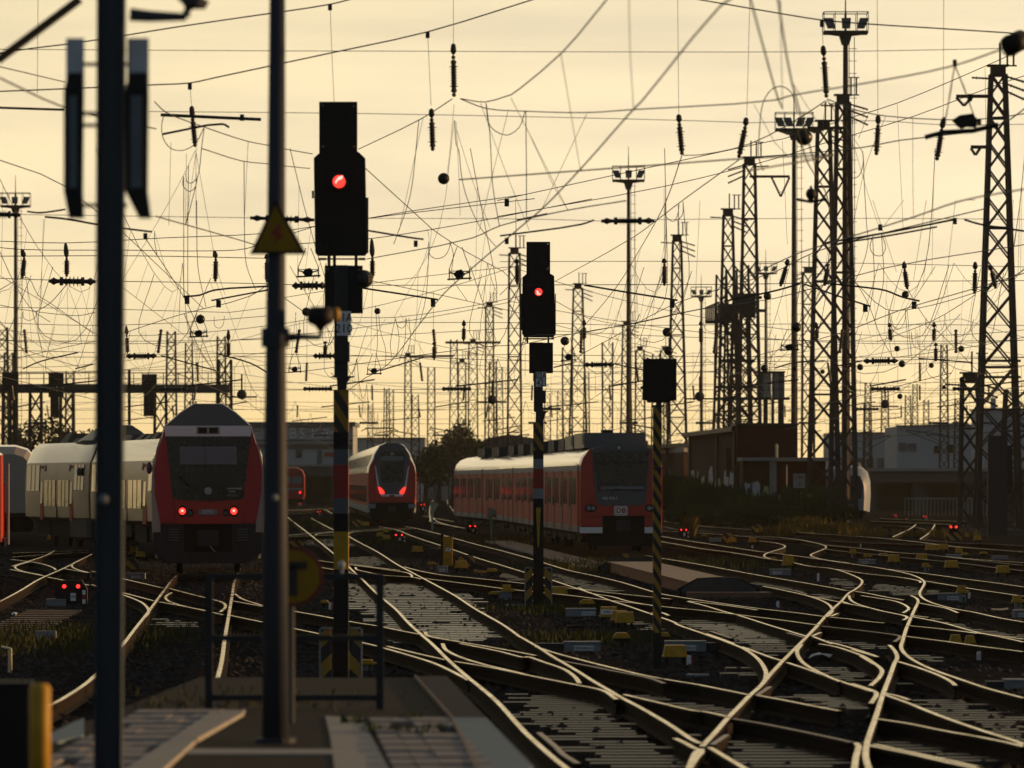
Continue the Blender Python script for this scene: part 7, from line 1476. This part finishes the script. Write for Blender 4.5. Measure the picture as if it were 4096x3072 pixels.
o=thing('long_hall','long pale hall with blurred sign letters in the left background','building',(fx(1200,700)[0],700,-.2)); a=fx(930,700)[0]; b=fx(1412,700)[0]; zt=CH+(HS-1704)*700/F
footprint('wall',[(a,700),(b,700),(b,720),(a,720)],zt,M['bldg'],o); footprint('roof',[(a,699.4),(b+.3,699.4),(b+.3,720),(a,720)],zt+.5,M['tgrey'],o,zt)
TILE['w']=(1130,1680,6.913); fw=Face('w',699.9,o)
for xa,ya,xb,yb,m_ in ((-900,540,1950,590,'tgrey'),(-900,660,1950,800,'bldgd'),(370,830,530,1040,'dark'),(1170,890,1480,1010,'redpost'),(960,830,1090,1240,'tgrey')): fw.rect('facade_panel',xa,ya,xb,yb,M[m_],-.06,.08)
for tx_,s_ in ((290,'B'),(540,'S'),(910,'K'),(1170,'A'),(1350,'M')): text(s_,1.75,M['white'],o,W(sx('w',tx_),sy('w',380),699.7),'sign_letter')
o=thing('far_wall_building','low pale building behind the double-deck train roof','building',(fx(1520,730)[0],730,-.2)); a=fx(1413,730)[0]; b=fx(1700,730)[0]; footprint('wall',[(a,730),(b,730),(b,745),(a,745)],CH+(HS-1756)*730/F,M['bldg'],o); footprint('roof_edge',[(a,729.6),(b,729.6),(b,745),(a,745)],CH+(HS-1750)*730/F,M['tgrey'],o,CH+(HS-1756)*730/F)
o=thing('retaining_wall','brown retaining wall running behind the curved track at centre','wall',(fx(1850,780)[0],780,-.2)); a=fx(1600,780)[0]; b=fx(2330,780)[0]; footprint('wall_face',[(a,780),(b,780),(b,785),(a,785)],CH+(HS-1868)*780/F,M['conc'],o); footprint('coping',[(a,779.7),(b,779.7),(b,785),(a,785)],CH+(HS-1860)*780/F,M['bldgd'],o,CH+(HS-1868)*780/F)
o=thing('domed_shed','dark shed with a rounded roof behind the long red train','building',(fx(2040,640)[0],640,-.2)); mb=MB(); c=fx(2040,640)[0]; mb.prism([(c-4,-.2),(c+4,-.2),(c+4,6.5),(c+2.5,7.3),(c,7.7),(c-2.5,7.3),(c-4,6.5)],640,655); mb.build('shell',M['bldgd'],o)
farred(1752,1990,0,1100,'tiny distant red and white train on the far curve behind the double-deck train',False)
o=thing('mesh_fence','pale mesh fence in front of the right-hand bridge','fence',(fx(3745,430)[0],430,-.2)); a=fx(3620,430)[0]; b=fx(3960,430)[0]
mb=MB(); x=a
while x<b: mb.bar((x,430,-.2),(x,430,1.15),.05); x+=.28
mb.build('fence_bars',M['conc'],o); mb=MB(); mb.bar((a,430,1.12),(b,430,1.12),.08); mb.build('top_rail',M['conc'],o)
# plants
def crown(mb,c,rad,n,leaf,rng,clumps=9):
    cl=[]
    for i in range(clumps):
        v=Vector((rng.gauss(0,1),rng.gauss(0,1),rng.gauss(0,1))); v=v.normalized()*rng.uniform(.35,.85)
        cl.append((Vector((c[0]+v.x*rad[0],c[1]+v.y*rad[1],c[2]+v.z*rad[2])),rng.uniform(.28,.5)))
    for i in range(n):
        b,r=rng.choice(cl); v=Vector((rng.gauss(0,1),rng.gauss(0,1),rng.gauss(0,1))).normalized()*(r*rng.random()**.4)
        p=b+Vector((v.x*rad[0],v.y*rad[1],v.z*rad[2])); s=leaf*rng.uniform(.6,1.3)
        u=Vector((rng.gauss(0,1),rng.gauss(0,1),rng.gauss(0,1))).normalized(); w=u.orthogonal().normalized(); w=(Matrix.Rotation(rng.uniform(0,6),3,u)@w)
        q=u.cross(w)
        mb.add([p-w*s*.5,p+q*s*.32,p+w*s*.5,p-q*s*.32],[(0,1,2,3)])
def shrub(lb,s,D,w,h,m,n=900,leaf=.16,group='bushes below the brick buildings'):
    x=fx(s,D)[0]; o=thing('shrub',lb,'shrub',(x,D,-.2),group); rg=random.Random(int(s*7+D))
    mb=MB()
    for k in range(6): a=rg.uniform(0,6.28); mb.tube([(x,D,-.2),(x+.2*w*math.cos(a),D+.2*w*math.sin(a),h*.4),(x+.35*w*math.cos(a),D+.35*w*math.sin(a),h*.8)],[.05,.035,.012],5)
    mb.build('stem',M['trunk'],o); mb=MB(); crown(mb,(x,D,h*.5-.1),(w*.5,w*.4,h*.52),n,leaf,rg,12)
    for k in range(n//5):
        a=rg.uniform(0,6.28); xx=x+rg.uniform(-.45,.45)*w; yy=D+rg.uniform(-.3,.3)*w; hh=h*rg.uniform(.7,1.12); mb.add([(xx,yy,hh*.5),(xx+.05,yy,hh*.8),(xx+rg.uniform(-.15,.15),yy,hh),(xx-.05,yy,hh*.8)],[(0,1,2,3)])
    mb.build('foliage',M[m],o)
for i,(s,D,w,h,m,lb) in enumerate(((2680,338,2.2,2.6,'leafd','dark shrub immediately right of the red train'),(2725,336,2.4,2.7,'leafd','second dark shrub from the red train'),(2775,335,2.6,2.4,'leaf','green shrub under the left graffiti'),(2830,334,2.4,2.0,'leafd','low dark shrub under the barred window'),(2885,334,2.4,2.1,'leafd','dark shrub left of the brick block'),(2930,332,2.2,2.0,'leafd','dark shrub at the brick block corner'),(2975,330,2.6,1.5,'leaf','low green shrub in front of the annex graffiti'),(3030,328,2.6,1.7,'leaf','bright green shrub in front of the annex wall'),(3090,330,2.0,1.2,'leafd','small shrub in front of the pale pillar'),(3150,329,2.4,1.3,'leaf','spreading shrub in front of the dark opening'),(3215,326,2.8,2.1,'leaf','bushy green shrub below the white 199 board'),(3275,326,2.6,2.0,'leaf','green shrub at the slim tower foot'),(3325,322,2.4,1.4,'leafd','dark shrub between the tower legs'),(3365,316,2.2,1.0,'leafd','low shrub left of the express train'),(2760,325,3.0,1.1,'leaf','low grassy shrub right of the red train lamps'),(2870,324,3.4,1.0,'leaf','long low shrub behind the far rails'),(2990,322,3.2,.9,'leafd','flat shrub behind the far hazard boards'),(3110,321,3.2,.9,'leafd','flat shrub behind the dry grass'))):
    shrub(lb,s,D,w,h,m,1100)
for lb,t_,x,y,n,h,sp in (('sunlit dry grass clump below the annex','E',1690,335,700,.75,(.55,.6)),('sunlit dry grass beside the slim tower foot','E',2060,372,700,.6,(.65,.6)),('small dry grass clump by the far rails','E',1460,400,500,.55,(.4,.5)),('tall dry stalks beside the far shunting signal','E',455,420,160,1.0,(.08,.1)),('dry grass before the dark tower foot','D',1300,410,500,.4,(.7,.8)),('dry weeds beside the express train','D',560,400,400,.4,(.8,.8))):
    tuft('dry_grass',lb,G(*T(t_,x,y),-.2),n,h,sp,M['dry'],'grass','stuff')
def tree(lb,s,D,w,h,n,leaf,m='leafd',zc=.62,group='background trees'):
    x=fx(s,D)[0]; o=thing('tree',lb,'tree',(x,D,-.2),group); rg=random.Random(int(s+D))
    mb=MB(); mb.tube([(x,D,-.2),(x+.1,D,h*.4),(x,D,h*.85)],[.32,.2,.05],7)
    for k in range(7): a=rg.uniform(0,6.28); z=h*rg.uniform(.35,.7); mb.tube([(x,D,z),(x+w*.35*math.cos(a),D+w*.3*math.sin(a),z+h*.2)],[.1,.03],5)
    mb.build('trunk',M['trunk'],o); mb=MB(); crown(mb,(x,D,h*zc),(w*.5,w*.45,h*.40),n,leaf,rg,16); mb.build('crown',M[m],o)
for s,D,w,h,n,lb in ((1812,600,6.2,8.6,3000,'tall rounded tree behind the second signal, left of centre'),(1755,610,5.6,6.8,2200,'tree left of the tall rounded tree'),(1875,590,5.8,7.4,2400,'tree right of the tall rounded tree'),(1920,600,4.5,6.0,1500,'low tree behind the long red train end'),(1700,620,4.0,5.0,1400,'small tree right of the double-deck train roof'),(180,520,6.5,8.5,2600,'tree behind the left gantry, far left'),(290,520,6.0,8.0,2600,'tree behind the left gantry, just left of the mast'),(400,530,5.5,7.2,2200,'tree behind the left gantry, near the mast'),(90,530,5,7.0,1800,'low tree behind the floodlight mast at left'),(3830,660,7,9.6,2000,'rounded tree showing over the pale flat-roofed building'),(3760,670,5,8.8,1400,'small treetop over the pale building')):
    tree(lb,s,D,w,h,n,.42)
# distant tree belt closes the horizon
mb=MB(); rg=random.Random(3)
for i in range(9000):
    x=rg.uniform(-190,190); y=rg.uniform(1030,1120); hh=5+3.5*math.sin(x*.08)+2*math.sin(x*.31+1); z=rg.uniform(-.2,1)*hh; s=rg.uniform(.8,1.8); u=Vector((rg.gauss(0,1),rg.gauss(0,.4),rg.gauss(0,1))).normalized(); w=Vector((0,1,0)).cross(u)
    p=Vector((x,y,max(z,.2))); mb.add([p-u*s,p+w*s*.7,p+u*s,p-w*s*.7],[(0,1,2,3)])
tag(mb.build('distant_tree_belt',M['leafd'],origin=(0,1075,-.2)),'far belt of trees closing the horizon as one mass','trees',None,'stuff')
# ---- air
hz=MB(); hz.box((0,845,24),(700,1730,50)); m=bpy.data.materials.new('haze_air'); m.use_nodes=True; n_=m.node_tree; n_.nodes.clear()
ou=n_.nodes.new('ShaderNodeOutputMaterial'); pv_=n_.nodes.new('ShaderNodeVolumePrincipled'); pv_.inputs['Density'].default_value=HAZE; pv_.inputs['Color'].default_value=(.96,.86,.70,1); pv_.inputs['Anisotropy'].default_value=.7
n_.links.new(pv_.outputs[0],ou.inputs['Volume']); h_=hz.build('haze',m,origin=(0,845,0)); tag(h_,kind='stuff',label='thin warm evening haze over the yard',cat='haze')
